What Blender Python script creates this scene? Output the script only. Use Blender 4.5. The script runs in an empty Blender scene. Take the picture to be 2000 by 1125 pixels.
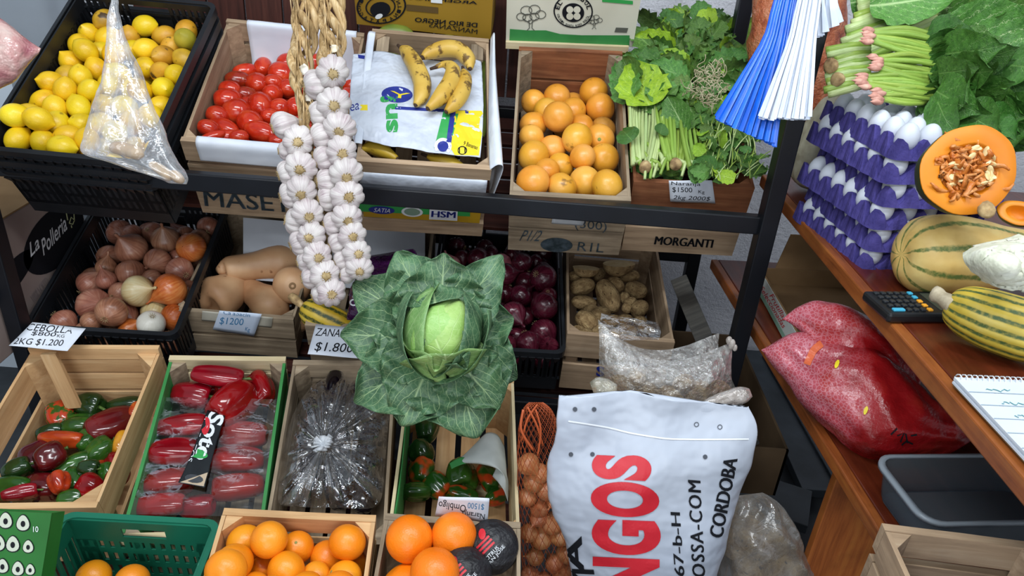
import bpy, bmesh, math, random
import numpy as np
from mathutils import Vector, Matrix, Quaternion, Euler
from mathutils.bvhtree import BVHTree

rng = random.Random(7)
SC = bpy.context.scene
COL = SC.collection

# ------------------------------------------------------------------ camera
FPX = 1450.0
TILT = math.radians(27.8)
ROLL = math.radians(4.4)
CAM = np.array([0.0, 0.0, 1.6])
_X = np.array([1.0, 0, 0])
_U0 = np.array([0, math.sin(TILT), math.cos(TILT)])
FW = np.array([0, math.cos(TILT), -math.sin(TILT)])
RT = math.cos(ROLL) * _X + math.sin(ROLL) * _U0
UP = -math.sin(ROLL) * _X + math.cos(ROLL) * _U0
cam_data = bpy.data.cameras.new('camera')
cam_data.sensor_width = 36.0
cam_data.lens = 36.0 * FPX / 2000.0
cam_data.clip_start = 0.05
cam = bpy.data.objects.new('camera', cam_data)
COL.objects.link(cam)
_m = Matrix.Identity(4)
for i in range(3):
    _m[i][0], _m[i][1], _m[i][2], _m[i][3] = RT[i], UP[i], -FW[i], CAM[i]
cam.matrix_world = _m
SC.camera = cam

# ------------------------------------------------------------------ light
SC.view_settings.view_transform = 'Standard'
SC.view_settings.look = 'None'
SC.view_settings.gamma = 1.0
SC.view_settings.use_curve_mapping = False
SC.view_settings.exposure = 0.22
world = bpy.data.worlds.new('world')
SC.world = world
world.use_nodes = True
_bg = world.node_tree.nodes['Background']
_bg.inputs[0].default_value = (0.80, 0.90, 1.0, 1)
_bg.inputs[1].default_value = 0.40


def area(name, loc, target, sx, sy, power, col):
    d = bpy.data.lights.new(name, 'AREA')
    d.shape = 'RECTANGLE'
    d.size, d.size_y = sx, sy
    d.energy = power
    d.color = col
    o = bpy.data.objects.new(name, d)
    COL.objects.link(o)
    o.location = loc
    o.rotation_euler = (Vector(target) - Vector(loc)).to_track_quat('-Z', 'Y').to_euler()
    return o


# fluorescent tubes under the shop ceiling, in front of and over the stand
area('ceiling_tube_front', (-0.2, 0.55, 2.75), (-0.2, 1.5, 0.6), 1.5, 0.14, 27, (0.90, 0.96, 1.0))
area('ceiling_tube_side', (1.25, 0.5, 2.7), (0.6, 1.3, 0.7), 0.14, 1.4, 14, (0.90, 0.96, 1.0))
area('ceiling_tube_back', (-0.9, -0.9, 2.75), (-0.2, 1.5, 0.6), 1.5, 0.14, 22, (0.92, 0.97, 1.0))

# added fill light behind the viewer, brightens the shaded lower tier
area('front_fill_light', (0.1, -2.4, 1.5), (-0.1, 1.6, 0.7), 2.4, 1.9, 34, (0.93, 0.97, 1.0))


# ------------------------------------------------------------------ library
def P(x, y, d):
    """world point seen at photo pixel x, y at distance d along the view axis"""
    return CAM + d * (FW + (x - 1000.0) / FPX * RT - (y - 562.5) / FPX * UP)


def px(p):
    d = np.asarray(p, float) - CAM
    z = d @ FW
    return 1000 + FPX * (d @ RT) / z, 562.5 - FPX * (d @ UP) / z, z


def ray(x, y):
    d = FW + (x - 1000.0) / FPX * RT - (y - 562.5) / FPX * UP
    return CAM.copy(), d


def on_z(x, y, z):
    d = ray(x, y)[1]
    return CAM + d * ((z - CAM[2]) / d[2])


def lin(h):
    if isinstance(h, str):
        h = h.lstrip('#')
        c = [int(h[i:i + 2], 16) / 255 for i in (0, 2, 4)]
    else:
        c = list(h)
    return tuple((v / 12.92 if v <= 0.04045 else ((v + 0.055) / 1.055) ** 2.4) for v in c) + (1.0,)


ORD = ['zeroth', 'first', 'second', 'third', 'fourth', 'fifth', 'sixth', 'seventh', 'eighth', 'ninth', 'tenth', 'eleventh', 'twelfth',
       'thirteenth', 'fourteenth', 'fifteenth', 'sixteenth', 'seventeenth', 'eighteenth', 'nineteenth', 'twentieth']


class MB:
    def __init__(s):
        s.v, s.f, s.uv, s.mi = [], [], [], []

    def add(s, vs, fs, uvs=None, mi=0):
        o = len(s.v)
        s.v += [tuple(map(float, p)) for p in vs]
        s.uv += uvs if uvs is not None else [(0.0, 0.0)] * len(vs)
        s.f += [tuple(i + o for i in f) for f in fs]
        s.mi += [mi] * len(fs)
        return s

    def box(s, c, size, R=None, mi=0, ch=0.0):
        c = np.array(c, float)
        h = np.array(size, float) / 2
        vs = []
        for z in (-1, 1):
            for y in (-1, 1):
                for x in (-1, 1):
                    p = h * np.array([x, y, z])
                    if R is not None:
                        p = R @ p
                    vs.append(c + p)
        return s.add(vs, [(0, 2, 3, 1), (4, 5, 7, 6), (0, 1, 5, 4), (2, 6, 7, 3), (0, 4, 6, 2), (1, 3, 7, 5)], None, mi)

    def grid(s, pts, cu=False, cv=False, mi=0, uvs=None):
        """pts: array [nv][nu] of points; cu / cv close around"""
        pts = np.asarray(pts, float)
        nv, nu = pts.shape[:2]
        vs = pts.reshape(-1, 3)
        if uvs is None:
            uvs = [(i / max(1, nu - 1), j / max(1, nv - 1)) for j in range(nv) for i in range(nu)]
        fs = []
        for j in range(nv if cv else nv - 1):
            for i in range(nu if cu else nu - 1):
                a, b = j * nu + i, j * nu + (i + 1) % nu
                c, d = ((j + 1) % nv) * nu + (i + 1) % nu, ((j + 1) % nv) * nu + i
                fs.append((a, b, c, d))
        return s.add(vs, fs, uvs, mi)

    def tube(s, pts, rad, seg=8, caps=True, mi=0, flat=1.0):
        pts = [np.array(p, float) for p in pts]
        n = len(pts)
        if not hasattr(rad, '__len__'):
            rad = [rad] * n
        rows = []
        ref = None
        for i in range(n):
            t = pts[min(n - 1, i + 1)] - pts[max(0, i - 1)]
            t = t / (np.linalg.norm(t) + 1e-12)
            if ref is None:
                ref = np.array([0, 0, 1.0]) if abs(t[2]) < 0.9 else np.array([1.0, 0, 0])
            a = ref - t * (ref @ t)
            a /= np.linalg.norm(a) + 1e-12
            ref = a
            b = np.cross(t, a)
            rows.append([pts[i] + rad[i] * (math.cos(k * 2 * math.pi / seg) * a + flat * math.sin(k * 2 * math.pi / seg) * b) for k in range(seg)])
        o = len(s.v)
        s.grid(rows, cu=True, mi=mi)
        if caps:
            s.f.append(tuple(o + k for k in range(seg))[::-1])
            s.f.append(tuple(o + (n - 1) * seg + k for k in range(seg)))
            s.mi += [mi, mi]
        return s

    def lathe(s, prof, seg=16, fn=None, mi=0):
        """prof: (r, z); fn(theta, t) -> radius factor"""
        rows = []
        n = len(prof)
        uvs = []
        for j, (r, z) in enumerate(prof):
            row = []
            for k in range(seg):
                th = 2 * math.pi * k / seg
                q = r * (fn(th, j / (n - 1)) if fn else 1.0)
                row.append((q * math.cos(th), q * math.sin(th), z))
                uvs.append((k / seg, j / (n - 1)))
            rows.append(row)
        return s.grid(rows, cu=True, mi=mi, uvs=uvs)

    def xf(s, M):
        M = np.array(M)
        v = np.array(s.v)
        s.v = [tuple(p) for p in v @ M[:3, :3].T + M[:3, 3]]
        return s

    def mesh(s, name, mats, smooth=True):
        me = bpy.data.meshes.new(name)
        me.from_pydata(s.v, [], s.f)
        for m in (mats if isinstance(mats, (list, tuple)) else [mats]):
            me.materials.append(m)
        if any(s.mi):
            me.polygons.foreach_set('material_index', s.mi)
        if smooth:
            me.polygons.foreach_set('use_smooth', [True] * len(me.polygons))
        uvl = me.uv_layers.new(name='UVMap')
        vi = np.empty(len(me.loops), dtype=np.int32)
        me.loops.foreach_get('vertex_index', vi)
        uvl.data.foreach_set('uv', np.array(s.uv, dtype=np.float32)[vi].ravel())
        me.update()
        return me


def tag(o, label=None, cat=None, group=None, kind=None):
    if label:
        o['label'] = label
    if cat:
        o['category'] = cat
    if group:
        o['group'] = group
    if kind:
        o['kind'] = kind
    return o


def link(name, data, parent=None, M=None):
    o = bpy.data.objects.new(name, data)
    COL.objects.link(o)
    if parent is not None:
        o.parent = parent
    if M is not None:
        o.matrix_basis = Matrix(M) if not isinstance(M, Matrix) else M
    return o


def build(mb, name, mats, parent=None, smooth=True, M=None, solid=0.0, bevel=0.0, sub=0):
    o = link(name, mb.mesh(name, mats, smooth), parent, M)
    if bevel:
        b = o.modifiers.new('bevel', 'BEVEL')
        b.width = bevel
        b.segments = 2
        b.limit_method = 'ANGLE'
    if sub:
        b = o.modifiers.new('sub', 'SUBSURF')
        b.levels = b.render_levels = sub
    if solid:
        b = o.modifiers.new('solid', 'SOLIDIFY')
        b.thickness = solid
        b.offset = 0
    return o


def empty(name, M=None, label=None, cat=None, group=None):
    o = link(name, None, None, M)
    o.empty_display_size = 0.05
    return tag(o, label, cat, group)


def m4(R, t):
    M = np.eye(4)
    M[:3, :3] = R
    M[:3, 3] = t
    return M


def frame(yaw, tilt, roll=0.0):
    yaw, tilt, roll = map(math.radians, (yaw, tilt, roll))
    x = np.array([math.cos(yaw), math.sin(yaw), 0])
    yh = np.array([-math.sin(yaw), math.cos(yaw), 0])
    y = math.cos(tilt) * yh + math.sin(tilt) * np.array([0, 0, 1.0])
    n = np.cross(x, y)
    x2 = math.cos(roll) * x + math.sin(roll) * n
    n2 = -math.sin(roll) * x + math.cos(roll) * n
    return np.stack([x2, y, n2], 1)


def unit(v):
    v = np.asarray(v, float)
    return v / (np.linalg.norm(v) + 1e-12)


def basis_z(z, yhint):
    """rotation whose local Z is z and whose local Y is near yhint"""
    z = unit(z)
    y = np.asarray(yhint, float)
    y = unit(y - z * (y @ z))
    return np.stack([np.cross(y, z), y, z], 1)


def snoise(p, scale=1.0, seed=0.0):
    """cheap smooth noise in -1..1 on an array of points [...,3]"""
    p = np.asarray(p, float) * scale
    x, y, z = p[..., 0] + seed * 3.1, p[..., 1] + seed * 1.7, p[..., 2] - seed * 2.3
    r = np.sin(1.7 * x + 1.3 * np.sin(1.1 * y + 0.7 * z)) + np.sin(2.1 * y + 1.2 * np.sin(1.3 * z - 0.9 * x) + 1.0) + np.sin(1.9 * z + 1.4 * np.sin(0.8 * x + 1.2 * y) + 2.0)
    return r / 3.0


def fnoise(p, scale, seed=0.0, oct=3):
    r, a = 0, 1.0
    for k in range(oct):
        r = r + a * snoise(p, scale * 2.1 ** k, seed + k * 1.3)
        a *= 0.5
    return r / 1.75


def cr1(c, n):
    """Catmull-Rom along axis 0 of control array to n samples"""
    c = np.asarray(c, float)
    k = len(c)
    t = np.linspace(0, k - 1, n)
    i = np.clip(t.astype(int), 0, k - 2)
    f = (t - i).reshape((-1,) + (1,) * (c.ndim - 1))
    p0, p1, p2, p3 = c[np.clip(i - 1, 0, k - 1)], c[i], c[i + 1], c[np.clip(i + 2, 0, k - 1)]
    return 0.5 * (2 * p1 + (p2 - p0) * f + (2 * p0 - 5 * p1 + 4 * p2 - p3) * f ** 2 + (3 * p1 - p0 - 3 * p2 + p3) * f ** 3)


def sheet_pts(ctrl, nu, nv, amp=0.0, scale=20.0, seed=0.0, nrm=None):
    c = np.array(ctrl, float)
    g = cr1(c, nv)
    g = cr1(g.transpose(1, 0, 2), nu).transpose(1, 0, 2)
    if amp:
        n = nrm if nrm is not None else -FW
        g = g + (amp * fnoise(g, scale, seed))[..., None] * np.asarray(n)
    return g


def sheet(name, ctrl, mat, parent=None, nu=16, nv=16, amp=0.0, scale=20.0, seed=0.0, nrm=None, solid=0.0006):
    mb = MB().grid(sheet_pts(ctrl, nu, nv, amp, scale, seed, nrm))
    if parent is not None:
        mb.xf(np.linalg.inv(np.array(parent.matrix_basis)))
    return build(mb, name, mat, parent, solid=solid)


def loft_pts(rows, nu, nv, amp=0.0, scale=20.0, seed=0.0, power=1.0, fold=0.0, nfold=9):
    """rows: (lx, ly, rx, ry, depth, thick) in photo pixels / metres -> closed pillow surface"""
    c = []
    for (lx, ly, rx, ry, d, th) in rows:
        a, b = P(lx, ly, d), P(rx, ry, d)
        c.append(np.concatenate([(a + b) / 2, (b - a) / 2, [th, 0, 0]]))
    c = cr1(np.array(c), nv)
    out = []
    for j, r in enumerate(c):
        m, h, th = r[:3], r[3:6], max(r[6], 0.0005)
        nrm = -unit(m - CAM)
        nrm = unit(nrm - unit(h) * (nrm @ unit(h)))
        row = []
        for k in range(nu):
            t = 2 * math.pi * k / nu
            cs, sn = math.cos(t), math.sin(t)
            sn = math.copysign(abs(sn) ** power, sn)
            f = 1 + fold * math.sin(nfold * t + 2.0 * math.sin(j * 0.23 + seed)) * min(1, th * 30)
            row.append(m + h * cs + nrm * th * sn * f)
        out.append(row)
    g = np.array(out)
    if amp:
        cen = c[:, None, :3]
        g = g + unitv(g - cen) * (amp * fnoise(g, scale, seed))[..., None]
    return g


def unitv(v):
    return v / (np.linalg.norm(v, axis=-1, keepdims=True) + 1e-9)


def loft(name, rows, mat, parent=None, nu=40, nv=40, **k):
    g = loft_pts(rows, nu, nv, **k)
    mb = MB().grid(g, cu=True)
    n = len(g)
    o = len(mb.v)
    mb.f.append(tuple(range(nu))[::-1])
    mb.f.append(tuple((n - 1) * nu + i for i in range(nu)))
    mb.mi += [0, 0]
    if parent is not None:
        mb.xf(np.linalg.inv(np.array(parent.matrix_basis)))
    return build(mb, name, mat, parent)


def bvh_of(o):
    M = np.array(o.matrix_basis) if o.parent is None else np.array(o.parent.matrix_basis) @ np.array(o.matrix_basis)
    v = np.array([p.co for p in o.data.vertices]) @ M[:3, :3].T + M[:3, 3]
    return BVHTree.FromPolygons([Vector(p) for p in v], [tuple(p.vertices) for p in o.data.polygons])


class PlaneHit:
    """stands in for a BVH: a plane through q with normal n"""
    def __init__(s, q, n):
        s.q, s.n = np.array(q), unit(n)

    def ray_cast(s, o, d):
        o, d = np.array(o), np.array(d)
        t = ((s.q - o) @ s.n) / (d @ s.n)
        return Vector(o + d * t), Vector(s.n if s.n @ d < 0 else -s.n), 0, t


_TXT = {}


def text_geo(body, bold=0.0, shear=0.0, space=1.0, res=3):
    cu = bpy.data.curves.new('txt', 'FONT')
    cu.body = body
    cu.align_x = 'LEFT'
    cu.offset = bold
    cu.shear = shear
    cu.space_character = space
    cu.resolution_u = res
    o = bpy.data.objects.new('txt', cu)
    COL.objects.link(o)
    dg = bpy.context.evaluated_depsgraph_get()
    me = bpy.data.meshes.new_from_object(o.evaluated_get(dg))
    bpy.data.objects.remove(o)
    bm = bmesh.new()
    bm.from_mesh(me)
    bmesh.ops.triangulate(bm, faces=bm.faces)
    v = np.array([p.co[:2] for p in bm.verts])
    f = [tuple(x.index for x in q.verts) for q in bm.faces]
    bm.free()
    bpy.data.meshes.remove(me)
    v = (v - v.min(0)) / (v.max(0) - v.min(0))
    return v, f


def split_long(v, f, maxlen):
    """subdivide a 2-D triangle soup until its edges (in pixels) are short"""
    bm = bmesh.new()
    bv = [bm.verts.new((p[0], p[1], 0)) for p in v]
    for q in f:
        try:
            bm.faces.new([bv[i] for i in q])
        except ValueError:
            pass
    for it in range(6):
        e = [x for x in bm.edges if x.calc_length() > maxlen]
        if not e:
            break
        bmesh.ops.subdivide_edges(bm, edges=e, cuts=1, use_grid_fill=False)
        bmesh.ops.triangulate(bm, faces=[x for x in bm.faces if len(x.verts) > 3])
    bm.verts.index_update()
    v = np.array([p.co[:2] for p in bm.verts])
    f = [tuple(x.index for x in q.verts) for q in bm.faces]
    bm.free()
    return v, f


def decal(name, geo, bl, br, tl, target, mat, parent, off=0.0008, maxlen=None):
    """flat print: 2-D unit geometry laid on the surface `target`; bl, br, tl are where its corners show in the photo"""
    v, f = geo
    bl, br, tl = map(np.array, (bl, br, tl))
    q = bl + v[:, :1] * (br - bl) + v[:, 1:] * (tl - bl)
    if maxlen:
        q, f = split_long(q, f, maxlen)
    hits = []
    for x, y in q:
        o, d = ray(x, y)
        h = target.ray_cast(Vector(o), Vector(d / np.linalg.norm(d)))
        if h[0] is None:
            hits.append(None)
            continue
        n = np.array(h[1])
        if n @ d > 0:
            n = -n
        hits.append(np.array(h[0]) + n * off)
    f = [t for t in f if all(hits[i] is not None for i in t)]
    vs = [p if p is not None else np.zeros(3) for p in hits]
    used = sorted({i for t in f for i in t})
    rm = {i: k for k, i in enumerate(used)}
    mb = MB().add([vs[i] for i in used], [tuple(rm[i] for i in t) for t in f])
    if not mb.v:
        return None
    if parent is not None:
        W = np.array(parent.matrix_basis)
        if parent.parent is not None:
            W = np.array(parent.parent.matrix_basis) @ W
        mb.xf(np.linalg.inv(W))
    return build(mb, name, mat, parent, smooth=False)


def txt(body, bl, br, tl, target, mat, parent, name='lettering', bold=0.0, shear=0.0, space=1.0, res=3, **k):
    return decal(name, text_geo(body, bold, shear, space, res), bl, br, tl, target, mat, parent, **k)


def txt2(body, bl, br, tl, *a, w=0.9, **k):
    """heavy print: the same word struck three times, a hair apart"""
    u = unit(np.array(br, float) - np.array(bl, float)) * w
    for i in (0, 1, 2):
        txt(body, np.array(bl) + u * i, np.array(br) + u * i, np.array(tl) + u * i, *a, **k)


def disc_geo(n=24, r0=0.0):
    v, f = [], []
    for k in range(n):
        a = 2 * math.pi * k / n
        v += [(0.5 + 0.5 * math.cos(a), 0.5 + 0.5 * math.sin(a)), (0.5 + 0.5 * r0 * math.cos(a), 0.5 + 0.5 * r0 * math.sin(a))]
        b = (k + 1) % n
        f += [(2 * k, 2 * b, 2 * b + 1), (2 * k, 2 * b + 1, 2 * k + 1)]
    return np.array(v), f


def stroke_geo(lines, w):
    """polylines in unit space -> ribbons"""
    v, f = [], []
    for ln in lines:
        ln = np.array(ln, float)
        o = len(v)
        for i, p in enumerate(ln):
            t = ln[min(len(ln) - 1, i + 1)] - ln[max(0, i - 1)]
            n = np.array([-t[1], t[0]]) / (np.linalg.norm(t) + 1e-9) * w / 2
            v += [p + n, p - n]
        for i in range(len(ln) - 1):
            a = o + 2 * i
            f += [(a, a + 1, a + 3), (a, a + 3, a + 2)]
    return np.array(v), f


def quad_geo():
    return np.array([(0, 0), (1, 0), (1, 1), (0, 1)], float), [(0, 1, 2), (0, 2, 3)]


# ------------------------------------------------------------------ materials
class NT:
    def __init__(s, name):
        s.m = bpy.data.materials.new(name)
        s.m.use_nodes = True
        s.t = s.m.node_tree
        s.bsdf = s.t.nodes['Principled BSDF']
        s.out = s.t.nodes['Material Output']

    def n(s, typ, ins=None, **pr):
        x = s.t.nodes.new(typ)
        for k, v in pr.items():
            setattr(x, k, v)
        for k, v in (ins or {}).items():
            s.set(x.inputs[k], v)
        return x

    def set(s, sock, v):
        if isinstance(v, bpy.types.NodeSocket):
            s.t.links.new(v, sock)
        else:
            sock.default_value = v

    def math(s, op, a, b=0.0, c=0.0):
        x = s.n('ShaderNodeMath', operation=op)
        for i, v in enumerate((a, b, c)):
            if i < len(x.inputs):
                s.set(x.inputs[i], v)
        return x.outputs[0]

    def ramp(s, fac, stops, interp='LINEAR'):
        x = s.n('ShaderNodeValToRGB')
        x.color_ramp.interpolation = interp
        e = x.color_ramp.elements
        while len(e) < len(stops):
            e.new(0.5)
        for el, (p, c) in zip(e, stops):
            el.position = p
            el.color = lin(c) if isinstance(c, str) else (c if len(c) == 4 else tuple(c) + (1,))
        s.set(x.inputs[0], fac)
        return x.outputs[0]

    def coord(s, kind='Object', scale=(1, 1, 1), rnd=True):
        tc = s.n('ShaderNodeTexCoord')
        v = tc.outputs[kind]
        if rnd:
            oi = s.n('ShaderNodeObjectInfo')
            mul = s.math('MULTIPLY', oi.outputs['Random'], 37.0)
            a = s.n('ShaderNodeVectorMath', {0: v, 1: mul}, operation='ADD')
            v = a.outputs[0]
        if tuple(scale) != (1, 1, 1):
            a = s.n('ShaderNodeVectorMath', {0: v, 1: scale}, operation='MULTIPLY')
            v = a.outputs[0]
        return v

    def noise(s, vec, scale, detail=3.0, rough=0.55, dist=0.0):
        x = s.n('ShaderNodeTexNoise', {'Vector': vec, 'Scale': scale, 'Detail': detail, 'Roughness': rough, 'Distortion': dist})
        return x.outputs['Fac']

    def mix(s, fac, a, b, mode='MIX'):
        x = s.n('ShaderNodeMix', data_type='RGBA', blend_type=mode)
        s.set(x.inputs[0], fac)
        s.set(x.inputs[6], lin(a) if isinstance(a, str) else a)
        s.set(x.inputs[7], lin(b) if isinstance(b, str) else b)
        return x.outputs[2]

    def vary(s, col, amt=0.1, hue=0.0):
        oi = s.n('ShaderNodeObjectInfo')
        v = s.math('MULTIPLY_ADD', oi.outputs['Random'], 2 * amt, 1 - amt)
        h = s.math('MULTIPLY_ADD', s.math('FRACT', s.math('MULTIPLY', oi.outputs['Random'], 7.3)), 2 * hue, 0.5 - hue)
        x = s.n('ShaderNodeHueSaturation', {'Color': col, 'Value': v, 'Hue': h})
        return x.outputs[0]

    def bump(s, h, strength=0.3, dist=0.002):
        b = s.n('ShaderNodeBump', {'Height': h, 'Strength': strength, 'Distance': dist})
        s.set(s.bsdf.inputs['Normal'], b.outputs[0])
        return b.outputs[0]

    def fin(s, col, rough=0.5, spec=0.5, **k):
        s.set(s.bsdf.inputs['Base Color'], lin(col) if isinstance(col, str) else col)
        s.set(s.bsdf.inputs['Roughness'], rough)
        s.set(s.bsdf.inputs['Specular IOR Level'], spec)
        for a, v in k.items():
            s.set(s.bsdf.inputs[a.replace('_', ' ')], v)
        return s.m


def mat_plain(name, col, rough=0.5, spec=0.5, var=0.0, **k):
    t = NT(name)
    c = lin(col)
    if var:
        t2 = t.n('ShaderNodeRGB')
        t2.outputs[0].default_value = c
        c = t.vary(t2.outputs[0], var)
    return t.fin(c, rough, spec, **k)


def mat_noise(name, stops, scale=12.0, rough=0.5, spec=0.5, var=0.08, hue=0.0, bscale=0.0, bstr=0.2, bdist=0.001, stretch=(1, 1, 1), detail=3.0, spots=None, **k):
    """noise-ramped colour + optional fine bump + optional dark spots (colour, scale, threshold)"""
    t = NT(name)
    v = t.coord('Object', stretch)
    c = t.ramp(t.noise(v, scale, detail), stops)
    if spots:
        col, sc, th = spots
        m = t.ramp(t.noise(v, sc, 2.0), [(th, (0, 0, 0)), (min(1, th + 0.06), (1, 1, 1))])
        c = t.mix(m, c, col)
    if var or hue:
        c = t.vary(c, var, hue)
    if bscale:
        t.bump(t.noise(v, bscale, 2.0), bstr, bdist)
    return t.fin(c, rough, spec, **k)


def mat_wood(name, stops, rough=0.75, grain=22.0, dirt='#2a2119', dirt_amt=0.35, var=0.14, spec=0.25):
    t = NT(name)
    v = t.coord('Object', (1.6, grain, grain))
    g = t.noise(v, 3.0, 5.0, 0.6, 0.4)
    c = t.ramp(g, stops)
    v2 = t.coord('Object', (1, 1, 1))
    d = t.ramp(t.noise(v2, 9.0, 4.0), [(0.48, (0, 0, 0)), (0.75, (1, 1, 1))])
    c = t.mix(t.math('MULTIPLY', d, dirt_amt), c, dirt)
    c = t.vary(c, var)
    t.bump(g, 0.35, 0.002)
    return t.fin(c, rough, spec)


def mat_film(name, tint='#ffffff', haze=0.10, gloss=0.25, bscale=60.0, bstr=0.8, milky='#e8edf4', var=0.25, rough=0.12, dens=1.0):
    """thin clear plastic: mostly see-through, milky where it creases, sharp glints"""
    t = NT(name)
    v = t.coord('Object', (1, 1, 1), rnd=False)
    n1 = t.noise(v, bscale, 3.0, 0.6, 0.6)
    vo = t.n('ShaderNodeTexVoronoi', {'Vector': v, 'Scale': bscale * 0.55}, feature='SMOOTH_F1')
    h = t.math('ADD', n1, vo.outputs['Distance'])
    b = t.n('ShaderNodeBump', {'Height': h, 'Strength': bstr, 'Distance': 0.004})
    tr = t.n('ShaderNodeBsdfTransparent', {'Color': lin(tint)})
    df = t.n('ShaderNodeBsdfDiffuse', {'Color': lin(milky), 'Normal': b.outputs[0]})
    gl = t.n('ShaderNodeBsdfGlossy', {'Color': (1, 1, 1, 1), 'Roughness': rough, 'Normal': b.outputs[0]})
    crease = t.ramp(t.noise(v, bscale * 0.35, 4.0, 0.65, 1.2), [(0.45, (0, 0, 0)), (0.70, (1, 1, 1))])
    lw = t.n('ShaderNodeLayerWeight', {'Blend': 0.35, 'Normal': b.outputs[0]})
    hz = t.math('MULTIPLY_ADD', crease, var, haze)
    hz = t.math('ADD', hz, t.math('MULTIPLY', t.math('POWER', lw.outputs['Facing'], 2.5), 0.30 * dens))
    a = t.n('ShaderNodeMixShader', {0: hz, 1: tr.outputs[0], 2: df.outputs[0]})
    fr = t.math('MULTIPLY_ADD', lw.outputs['Fresnel'], 0.35, gloss * 0.16)
    s2 = t.n('ShaderNodeMixShader', {0: fr, 1: a.outputs[0], 2: gl.outputs[0]})
    t.t.links.new(s2.outputs[0], t.out.inputs[0])
    return t.m


def mat_leaf(name, dark, mid, vein, rough=0.42, nv=6.0, slant=1.1, mw=0.05, sw=0.10, var=0.12, hue=0.012, patch=None, spec=0.5, vamt=0.8, coat=0.0):
    """leaf: UV u across (0..1, midrib 0.5), v along; midrib and slanting side veins"""
    t = NT(name)
    uv = t.n('ShaderNodeTexCoord').outputs['UV']
    sx = t.n('ShaderNodeSeparateXYZ', {0: uv})
    ox = t.coord('Object', (1, 1, 1))
    wob = t.math('MULTIPLY_ADD', t.noise(ox, 26.0, 2.0), 0.16, -0.08)
    u = t.math('ABSOLUTE', t.math('SUBTRACT', sx.outputs[0], 0.5))
    w = sx.outputs[1]
    side = t.math('FRACT', t.math('MULTIPLY', t.math('ADD', t.math('SUBTRACT', w, t.math('MULTIPLY', u, slant)), wob), nv))
    side = t.math('ABSOLUTE', t.math('SUBTRACT', side, 0.5))
    taper = t.math('MULTIPLY_ADD', u, -1.2, 1.0)
    sv = t.math('SUBTRACT', 1.0, t.math('MINIMUM', t.math('DIVIDE', side, t.math('MULTIPLY', taper, sw)), 1.0))
    mv = t.math('SUBTRACT', 1.0, t.math('MINIMUM', t.math('DIVIDE', u, t.math('MULTIPLY_ADD', w, -mw * 0.7, mw)), 1.0))
    fine = t.n('ShaderNodeTexVoronoi', {'Vector': ox, 'Scale': 95.0}, feature='DISTANCE_TO_EDGE')
    fv = t.math('SUBTRACT', 1.0, t.math('MINIMUM', t.math('MULTIPLY', fine.outputs[0], 9.0), 1.0))
    c = t.ramp(t.noise(ox, 20.0, 4.0), [(0.3, dark), (0.7, mid)])
    if patch:
        c = t.mix(t.ramp(t.noise(ox, 9.0, 2.0), [(0.58, (0, 0, 0)), (0.75, (0.8, 0.8, 0.8))]), c, patch)
    c = t.vary(c, var, hue)
    vv = t.math('MAXIMUM', t.math('MAXIMUM', t.math('POWER', sv, 0.8), mv), t.math('MULTIPLY', fv, 0.22))
    c = t.mix(t.math('MULTIPLY', vv, vamt), c, vein)
    t.bump(t.math('ADD', t.math('MULTIPLY', vv, -0.5), t.noise(ox, 60.0, 2.0)), 0.5, 0.0025)
    return t.fin(c, rough, spec, Coat_Weight=coat, Coat_Roughness=0.2)


WOOD_OLD = mat_wood('wood_weathered_grey', [(0.25, '#6f604f'), (0.55, '#9d8b74'), (0.8, '#b8a78e')])
WOOD_TAN = mat_wood('wood_new_tan', [(0.25, '#b98f63'), (0.55, '#cfa87a'), (0.8, '#dcbb90')], dirt_amt=0.15)
WOOD_PALE = mat_wood('wood_pale_poplar', [(0.25, '#cdb98f'), (0.55, '#ddcba4'), (0.8, '#e8dabc')], dirt='#8a6a3c', dirt_amt=0.2)
WOOD_RED = mat_wood('wood_reddish', [(0.25, '#6e3f28'), (0.55, '#8e5a3c'), (0.8, '#a8744f')], dirt_amt=0.4)
WOOD_MID = mat_wood('wood_crate_brown', [(0.25, '#86705a'), (0.55, '#a88f74'), (0.8, '#bba68c')], dirt_amt=0.3)
WOOD_DARK = mat_wood('wood_dark_slat', [(0.25, '#2e1713'), (0.55, '#48261f'), (0.8, '#5c362b')], rough=0.6, dirt_amt=0.2)
WOOD_SHELF = mat_wood('wood_varnished_counter', [(0.25, '#43170c'), (0.55, '#5e2613'), (0.8, '#74351b')], rough=0.28, spec=0.5, dirt='#2a0f08', dirt_amt=0.5, var=0.03, grain=14.0)
WOOD_EDGE = mat_wood('wood_counter_edge', [(0.25, '#6b3415'), (0.5, '#925024'), (0.8, '#a9682f')], rough=0.4, spec=0.4, dirt='#3a1a0a', dirt_amt=0.6, var=0.03)
BLACK_METAL = mat_noise('black_painted_metal', [(0.3, '#0c0e13'), (0.7, '#15181f')], 8, rough=0.38, spec=0.4, var=0)
BLACK_PLASTIC = mat_noise('black_crate_plastic', [(0.3, '#101216'), (0.7, '#1b1e23')], 10, rough=0.42, spec=0.45, var=0.1)
GREEN_PLASTIC = mat_noise('green_crate_plastic', [(0.3, '#0f5a44'), (0.7, '#176b52')], 6, rough=0.42, spec=0.4, var=0.03, spots=('#3c8a70', 30, 0.70))
WALL = NT('rough_white_plaster')
_v = WALL.coord('Object', (1, 1, 1), False)
WALL.bump(WALL.noise(_v, 70, 5.0, 0.7), 0.9, 0.012)
WALL = WALL.fin(WALL.ramp(WALL.noise(_v, 3.0), [(0.3, '#d6d7df'), (0.7, '#e6e6ec')]), 0.9, 0.1)
WHITE_PANEL = mat_noise('white_enamel_panel', [(0.3, '#b4c0cc'), (0.7, '#c6d0da')], 2, rough=0.4, var=0)
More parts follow.
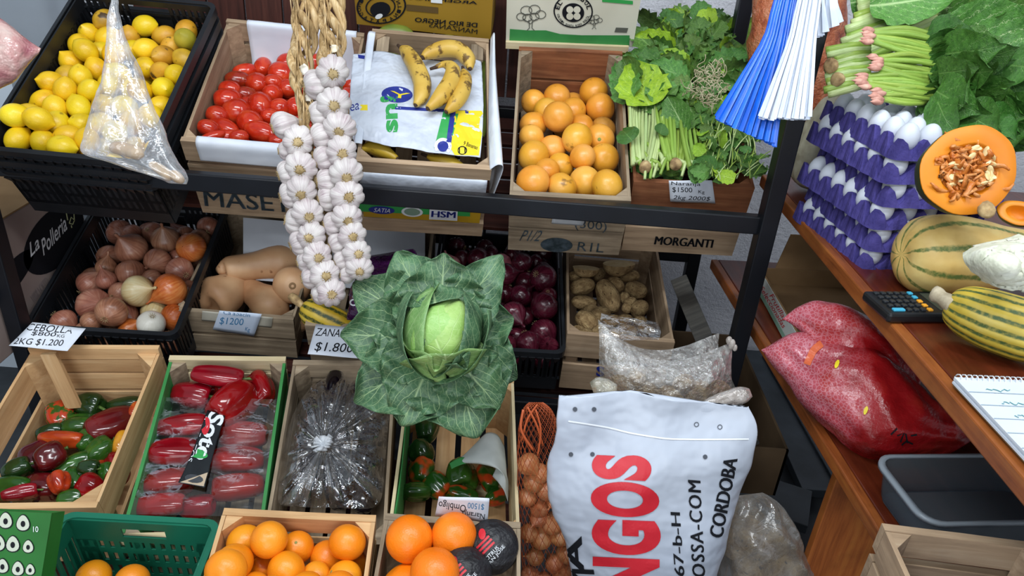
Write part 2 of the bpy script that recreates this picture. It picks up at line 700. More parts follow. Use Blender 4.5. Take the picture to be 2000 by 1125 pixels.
FLOOR = mat_noise('dark_worn_floor', [(0.3, '#2c2f33'), (0.7, '#474b50')], 7, rough=0.6, var=0, bscale=40)
PAPER = mat_noise('white_paper', [(0.3, '#ccd2de'), (0.7, '#dce1ea')], 8, rough=0.75, spec=0.2, var=0.03)
PAPER_GREY = mat_noise('grey_tissue_paper', [(0.3, '#b3b9b6'), (0.7, '#c9cecb')], 12, rough=0.8, spec=0.1, var=0.03)
INK = mat_plain('black_ink', '#14161c', 0.7, 0.2)
INK_BLUE = mat_plain('blue_ink', '#3f7fae', 0.7, 0.2)
INK_NAVY = mat_plain('navy_print', '#1d2c86', 0.5)
STENCIL = mat_noise('faded_stencil_ink', [(0.35, '#2a3438'), (0.75, '#55606a')], 40, rough=0.85, spec=0.1, var=0)
FOOD = {}
LEMON = NT('lemon_peel')
_v = LEMON.coord()
_c = LEMON.ramp(LEMON.noise(_v, 16, 3), [(0.25, '#c99a10'), (0.45, '#e6be14'), (0.7, '#f0cf2a')])
_c = LEMON.mix(LEMON.ramp(LEMON.noise(_v, 30, 2), [(0.68, (0, 0, 0)), (0.74, (.7, .7, .7))]), _c, '#7d5b1c')
LEMON.bump(LEMON.noise(_v, 330, 1), 0.25, 0.0015)
LEMON = LEMON.fin(LEMON.vary(_c, 0.10, 0.012), 0.36, 0.5)
LEMON_OLD = mat_noise('old_lemon_peel', [(0.25, '#8f6a1c'), (0.5, '#c9991f'), (0.75, '#d6b033')], 18, rough=0.45, var=0.12, hue=0.015, bscale=260, spots=('#4a3418', 34, 0.63))
LEMON_GREEN = mat_noise('greenish_lemon_peel', [(0.25, '#8d8420'), (0.7, '#b7a632')], 18, rough=0.45, var=0.05, bscale=260)
TOMATO = mat_noise('tomato_skin', [(0.2, '#98170a'), (0.5, '#bf2c12'), (0.8, '#cf4c28')], 1.2, rough=0.16, spec=0.6, var=0.10, hue=0.0)
TOMATO_DARK = mat_noise('dark_tomato_skin', [(0.2, '#6d1a0c'), (0.5, '#97240f'), (0.8, '#8a3a12')], 1.5, rough=0.18, spec=0.6, var=0.06)
GRAPEFRUIT = NT('grapefruit_peel')
_v = GRAPEFRUIT.coord()
_c = GRAPEFRUIT.ramp(GRAPEFRUIT.noise(_v, 9, 3), [(0.25, '#cf8420'), (0.5, '#e2a034'), (0.75, '#ecae55')])
_c = GRAPEFRUIT.mix(GRAPEFRUIT.ramp(GRAPEFRUIT.noise(_v, 30, 3), [(0.66, (0, 0, 0)), (0.74, (.75, .75, .75))]), _c, '#6d4418')
GRAPEFRUIT.bump(GRAPEFRUIT.noise(_v, 300, 1), 0.2, 0.001)
GRAPEFRUIT = GRAPEFRUIT.fin(GRAPEFRUIT.vary(_c, 0.07, 0.010), 0.33, 0.5)
GRAPEFRUIT_OLD = mat_noise('scarred_grapefruit_peel', [(0.3, '#4b341f'), (0.5, '#a8722a'), (0.7, '#c98d35')], 14, rough=0.5, var=0.05, bscale=250)
ORANGE = mat_noise('orange_peel', [(0.25, '#d9760a'), (0.5, '#ee9016'), (0.75, '#f4a326')], 7, rough=0.36, var=0.05, hue=0.008, bscale=330, bstr=0.35)
NAVEL = mat_noise('navel_orange_peel', [(0.25, '#e06508'), (0.5, '#f2800e'), (0.75, '#f89a28')], 6, rough=0.36, var=0.04, hue=0.008, bscale=260, bstr=0.4, bdist=0.0015)
STEMDOT = mat_plain('stem_scar', '#6b6433', 0.8)
def onion_mat(name, stops, rough, hue=0.01, var=0.14):
    t = NT(name)
    v = t.coord()
    uvc = t.n('ShaderNodeTexCoord').outputs['UV']
    s = t.n('ShaderNodeVectorMath', {0: uvc, 1: (34.0, 1.6, 1.0)}, operation='MULTIPLY')
    st = t.noise(s.outputs[0], 1.5, 3.0)
    n = t.noise(v, 18, 3.0)
    f = t.math('ADD', t.math('MULTIPLY', st, 0.45), t.math('MULTIPLY', n, 0.55))
    c = t.ramp(f, stops)
    t.bump(f, 0.35, 0.003)
    return t.fin(t.vary(c, var, hue), rough, 0.5)
ONION = onion_mat('brown_onion_skin', [(0.32, '#6e4030'), (0.5, '#9c6650'), (0.66, '#b98a70')], 0.3)
ONION_ORANGE = onion_mat('orange_onion_skin', [(0.3, '#8e3f16'), (0.5, '#b9622a'), (0.7, '#cf8b4c')], 0.26)
ONION_PALE = onion_mat('pale_golden_onion_skin', [(0.3, '#b08a4a'), (0.5, '#cdb783'), (0.7, '#d9cfa4')], 0.3)
ONION_WHITE = onion_mat('white_onion_skin', [(0.3, '#c9c4b6'), (0.7, '#dfdcd2')], 0.3, 0, 0.03)
ONION_RED = onion_mat('red_onion_skin', [(0.3, '#23060d'), (0.5, '#430f1e'), (0.7, '#6d2a3a')], 0.2, 0.004)
ONION_PINK = onion_mat('pink_onion_skin', [(0.3, '#8a3a44'), (0.5, '#b5656b'), (0.7, '#cf9590')], 0.3)
ONION_NET = onion_mat('netted_onion_skin', [(0.3, '#8e4a26'), (0.5, '#bd7a4e'), (0.7, '#d6a27a')], 0.35)
ROOTS = mat_noise('dry_roots', [(0.3, '#8a7550'), (0.7, '#bda77e')], 60, rough=0.9, spec=0.1, var=0.1)
POTATO = mat_noise('dusty_potato_skin', [(0.3, '#6a5236'), (0.5, '#8c7350'), (0.72, '#ad946a')], 2.0, rough=0.8, spec=0.15, var=0.10, bscale=7, bstr=0.5, bdist=0.01, spots=('#4b3822', 5, 0.64))
POTATO_CUT = mat_noise('pale_potato_flesh', [(0.3, '#c7a468'), (0.7, '#dcc48e')], 3, rough=0.6, var=0.04)
BUTTERNUT = mat_noise('butternut_skin', [(0.3, '#a97a55'), (0.5, '#c2946c'), (0.72, '#cfa67e')], 9, rough=0.48, var=0.05, bscale=30, bstr=0.2, bdist=0.003, spots=('#8a5c3c', 26, 0.68))
GARLIC = NT('garlic_skin')
_v = GARLIC.coord()
_uv = GARLIC.n('ShaderNodeTexCoord').outputs['UV']
_s = GARLIC.n('ShaderNodeVectorMath', {0: _uv, 1: (60.0, 2.0, 1.0)}, operation='MULTIPLY')
_f = GARLIC.noise(_s.outputs[0], 1.0, 3)
_c = GARLIC.ramp(GARLIC.math('ADD', GARLIC.math('MULTIPLY', _f, .5), GARLIC.math('MULTIPLY', GARLIC.noise(_v, 30), .5)), [(0.3, '#8f7a80'), (0.42, '#b3a7a8'), (0.58, '#c6c0bd'), (0.75, '#d0ccc7')])
GARLIC.bump(_f, 0.25, 0.002)
GARLIC = GARLIC.fin(GARLIC.vary(_c, 0.05, 0.0), 0.5, 0.35)
GARLIC_PAPER = mat_noise('papery_garlic_skin', [(0.3, '#cfc3a8'), (0.7, '#e9e4da')], 30, rough=0.7, var=0.05)
STRAW = NT('dry_straw_stalk')
_v = STRAW.coord('Object', (6, 6, 1), False)
_f = STRAW.noise(_v, 22, 4, 0.6, 0.8)
STRAW.bump(_f, 0.5, 0.004)
STRAW = STRAW.fin(STRAW.vary(STRAW.ramp(_f, [(0.25, '#6f5838'), (0.5, '#b39568'), (0.75, '#d3bf9a')]), 0.15), 0.8, 0.2)
LEAF_CABBAGE = mat_leaf('cabbage_outer_leaf', '#2e4e36', '#4d7350', '#a6bf8c', rough=0.5, nv=5.5, slant=1.5, mw=0.035, sw=0.075, var=0.10, vamt=0.75)
LEAF_CABBAGE_IN = mat_leaf('cabbage_inner_leaf', '#577d47', '#7fa560', '#bcd59a', rough=0.45, nv=5.0, slant=1.4, mw=0.035, sw=0.07, var=0.06, vamt=0.6)
CABBAGE_HEAD = mat_leaf('cabbage_heart', '#86b058', '#a6c977', '#c9e0a2', rough=0.4, nv=4.0, slant=1.2, mw=0.03, sw=0.05, var=0.02, vamt=0.5)
LEAF_CHARD = mat_leaf('chard_leaf', '#2f5f1c', '#548834', '#b9cf94', rough=0.3, nv=6.0, slant=1.0, mw=0.05, sw=0.06, var=0.2, hue=0.015, vamt=0.75)
LEAF_SPINACH = mat_leaf('spinach_leaf', '#28521a', '#4a7c30', '#84a860', rough=0.3, nv=4.0, slant=1.0, mw=0.035, sw=0.06, var=0.2, hue=0.01, vamt=0.5)
LEAF_ARUGULA = mat_leaf('rocket_leaf', '#355f22', '#5f8c3a', '#9bb874', rough=0.34, nv=5.0, slant=1.0, mw=0.04, sw=0.07, var=0.28, hue=0.025, vamt=0.5)
LEAF_LIME = mat_leaf('yellowing_leaf', '#6a9a1c', '#9cc42c', '#c3dc80', rough=0.36, nv=5.0, var=0.12, hue=0.02, vamt=0.4)
def stem_mat(name, stops, var=0.12):
    t = NT(name)
    v = t.coord('UV', (9, 1.2, 1))
    f = t.noise(v, 3, 3)
    t.bump(f, 0.4, 0.002)
    return t.fin(t.vary(t.ramp(f, stops), var, 0.012), 0.38, 0.45)
STEM_PALE = stem_mat('pale_celery_stalk', [(0.3, '#94ad62'), (0.6, '#bfcf92'), (0.8, '#d6dfb8')])
STEM_GREEN = stem_mat('green_stalk', [(0.3, '#6f9232'), (0.6, '#93ae4c'), (0.8, '#b3c676')])
ROOT_PINK = mat_noise('pink_spinach_root', [(0.3, '#a56a5c'), (0.6, '#cf9a8a'), (0.8, '#d9b8a0')], 60, rough=0.6, var=0.1)
ROOT_BROWN = mat_noise('cut_root_end', [(0.3, '#6e5236'), (0.6, '#b29668'), (0.8, '#cdb98e')], 60, rough=0.8, var=0.1)
PEPPER = {k: mat_noise('pepper_' + k, st, sc, rough=0.14, spec=0.6, var=0.06, hue=0.006, detail=1.5) for k, st, sc in (
    ('red', [(0.25, '#6a0606'), (0.6, '#8c0a0b'), (0.85, '#a51410')], .9),
    ('darkred', [(0.25, '#3d0a12'), (0.6, '#5e1019'), (0.85, '#741a22')], .9),
    ('green', [(0.25, '#1d3d12'), (0.6, '#2f5c1c'), (0.85, '#4a7a2a')], 1.2),
    ('darkgreen', [(0.25, '#14290f'), (0.6, '#1e3a16'), (0.85, '#2c5020')], 1.2),
    ('orange', [(0.25, '#8e2a10'), (0.6, '#b9461a'), (0.85, '#cf6a22')], 1.4),
    ('yellow', [(0.25, '#b06a14'), (0.6, '#d89420'), (0.85, '#e2ae3a')], 1.2),
    ('mottled', [(0.44, '#2f5218'), (0.52, '#a8401a'), (0.60, '#b8341c')], 2.6),
    ('turning', [(0.50, '#244f16'), (0.56, '#8a4a16'), (0.60, '#c2441a')], 0.9),
)}
PEPPER_STEM = mat_noise('pepper_stem_green', [(0.3, '#39551f'), (0.7, '#64803a')], 40, rough=0.5, var=0.1)
EGGPLANT = mat_noise('aubergine_skin', [(0.3, '#0b070d'), (0.7, '#191019')], 10, rough=0.12, spec=0.6, var=0.05)
EGG = mat_plain('white_eggshell', '#ced3de', 0.45, 0.4)
TRAY = mat_noise('purple_pulp_card', [(0.3, '#3b3670'), (0.7, '#514a8c')], 40, rough=0.9, spec=0.1, var=0.05, bscale=180, bstr=0.6, bdist=0.002)
FILM = mat_film('clear_film')
FILM_CRINKLE = mat_film('crinkled_clear_film', haze=0.0, gloss=0.85, bscale=48, bstr=1.0, var=0.06, rough=0.07, dens=0.3)
FILM_WRAP = mat_film('stretch_wrap', haze=0.0, gloss=0.35, bscale=20, bstr=0.4, var=0.0, rough=0.10, dens=0.25)
FILM_MESHY = mat_film('net_textured_film', haze=0.22, gloss=0.6, bscale=150, bstr=1.0, var=0.35, rough=0.15, milky='#b9b6b0')
FILM_RED = None
CARD_KRAFT = mat_noise('brown_cardboard', [(0.3, '#7d6244'), (0.7, '#977a58')], 6, rough=0.85, spec=0.1, var=0.04)
CARD_DARK = mat_noise('dark_brown_cardboard', [(0.3, '#4c3d2e'), (0.7, '#64523e')], 6, rough=0.85, spec=0.1, var=0.04)
CARD_GOLD = mat_noise('gold_brown_cardboard', [(0.3, '#7d6018'), (0.7, '#987626')], 3, rough=0.55, spec=0.3, var=0.0)
CARD_CREAM = mat_noise('cream_printed_card', [(0.3, '#c2c0ae'), (0.7, '#d2d0c0')], 5, rough=0.6, spec=0.3, var=0.0)
CARD_GREEN = mat_noise('green_printed_card', [(0.3, '#2c7a3a'), (0.7, '#388a46')], 12, rough=0.6, var=0.0)
GREEN_INK = mat_plain('green_print', '#2f9a4c', 0.5)
YELLOW_INK = mat_plain('yellow_print', '#e2cb1c', 0.5)
RED_INK = mat_plain('red_print', '#c3202e', 0.45)
WHITE_INK = mat_plain('white_print', '#dfe3e8', 0.5)


# ------------------------------------------------------------------ the room
def struct(name, mb, mat, smooth=False, **k):
    o = build(mb, name, mat, None, smooth, **k)
    o['kind'] = 'structure'
    return o


struct('floor', MB().box((0.2, 1.0, -0.02), (6.0, 7.0, 0.04)), FLOOR)
struct('wall_back', MB().box((0.2, 2.62, 1.4), (6.0, 0.08, 2.9)), WALL)
struct('wall_left', MB().box((-1.86, 2.36, 1.4), (0.72, 0.44, 2.9)), WHITE_PANEL)
struct('wall_right', MB().box((2.2, 1.0, 1.4), (0.08, 7.0, 2.9)), WALL)

# ------------------------------------------------------------------ the rack
RK = empty('display_rack', m4(np.eye(3), (-0.31, 1.85, 0)), 'black steel display rack with two sloping tiers of dark wooden slats', 'rack')
RKI = np.array([0.31, -1.85, 0])


def rk(name, c, size, mat=BLACK_METAL, R=None, bevel=0.003):
    o = build(MB().box((0, 0, 0), size), name, mat, RK, False, m4(R if R is not None else np.eye(3), np.array(c) + RKI), bevel=bevel)
    return o


XL, XR = -1.215, 0.585
for x in (XL, XR):
    rk('post', (x - 0.031 * (x > 0), 1.545, 1.2), (0.038, 0.042, 2.4))
    rk('post', (x, 2.22, 1.2), (0.04, 0.04, 2.4))
    rk('side_bar', (x, 1.88, 0.30), (0.03, 0.64, 0.03))
rk('front_rail', ((XL + XR) / 2 - 0.015, 1.557, 0.988), (XR - XL - 0.04, 0.026, 0.042))
rk('front_rail', ((XL + XR) / 2 - 0.015, 1.557, 0.44), (XR - XL - 0.04, 0.026, 0.04))
rk('back_rail', ((XL + XR) / 2, 2.22, 1.02), (XR - XL, 0.03, 0.04))
rk('back_rail', ((XL + XR) / 2, 2.22, 0.60), (XR - XL, 0.03, 0.04))
_R = frame(0, 27)
for k in range(7):      # slatted deck of the upper tier
    c = np.array([(XL + XR) / 2, 1.80, 0.833]) + _R @ np.array([0, 0.01 + k * 0.062, 0])
    rk('deck_slat', c, (XR - XL - 0.06, 0.046, 0.014), WOOD_DARK, _R, 0.002)
_R = frame(0, 17)
for k in range(9):       # slatted deck of the lower tier
    c = np.array([XL + 0.83, 1.66, 0.36]) + _R @ np.array([0, 0.01 + k * 0.066, 0])
    rk('deck_slat', c, (1.62, 0.046, 0.014), WOOD_DARK, _R, 0.002)
for k in range(11):      # upright boards of the back panel behind the upper tier
    x = XL + 0.03 + 0.055 + k * 0.112
    rk('back_board', (x, 2.30, 1.50), (0.9, 0.106, 0.014), WOOD_DARK, np.stack([[0, 0, 1.0], [1.0, 0, 0], [0, 1.0, 0]], 1), 0.002)


# ------------------------------------------------------------------ crates
class Crate:
    pass


def crate_frame(pos, yaw, tilt, roll, w, L, h, s=1.0):
    """pos: middle of the front rim. s scales the whole crate about the camera eye (used while fitting its distance)"""
    c = Crate()
    pos = CAM + (np.array(pos) - CAM) * s
    c.w, c.L, c.h = w * s, L * s, h * s
    c.R = frame(yaw, tilt, roll)
    c.o = pos - c.R @ np.array([0, 0, c.h])
    c.M = m4(c.R, c.o)
    c.I = np.linalg.inv(c.M)
    return c


def c_loc(c, p):
    return c.I[:3, :3] @ np.asarray(p) + c.I[:3, 3]


def c_wld(c, p):
    return c.R @ np.asarray(p, float) + c.o


def c_ray(c, x, y):
    o, d = ray(x, y)
    return c_loc(c, o), c.I[:3, :3] @ d


def c_plane(c, x, y, z0, z1=None):
    """local point where the view ray meets the plane z = z0 (front) .. z1 (back)"""
    z1 = z0 if z1 is None else z1
    o, d = c_ray(c, x, y)
    k = (z1 - z0) / c.L
    t = (z0 + k * o[1] - o[2]) / (d[2] - k * d[1])
    return o + t * d


def c_front(c, off=0.001):
    return PlaneHit(c_wld(c, (0, -off, 0)), c.R @ np.array([0, -1.0, 0]))


def board(parent, name, c, size, axis, mat, bev=0.0015, warp=0.0):
    """a board whose grain runs along `axis` (0 x, 1 y, 2 z) of the parent frame; size = (length, width, thickness)"""
    e = np.eye(3)
    ax = {0: (0, 1, 2), 1: (1, 0, 2), 2: (2, 0, 1)}[axis[0]] if False else None
    R = axis
    l, w, t = size
    mb = MB()
    n = 5
    j = lambda a: (rng.random() - 0.5) * 2 * a
    b0, b1 = j(warp), j(warp)
    rows = []
    for i in range(n):
        u = i / (n - 1) - 0.5
        bend = b0 * (1 - 4 * u * u) + b1 * u
        ww = w / 2 * (1 + j(0.02))
        rows.append([(u * l, -ww, -t / 2 + bend), (u * l, ww, -t / 2 + bend), (u * l, ww, t / 2 + bend), (u * l, -ww, t / 2 + bend)])
    mb.grid(rows, cu=True)
    mb.f += [(0, 1, 2, 3), (4 * n - 1, 4 * n - 2, 4 * n - 3, 4 * n - 4)]
    mb.mi += [0, 0]
    return build(mb, name, mat, parent, False, m4(R, c))


AX_X = np.eye(3)                                              # length x, width y, thick z
AX_FACE = np.stack([[1., 0, 0], [0, 0, 1.], [0, -1., 0]], 1)   # length x, width z, thick -y : end boards
AX_SIDE = np.stack([[0, 1., 0], [0, 0, 1.], [1., 0, 0]], 1)    # length y, width z, thick x : side slats
AX_FLOOR = np.stack([[0, 1., 0], [-1., 0, 0], [0, 0, 1.]], 1)  # length y, width x : floor slats


def wood_crate(label, fr, mat, front, back, side, nfloor=5, group=None, endt=0.014, sidet=0.007, mats=None, post=0.03, name='wooden_crate', cat='crate', cross=False):
    """front / back / side: lists of (z0, z1) fractions of the height for each board"""
    c = crate_frame(*fr)
    mats = mats or {}
    root = empty(name, c.M, label, cat, group)
    c.root = root
    c.parts = {}
    w, L, h = c.w, c.L, c.h
    for nm, ys, bl in (('front_board', endt / 2, front), ('back_board', L - endt / 2, back)):
        for i, (a, b) in enumerate(bl):
            o = board(root, nm, (0, ys, (a + b) / 2 * h), (w, (b - a) * h, endt), AX_FACE, mats.get(nm, mat), warp=0.0008)
            c.parts[(nm, i)] = o
    for s in (-1, 1):
        for i, (a, b) in enumerate(side):
            board(root, 'side_slat', (s * (w / 2 - sidet / 2), L / 2, (a + b) / 2 * h), (L - 2 * endt - 0.002, (b - a) * h, sidet), AX_SIDE, mats.get('side', mat), warp=0.001)
    for k in range(nfloor):
        x = (k + 0.5) / nfloor * (w - 2 * sidet) - w / 2 + sidet
        board(root, 'floor_slat', (x, L / 2, 0.004), (L - 2 * endt - 0.002, (w - 2 * sidet) / nfloor * 0.76, 0.006), AX_FLOOR, mats.get('floor', mat), warp=0.0005)
    if cross:
        board(root, 'floor_batten', (0, L * 0.52, 0.0105), (w - 2 * sidet, 0.03, 0.006), AX_X, mats.get('batten', mat))
    for sx in (-1, 1):     # three-cornered corner blocks
        for y, sy in ((endt, 1), (L - endt, -1)):
            x = sx * (w / 2 - sidet)
            a, b = (x, y), (x - sx * post, y)
            d = (x, y + sy * post)
            mb = MB().add([(*a, 0.008), (*b, 0.008), (*d, 0.008), (*a, h * 0.985), (*b, h * 0.985), (*d, h * 0.985)],
                          [(0, 2, 1), (3, 4, 5), (0, 1, 4, 3), (1, 2, 5, 4), (2, 0, 3, 5)])
            build(mb, 'corner_block', mats.get('corner', mat), root, False)
    return c


def slot_wall(mb, u0, u1, z0, z1, y, t, pitch, band_top, band_bot, ax, gap=None, slot=0.45):
    """upright wall in the local plane, slotted; ax 0 runs along x, ax 1 along y"""
    def bx(a, b, c, d):
        if b - a < 1e-5 or d - c < 1e-5:
            return
        if ax == 0:
            mb.box(((a + b) / 2, y, (c + d) / 2), (b - a, t, d - c))
        else:
            mb.box((y, (a + b) / 2, (c + d) / 2), (t, b - a, d - c))
    bx(u0, u1, z1 - band_top, z1)
    bx(u0, u1, z0, z0 + band_bot)
    zm = (z0 + band_bot + z1 - band_top) / 2
    n = max(3, int((u1 - u0) / pitch))
    for k in range(n + 1):
        u = u0 + (u1 - u0) * k / n
        if gap and gap[0] < u < gap[1]:
            continue
        wd = pitch * (1 - slot)
        bx(max(u0, u - wd / 2), min(u1, u + wd / 2), z0 + band_bot, z1 - band_top)
        if gap is None and k % 6 == 0:
            bx(max(u0, u - pitch / 2), min(u1, u + pitch / 2), z0 + band_bot, z1 - band_top)


def plastic_crate(label, fr, mat, group=None, pitch=0.016, rim=0.012, full=True, h_over=None, slot_rows=1, handle=True, name='plastic_crate'):
    c = crate_frame(*fr)
    if h_over:
        c.o = c.o + c.R @ np.array([0, 0, c.h - h_over])
        c.h = h_over
        c.M = m4(c.R, c.o)
        c.I = np.linalg.inv(c.M)
    root = empty(name, c.M, label, 'crate', group)
    c.root = root
    w, L, h = c.w, c.L, c.h
    t = 0.004
    # rim: rounded-rectangle flange
    pts = []
    r = 0.025
    for cx, cy, a0 in ((w / 2 - r, L - r, 0), (-w / 2 + r, L - r, 90), (-w / 2 + r, r, 180), (w / 2 - r, r, 270)):
        for k in range(5):
            a = math.radians(a0 + 22.5 * k)
            pts.append((cx + r * math.cos(a), cy + r * math.sin(a)))
    rows = []
    n = len(pts)
    cen = np.array([0, L / 2])
    for (dx, z) in ((-0.010, h - 0.004), (-0.010, h), (0.004, h), (0.004, h - 0.022), (0.0, h - 0.022), (0.0, h - 0.005)):
        row = []
        for p in pts:
            p = np.array(p)
            dv = unit(p - cen)
            row.append((*(p + dv * dx), z))
        rows.append(row)
    build(MB().grid(np.array(rows), cu=True, cv=True), 'rim', mat, root, False)
    i = 0.010
    for nm, y, gap in (('front_wall', i, None), ('back_wall', L - i, (-0.05, 0.05) if handle else None)):
        mb = MB()
        if slot_rows > 1:
            zs = [(0.16, 0.32), (0.36, 0.52), (0.56, 0.70)]
            for a, b in zs:
                slot_wall(mb, -w / 2 + i, w / 2 - i, a * h, b * h, y, t, pitch, 0.004, 0.004, 0, None)
            mb.box((0, y, 0.08 * h), (w - 2 * i, t, 0.16 * h)).box((0, y, 0.73 * h), (w - 2 * i, t, 0.06 * h)).box((0, y, 0.34 * h), (w - 2 * i, t, 0.04 * h)).box((0, y, 0.54 * h), (w - 2 * i, t, 0.04 * h))
            for sx in (-1, 1):
                mb.box((sx * (w / 4 + 0.018), y, 0.82 * h), (w / 2 - i - 0.036, t, 0.12 * h))
                mb.box((sx * (w / 2 - 0.03), y, 0.42 * h), (0.04, t, 0.6 * h))
            mb.box((0, y, 0.93 * h), (w - 2 * i, t, 0.10 * h))
        else:
            slot_wall(mb, -w / 2 + i, w / 2 - i, 0.0, h - 0.004, y, t, pitch, h * 0.16 if gap is None else h * 0.10, h * 0.30, 0, gap)
            if gap:
                mb.box((0, y, h * 0.48), (0.1, t, h * 0.42))
        build(mb, nm, mat, root, False)
    for s in (-1, 1):
        mb = MB()
        slot_wall(mb, i, L - i, 0.0, h - 0.004, s * (w / 2 - i), t, pitch, h * 0.22, h * 0.22, 1)
        build(mb, 'side_wall', mat, root, False)
    if full:
        mb = MB()
        for k in range(12):
            mb.box((-w / 2 + i + (k + 0.5) / 12 * (w - 2 * i), L / 2, 0.003), (0.016, L - 2 * i, 0.005))
        for k in range(9):
            mb.box((0, i + (k + 0.5) / 9 * (L - 2 * i), 0.0085), (w - 2 * i, 0.014, 0.005))
        build(mb, 'floor_grid', mat, root, False)
    # small gusset teeth under the front rim
    mb = MB()
    for z in (h - 0.030,):
        m = int(w / 0.022)
        for k in range(m):
            x = -w / 2 + 0.02 + k * (w - 0.04) / (m - 1)
            mb.add([(x - 0.008, 0.006, z + 0.012), (x + 0.008, 0.006, z + 0.012), (x, 0.006, z - 0.016), (x - 0.008, -0.006, z + 0.012), (x + 0.008, -0.006, z + 0.012), (x, 0.004, z - 0.016)],
                   [(0, 1, 2), (3, 5, 4), (0, 3, 4, 1), (1, 4, 5, 2), (2, 5, 3, 0)])
    build(mb, 'rim_teeth', mat, root, False)
    return c


W3 = [(0.0, 0.30), (0.36, 0.66), (0.72, 1.0)]
W2 = [(0.0, 0.46), (0.54, 1.0)]
# --- upper tier
C_LEMON = plastic_crate('black slotted plastic crate full of lemons, topmost of its stack', ((-1.026, 1.565, 1.021), -0.8, 29.8, -1.1, 0.372, 0.56, 0.16, 0.962), BLACK_PLASTIC, 'stacked black crates')
for k, lb in ((1, 'black plastic crate nested directly under the lemon crate'), (2, 'black plastic crate at the bottom of the lemon crate stack')):
    _c = C_LEMON
    _p = (_c.o + _c.R @ np.array([0, 0, _c.h - 0.036 * k]))
    plastic_crate(lb, (_p, -0.8, 29.8, -1.1, _c.w, _c.L, _c.h), BLACK_PLASTIC, 'stacked black crates', full=False)
C_TOMATO = wood_crate('brown wooden crate of tomatoes with white paper folded over its rim', ((-0.599, 1.636, 1.05), 3.8, 26, -2.7, 0.359, 0.467, 0.244), WOOD_MID,
                      [(0, 0.38), (0.44, 0.70), (0.75, 1.0)], [(0, 0.4), (0.45, 0.72), (0.77, 1)], [(0.02, 0.42), (0.5, 0.97)])
C_BANANA = wood_crate('pale wooden crate of bananas lined with white plastic', ((-0.215, 1.579, 1.057), 6.0, 27, -2.0, 0.300, 0.471, 0.237), WOOD_MID,
                      [(0, 0.20), (0.86, 1.0)], [(0, 0.3), (0.7, 1)], [(0.02, 0.42), (0.86, 0.98)])
C_GRAPE = wood_crate('grey weathered wooden crate holding the grapefruit', ((0.117, 1.60, 1.0), 1.1, 27.7, 1.7, 0.278, 0.532, 0.205), WOOD_OLD,
                     [(0, 0.42), (0.45, 0.72), (0.76, 1.0)], [(0, 0.5), (0.55, 1)], [(0.02, 0.46), (0.52, 0.98)], mats={'back_board': WOOD_RED})
C_GREENS = wood_crate('reddish wooden crate holding the leafy greens', ((0.409, 1.675, 1.028), -0.3, 20, 1.8, 0.284, 0.50, 0.227), WOOD_RED,
                      [(0, 0.36), (0.66, 1.0)], W2, W2, mats={'front_board': WOOD_RED})
# --- lower tier
C_ONION = plastic_crate('black slotted plastic crate of brown onions', ((-1.029, 1.573, 0.559), 2.9, 20, -1.2, 0.372, 0.495, 0.16), BLACK_PLASTIC)
C_BUTTER = wood_crate('grey wooden crate holding the butternut squashes', ((-0.733, 1.692, 0.562), 3.2, 14, -2.5, 0.309, 0.48, 0.15), WOOD_OLD,
                      [(0, 0.42), (0.50, 1.0)], [(0, 1.0)], [(0.02, 0.45), (0.52, 0.98)])
C_CARROT = wood_crate('grey wooden crate behind the large cabbage', ((-0.37, 1.62, 0.596), 3.3, 19, -0.5, 0.300, 0.46, 0.17), WOOD_OLD,
                      [(0, 0.46), (0.54, 1.0)], [(0, 0.46), (0.54, 1.0)], W2)
C_RED = plastic_crate('black slotted plastic crate of red onions', ((-0.03, 1.598, 0.578), 2.0, 16.5, 0.0, 0.356, 0.52, 0.16), BLACK_PLASTIC)
C_POTATO = wood_crate('worn wooden crate of potatoes with a printed blue letter', ((0.29, 1.64, 0.614), -0.2, 11, -0.7, 0.278, 0.49, 0.2), WOOD_MID,
                      [(0, 0.46), (0.60, 1.0)], [(0, 0.46), (0.54, 0.85)], [(0.02, 0.46), (0.52, 0.98)])
# --- bottom row on the ground stand
C_MIXED = wood_crate('new tan wooden crate of mixed small peppers', ((-0.938, 1.055, 0.47), 6.8, 12.6, 0.7, 0.297, 0.442, 0.2), WOOD_TAN,
                     [(0.0, 0.45), (0.72, 1.0)], [(0, 0.3), (0.35, 0.62), (0.66, 0.86), (0.88, 1.06)], [(0.02, 0.38), (0.58, 0.98)], post=0.045)
C_SOTO = wood_crate('wooden crate of film-wrapped red peppers with green printed sides', ((-0.588, 1.034, 0.449), 9.5, 17, -2.4, 0.263, 0.456, 0.17), WOOD_PALE,
                    [(0, 0.5), (0.6, 1.0)], [(0, 0.75), (0.84, 1.04)], [(0.02, 0.5), (0.55, 1.0)], mats={'side': CARD_GREEN, 'floor': WOOD_OLD, 'corner': WOOD_OLD})
C_EGGP = wood_crate('old wooden crate of bagged aubergines', ((-0.337, 1.064, 0.425), 6.8, 20, 0.1, 0.244, 0.456, 0.17), WOOD_OLD,
                    [(0, 0.5), (0.6, 1.0)], [(0, 0.6), (0.72, 1.02)], [(0.02, 0.5), (0.55, 1.0)])
C_GPEP = wood_crate('half-empty wooden crate of green peppers with slatted floor', ((-0.077, 1.068, 0.474), 4.0, 8.2, 0.0, 0.262, 0.458, 0.17), WOOD_TAN,
                    [(0, 0.5), (0.6, 1.0)], [(0, 0.45), (0.52, 1.0)], [(0.02, 0.5), (0.55, 1.0)], mats={'batten': WOOD_PALE, 'side': WOOD_PALE}, nfloor=4, cross=True)
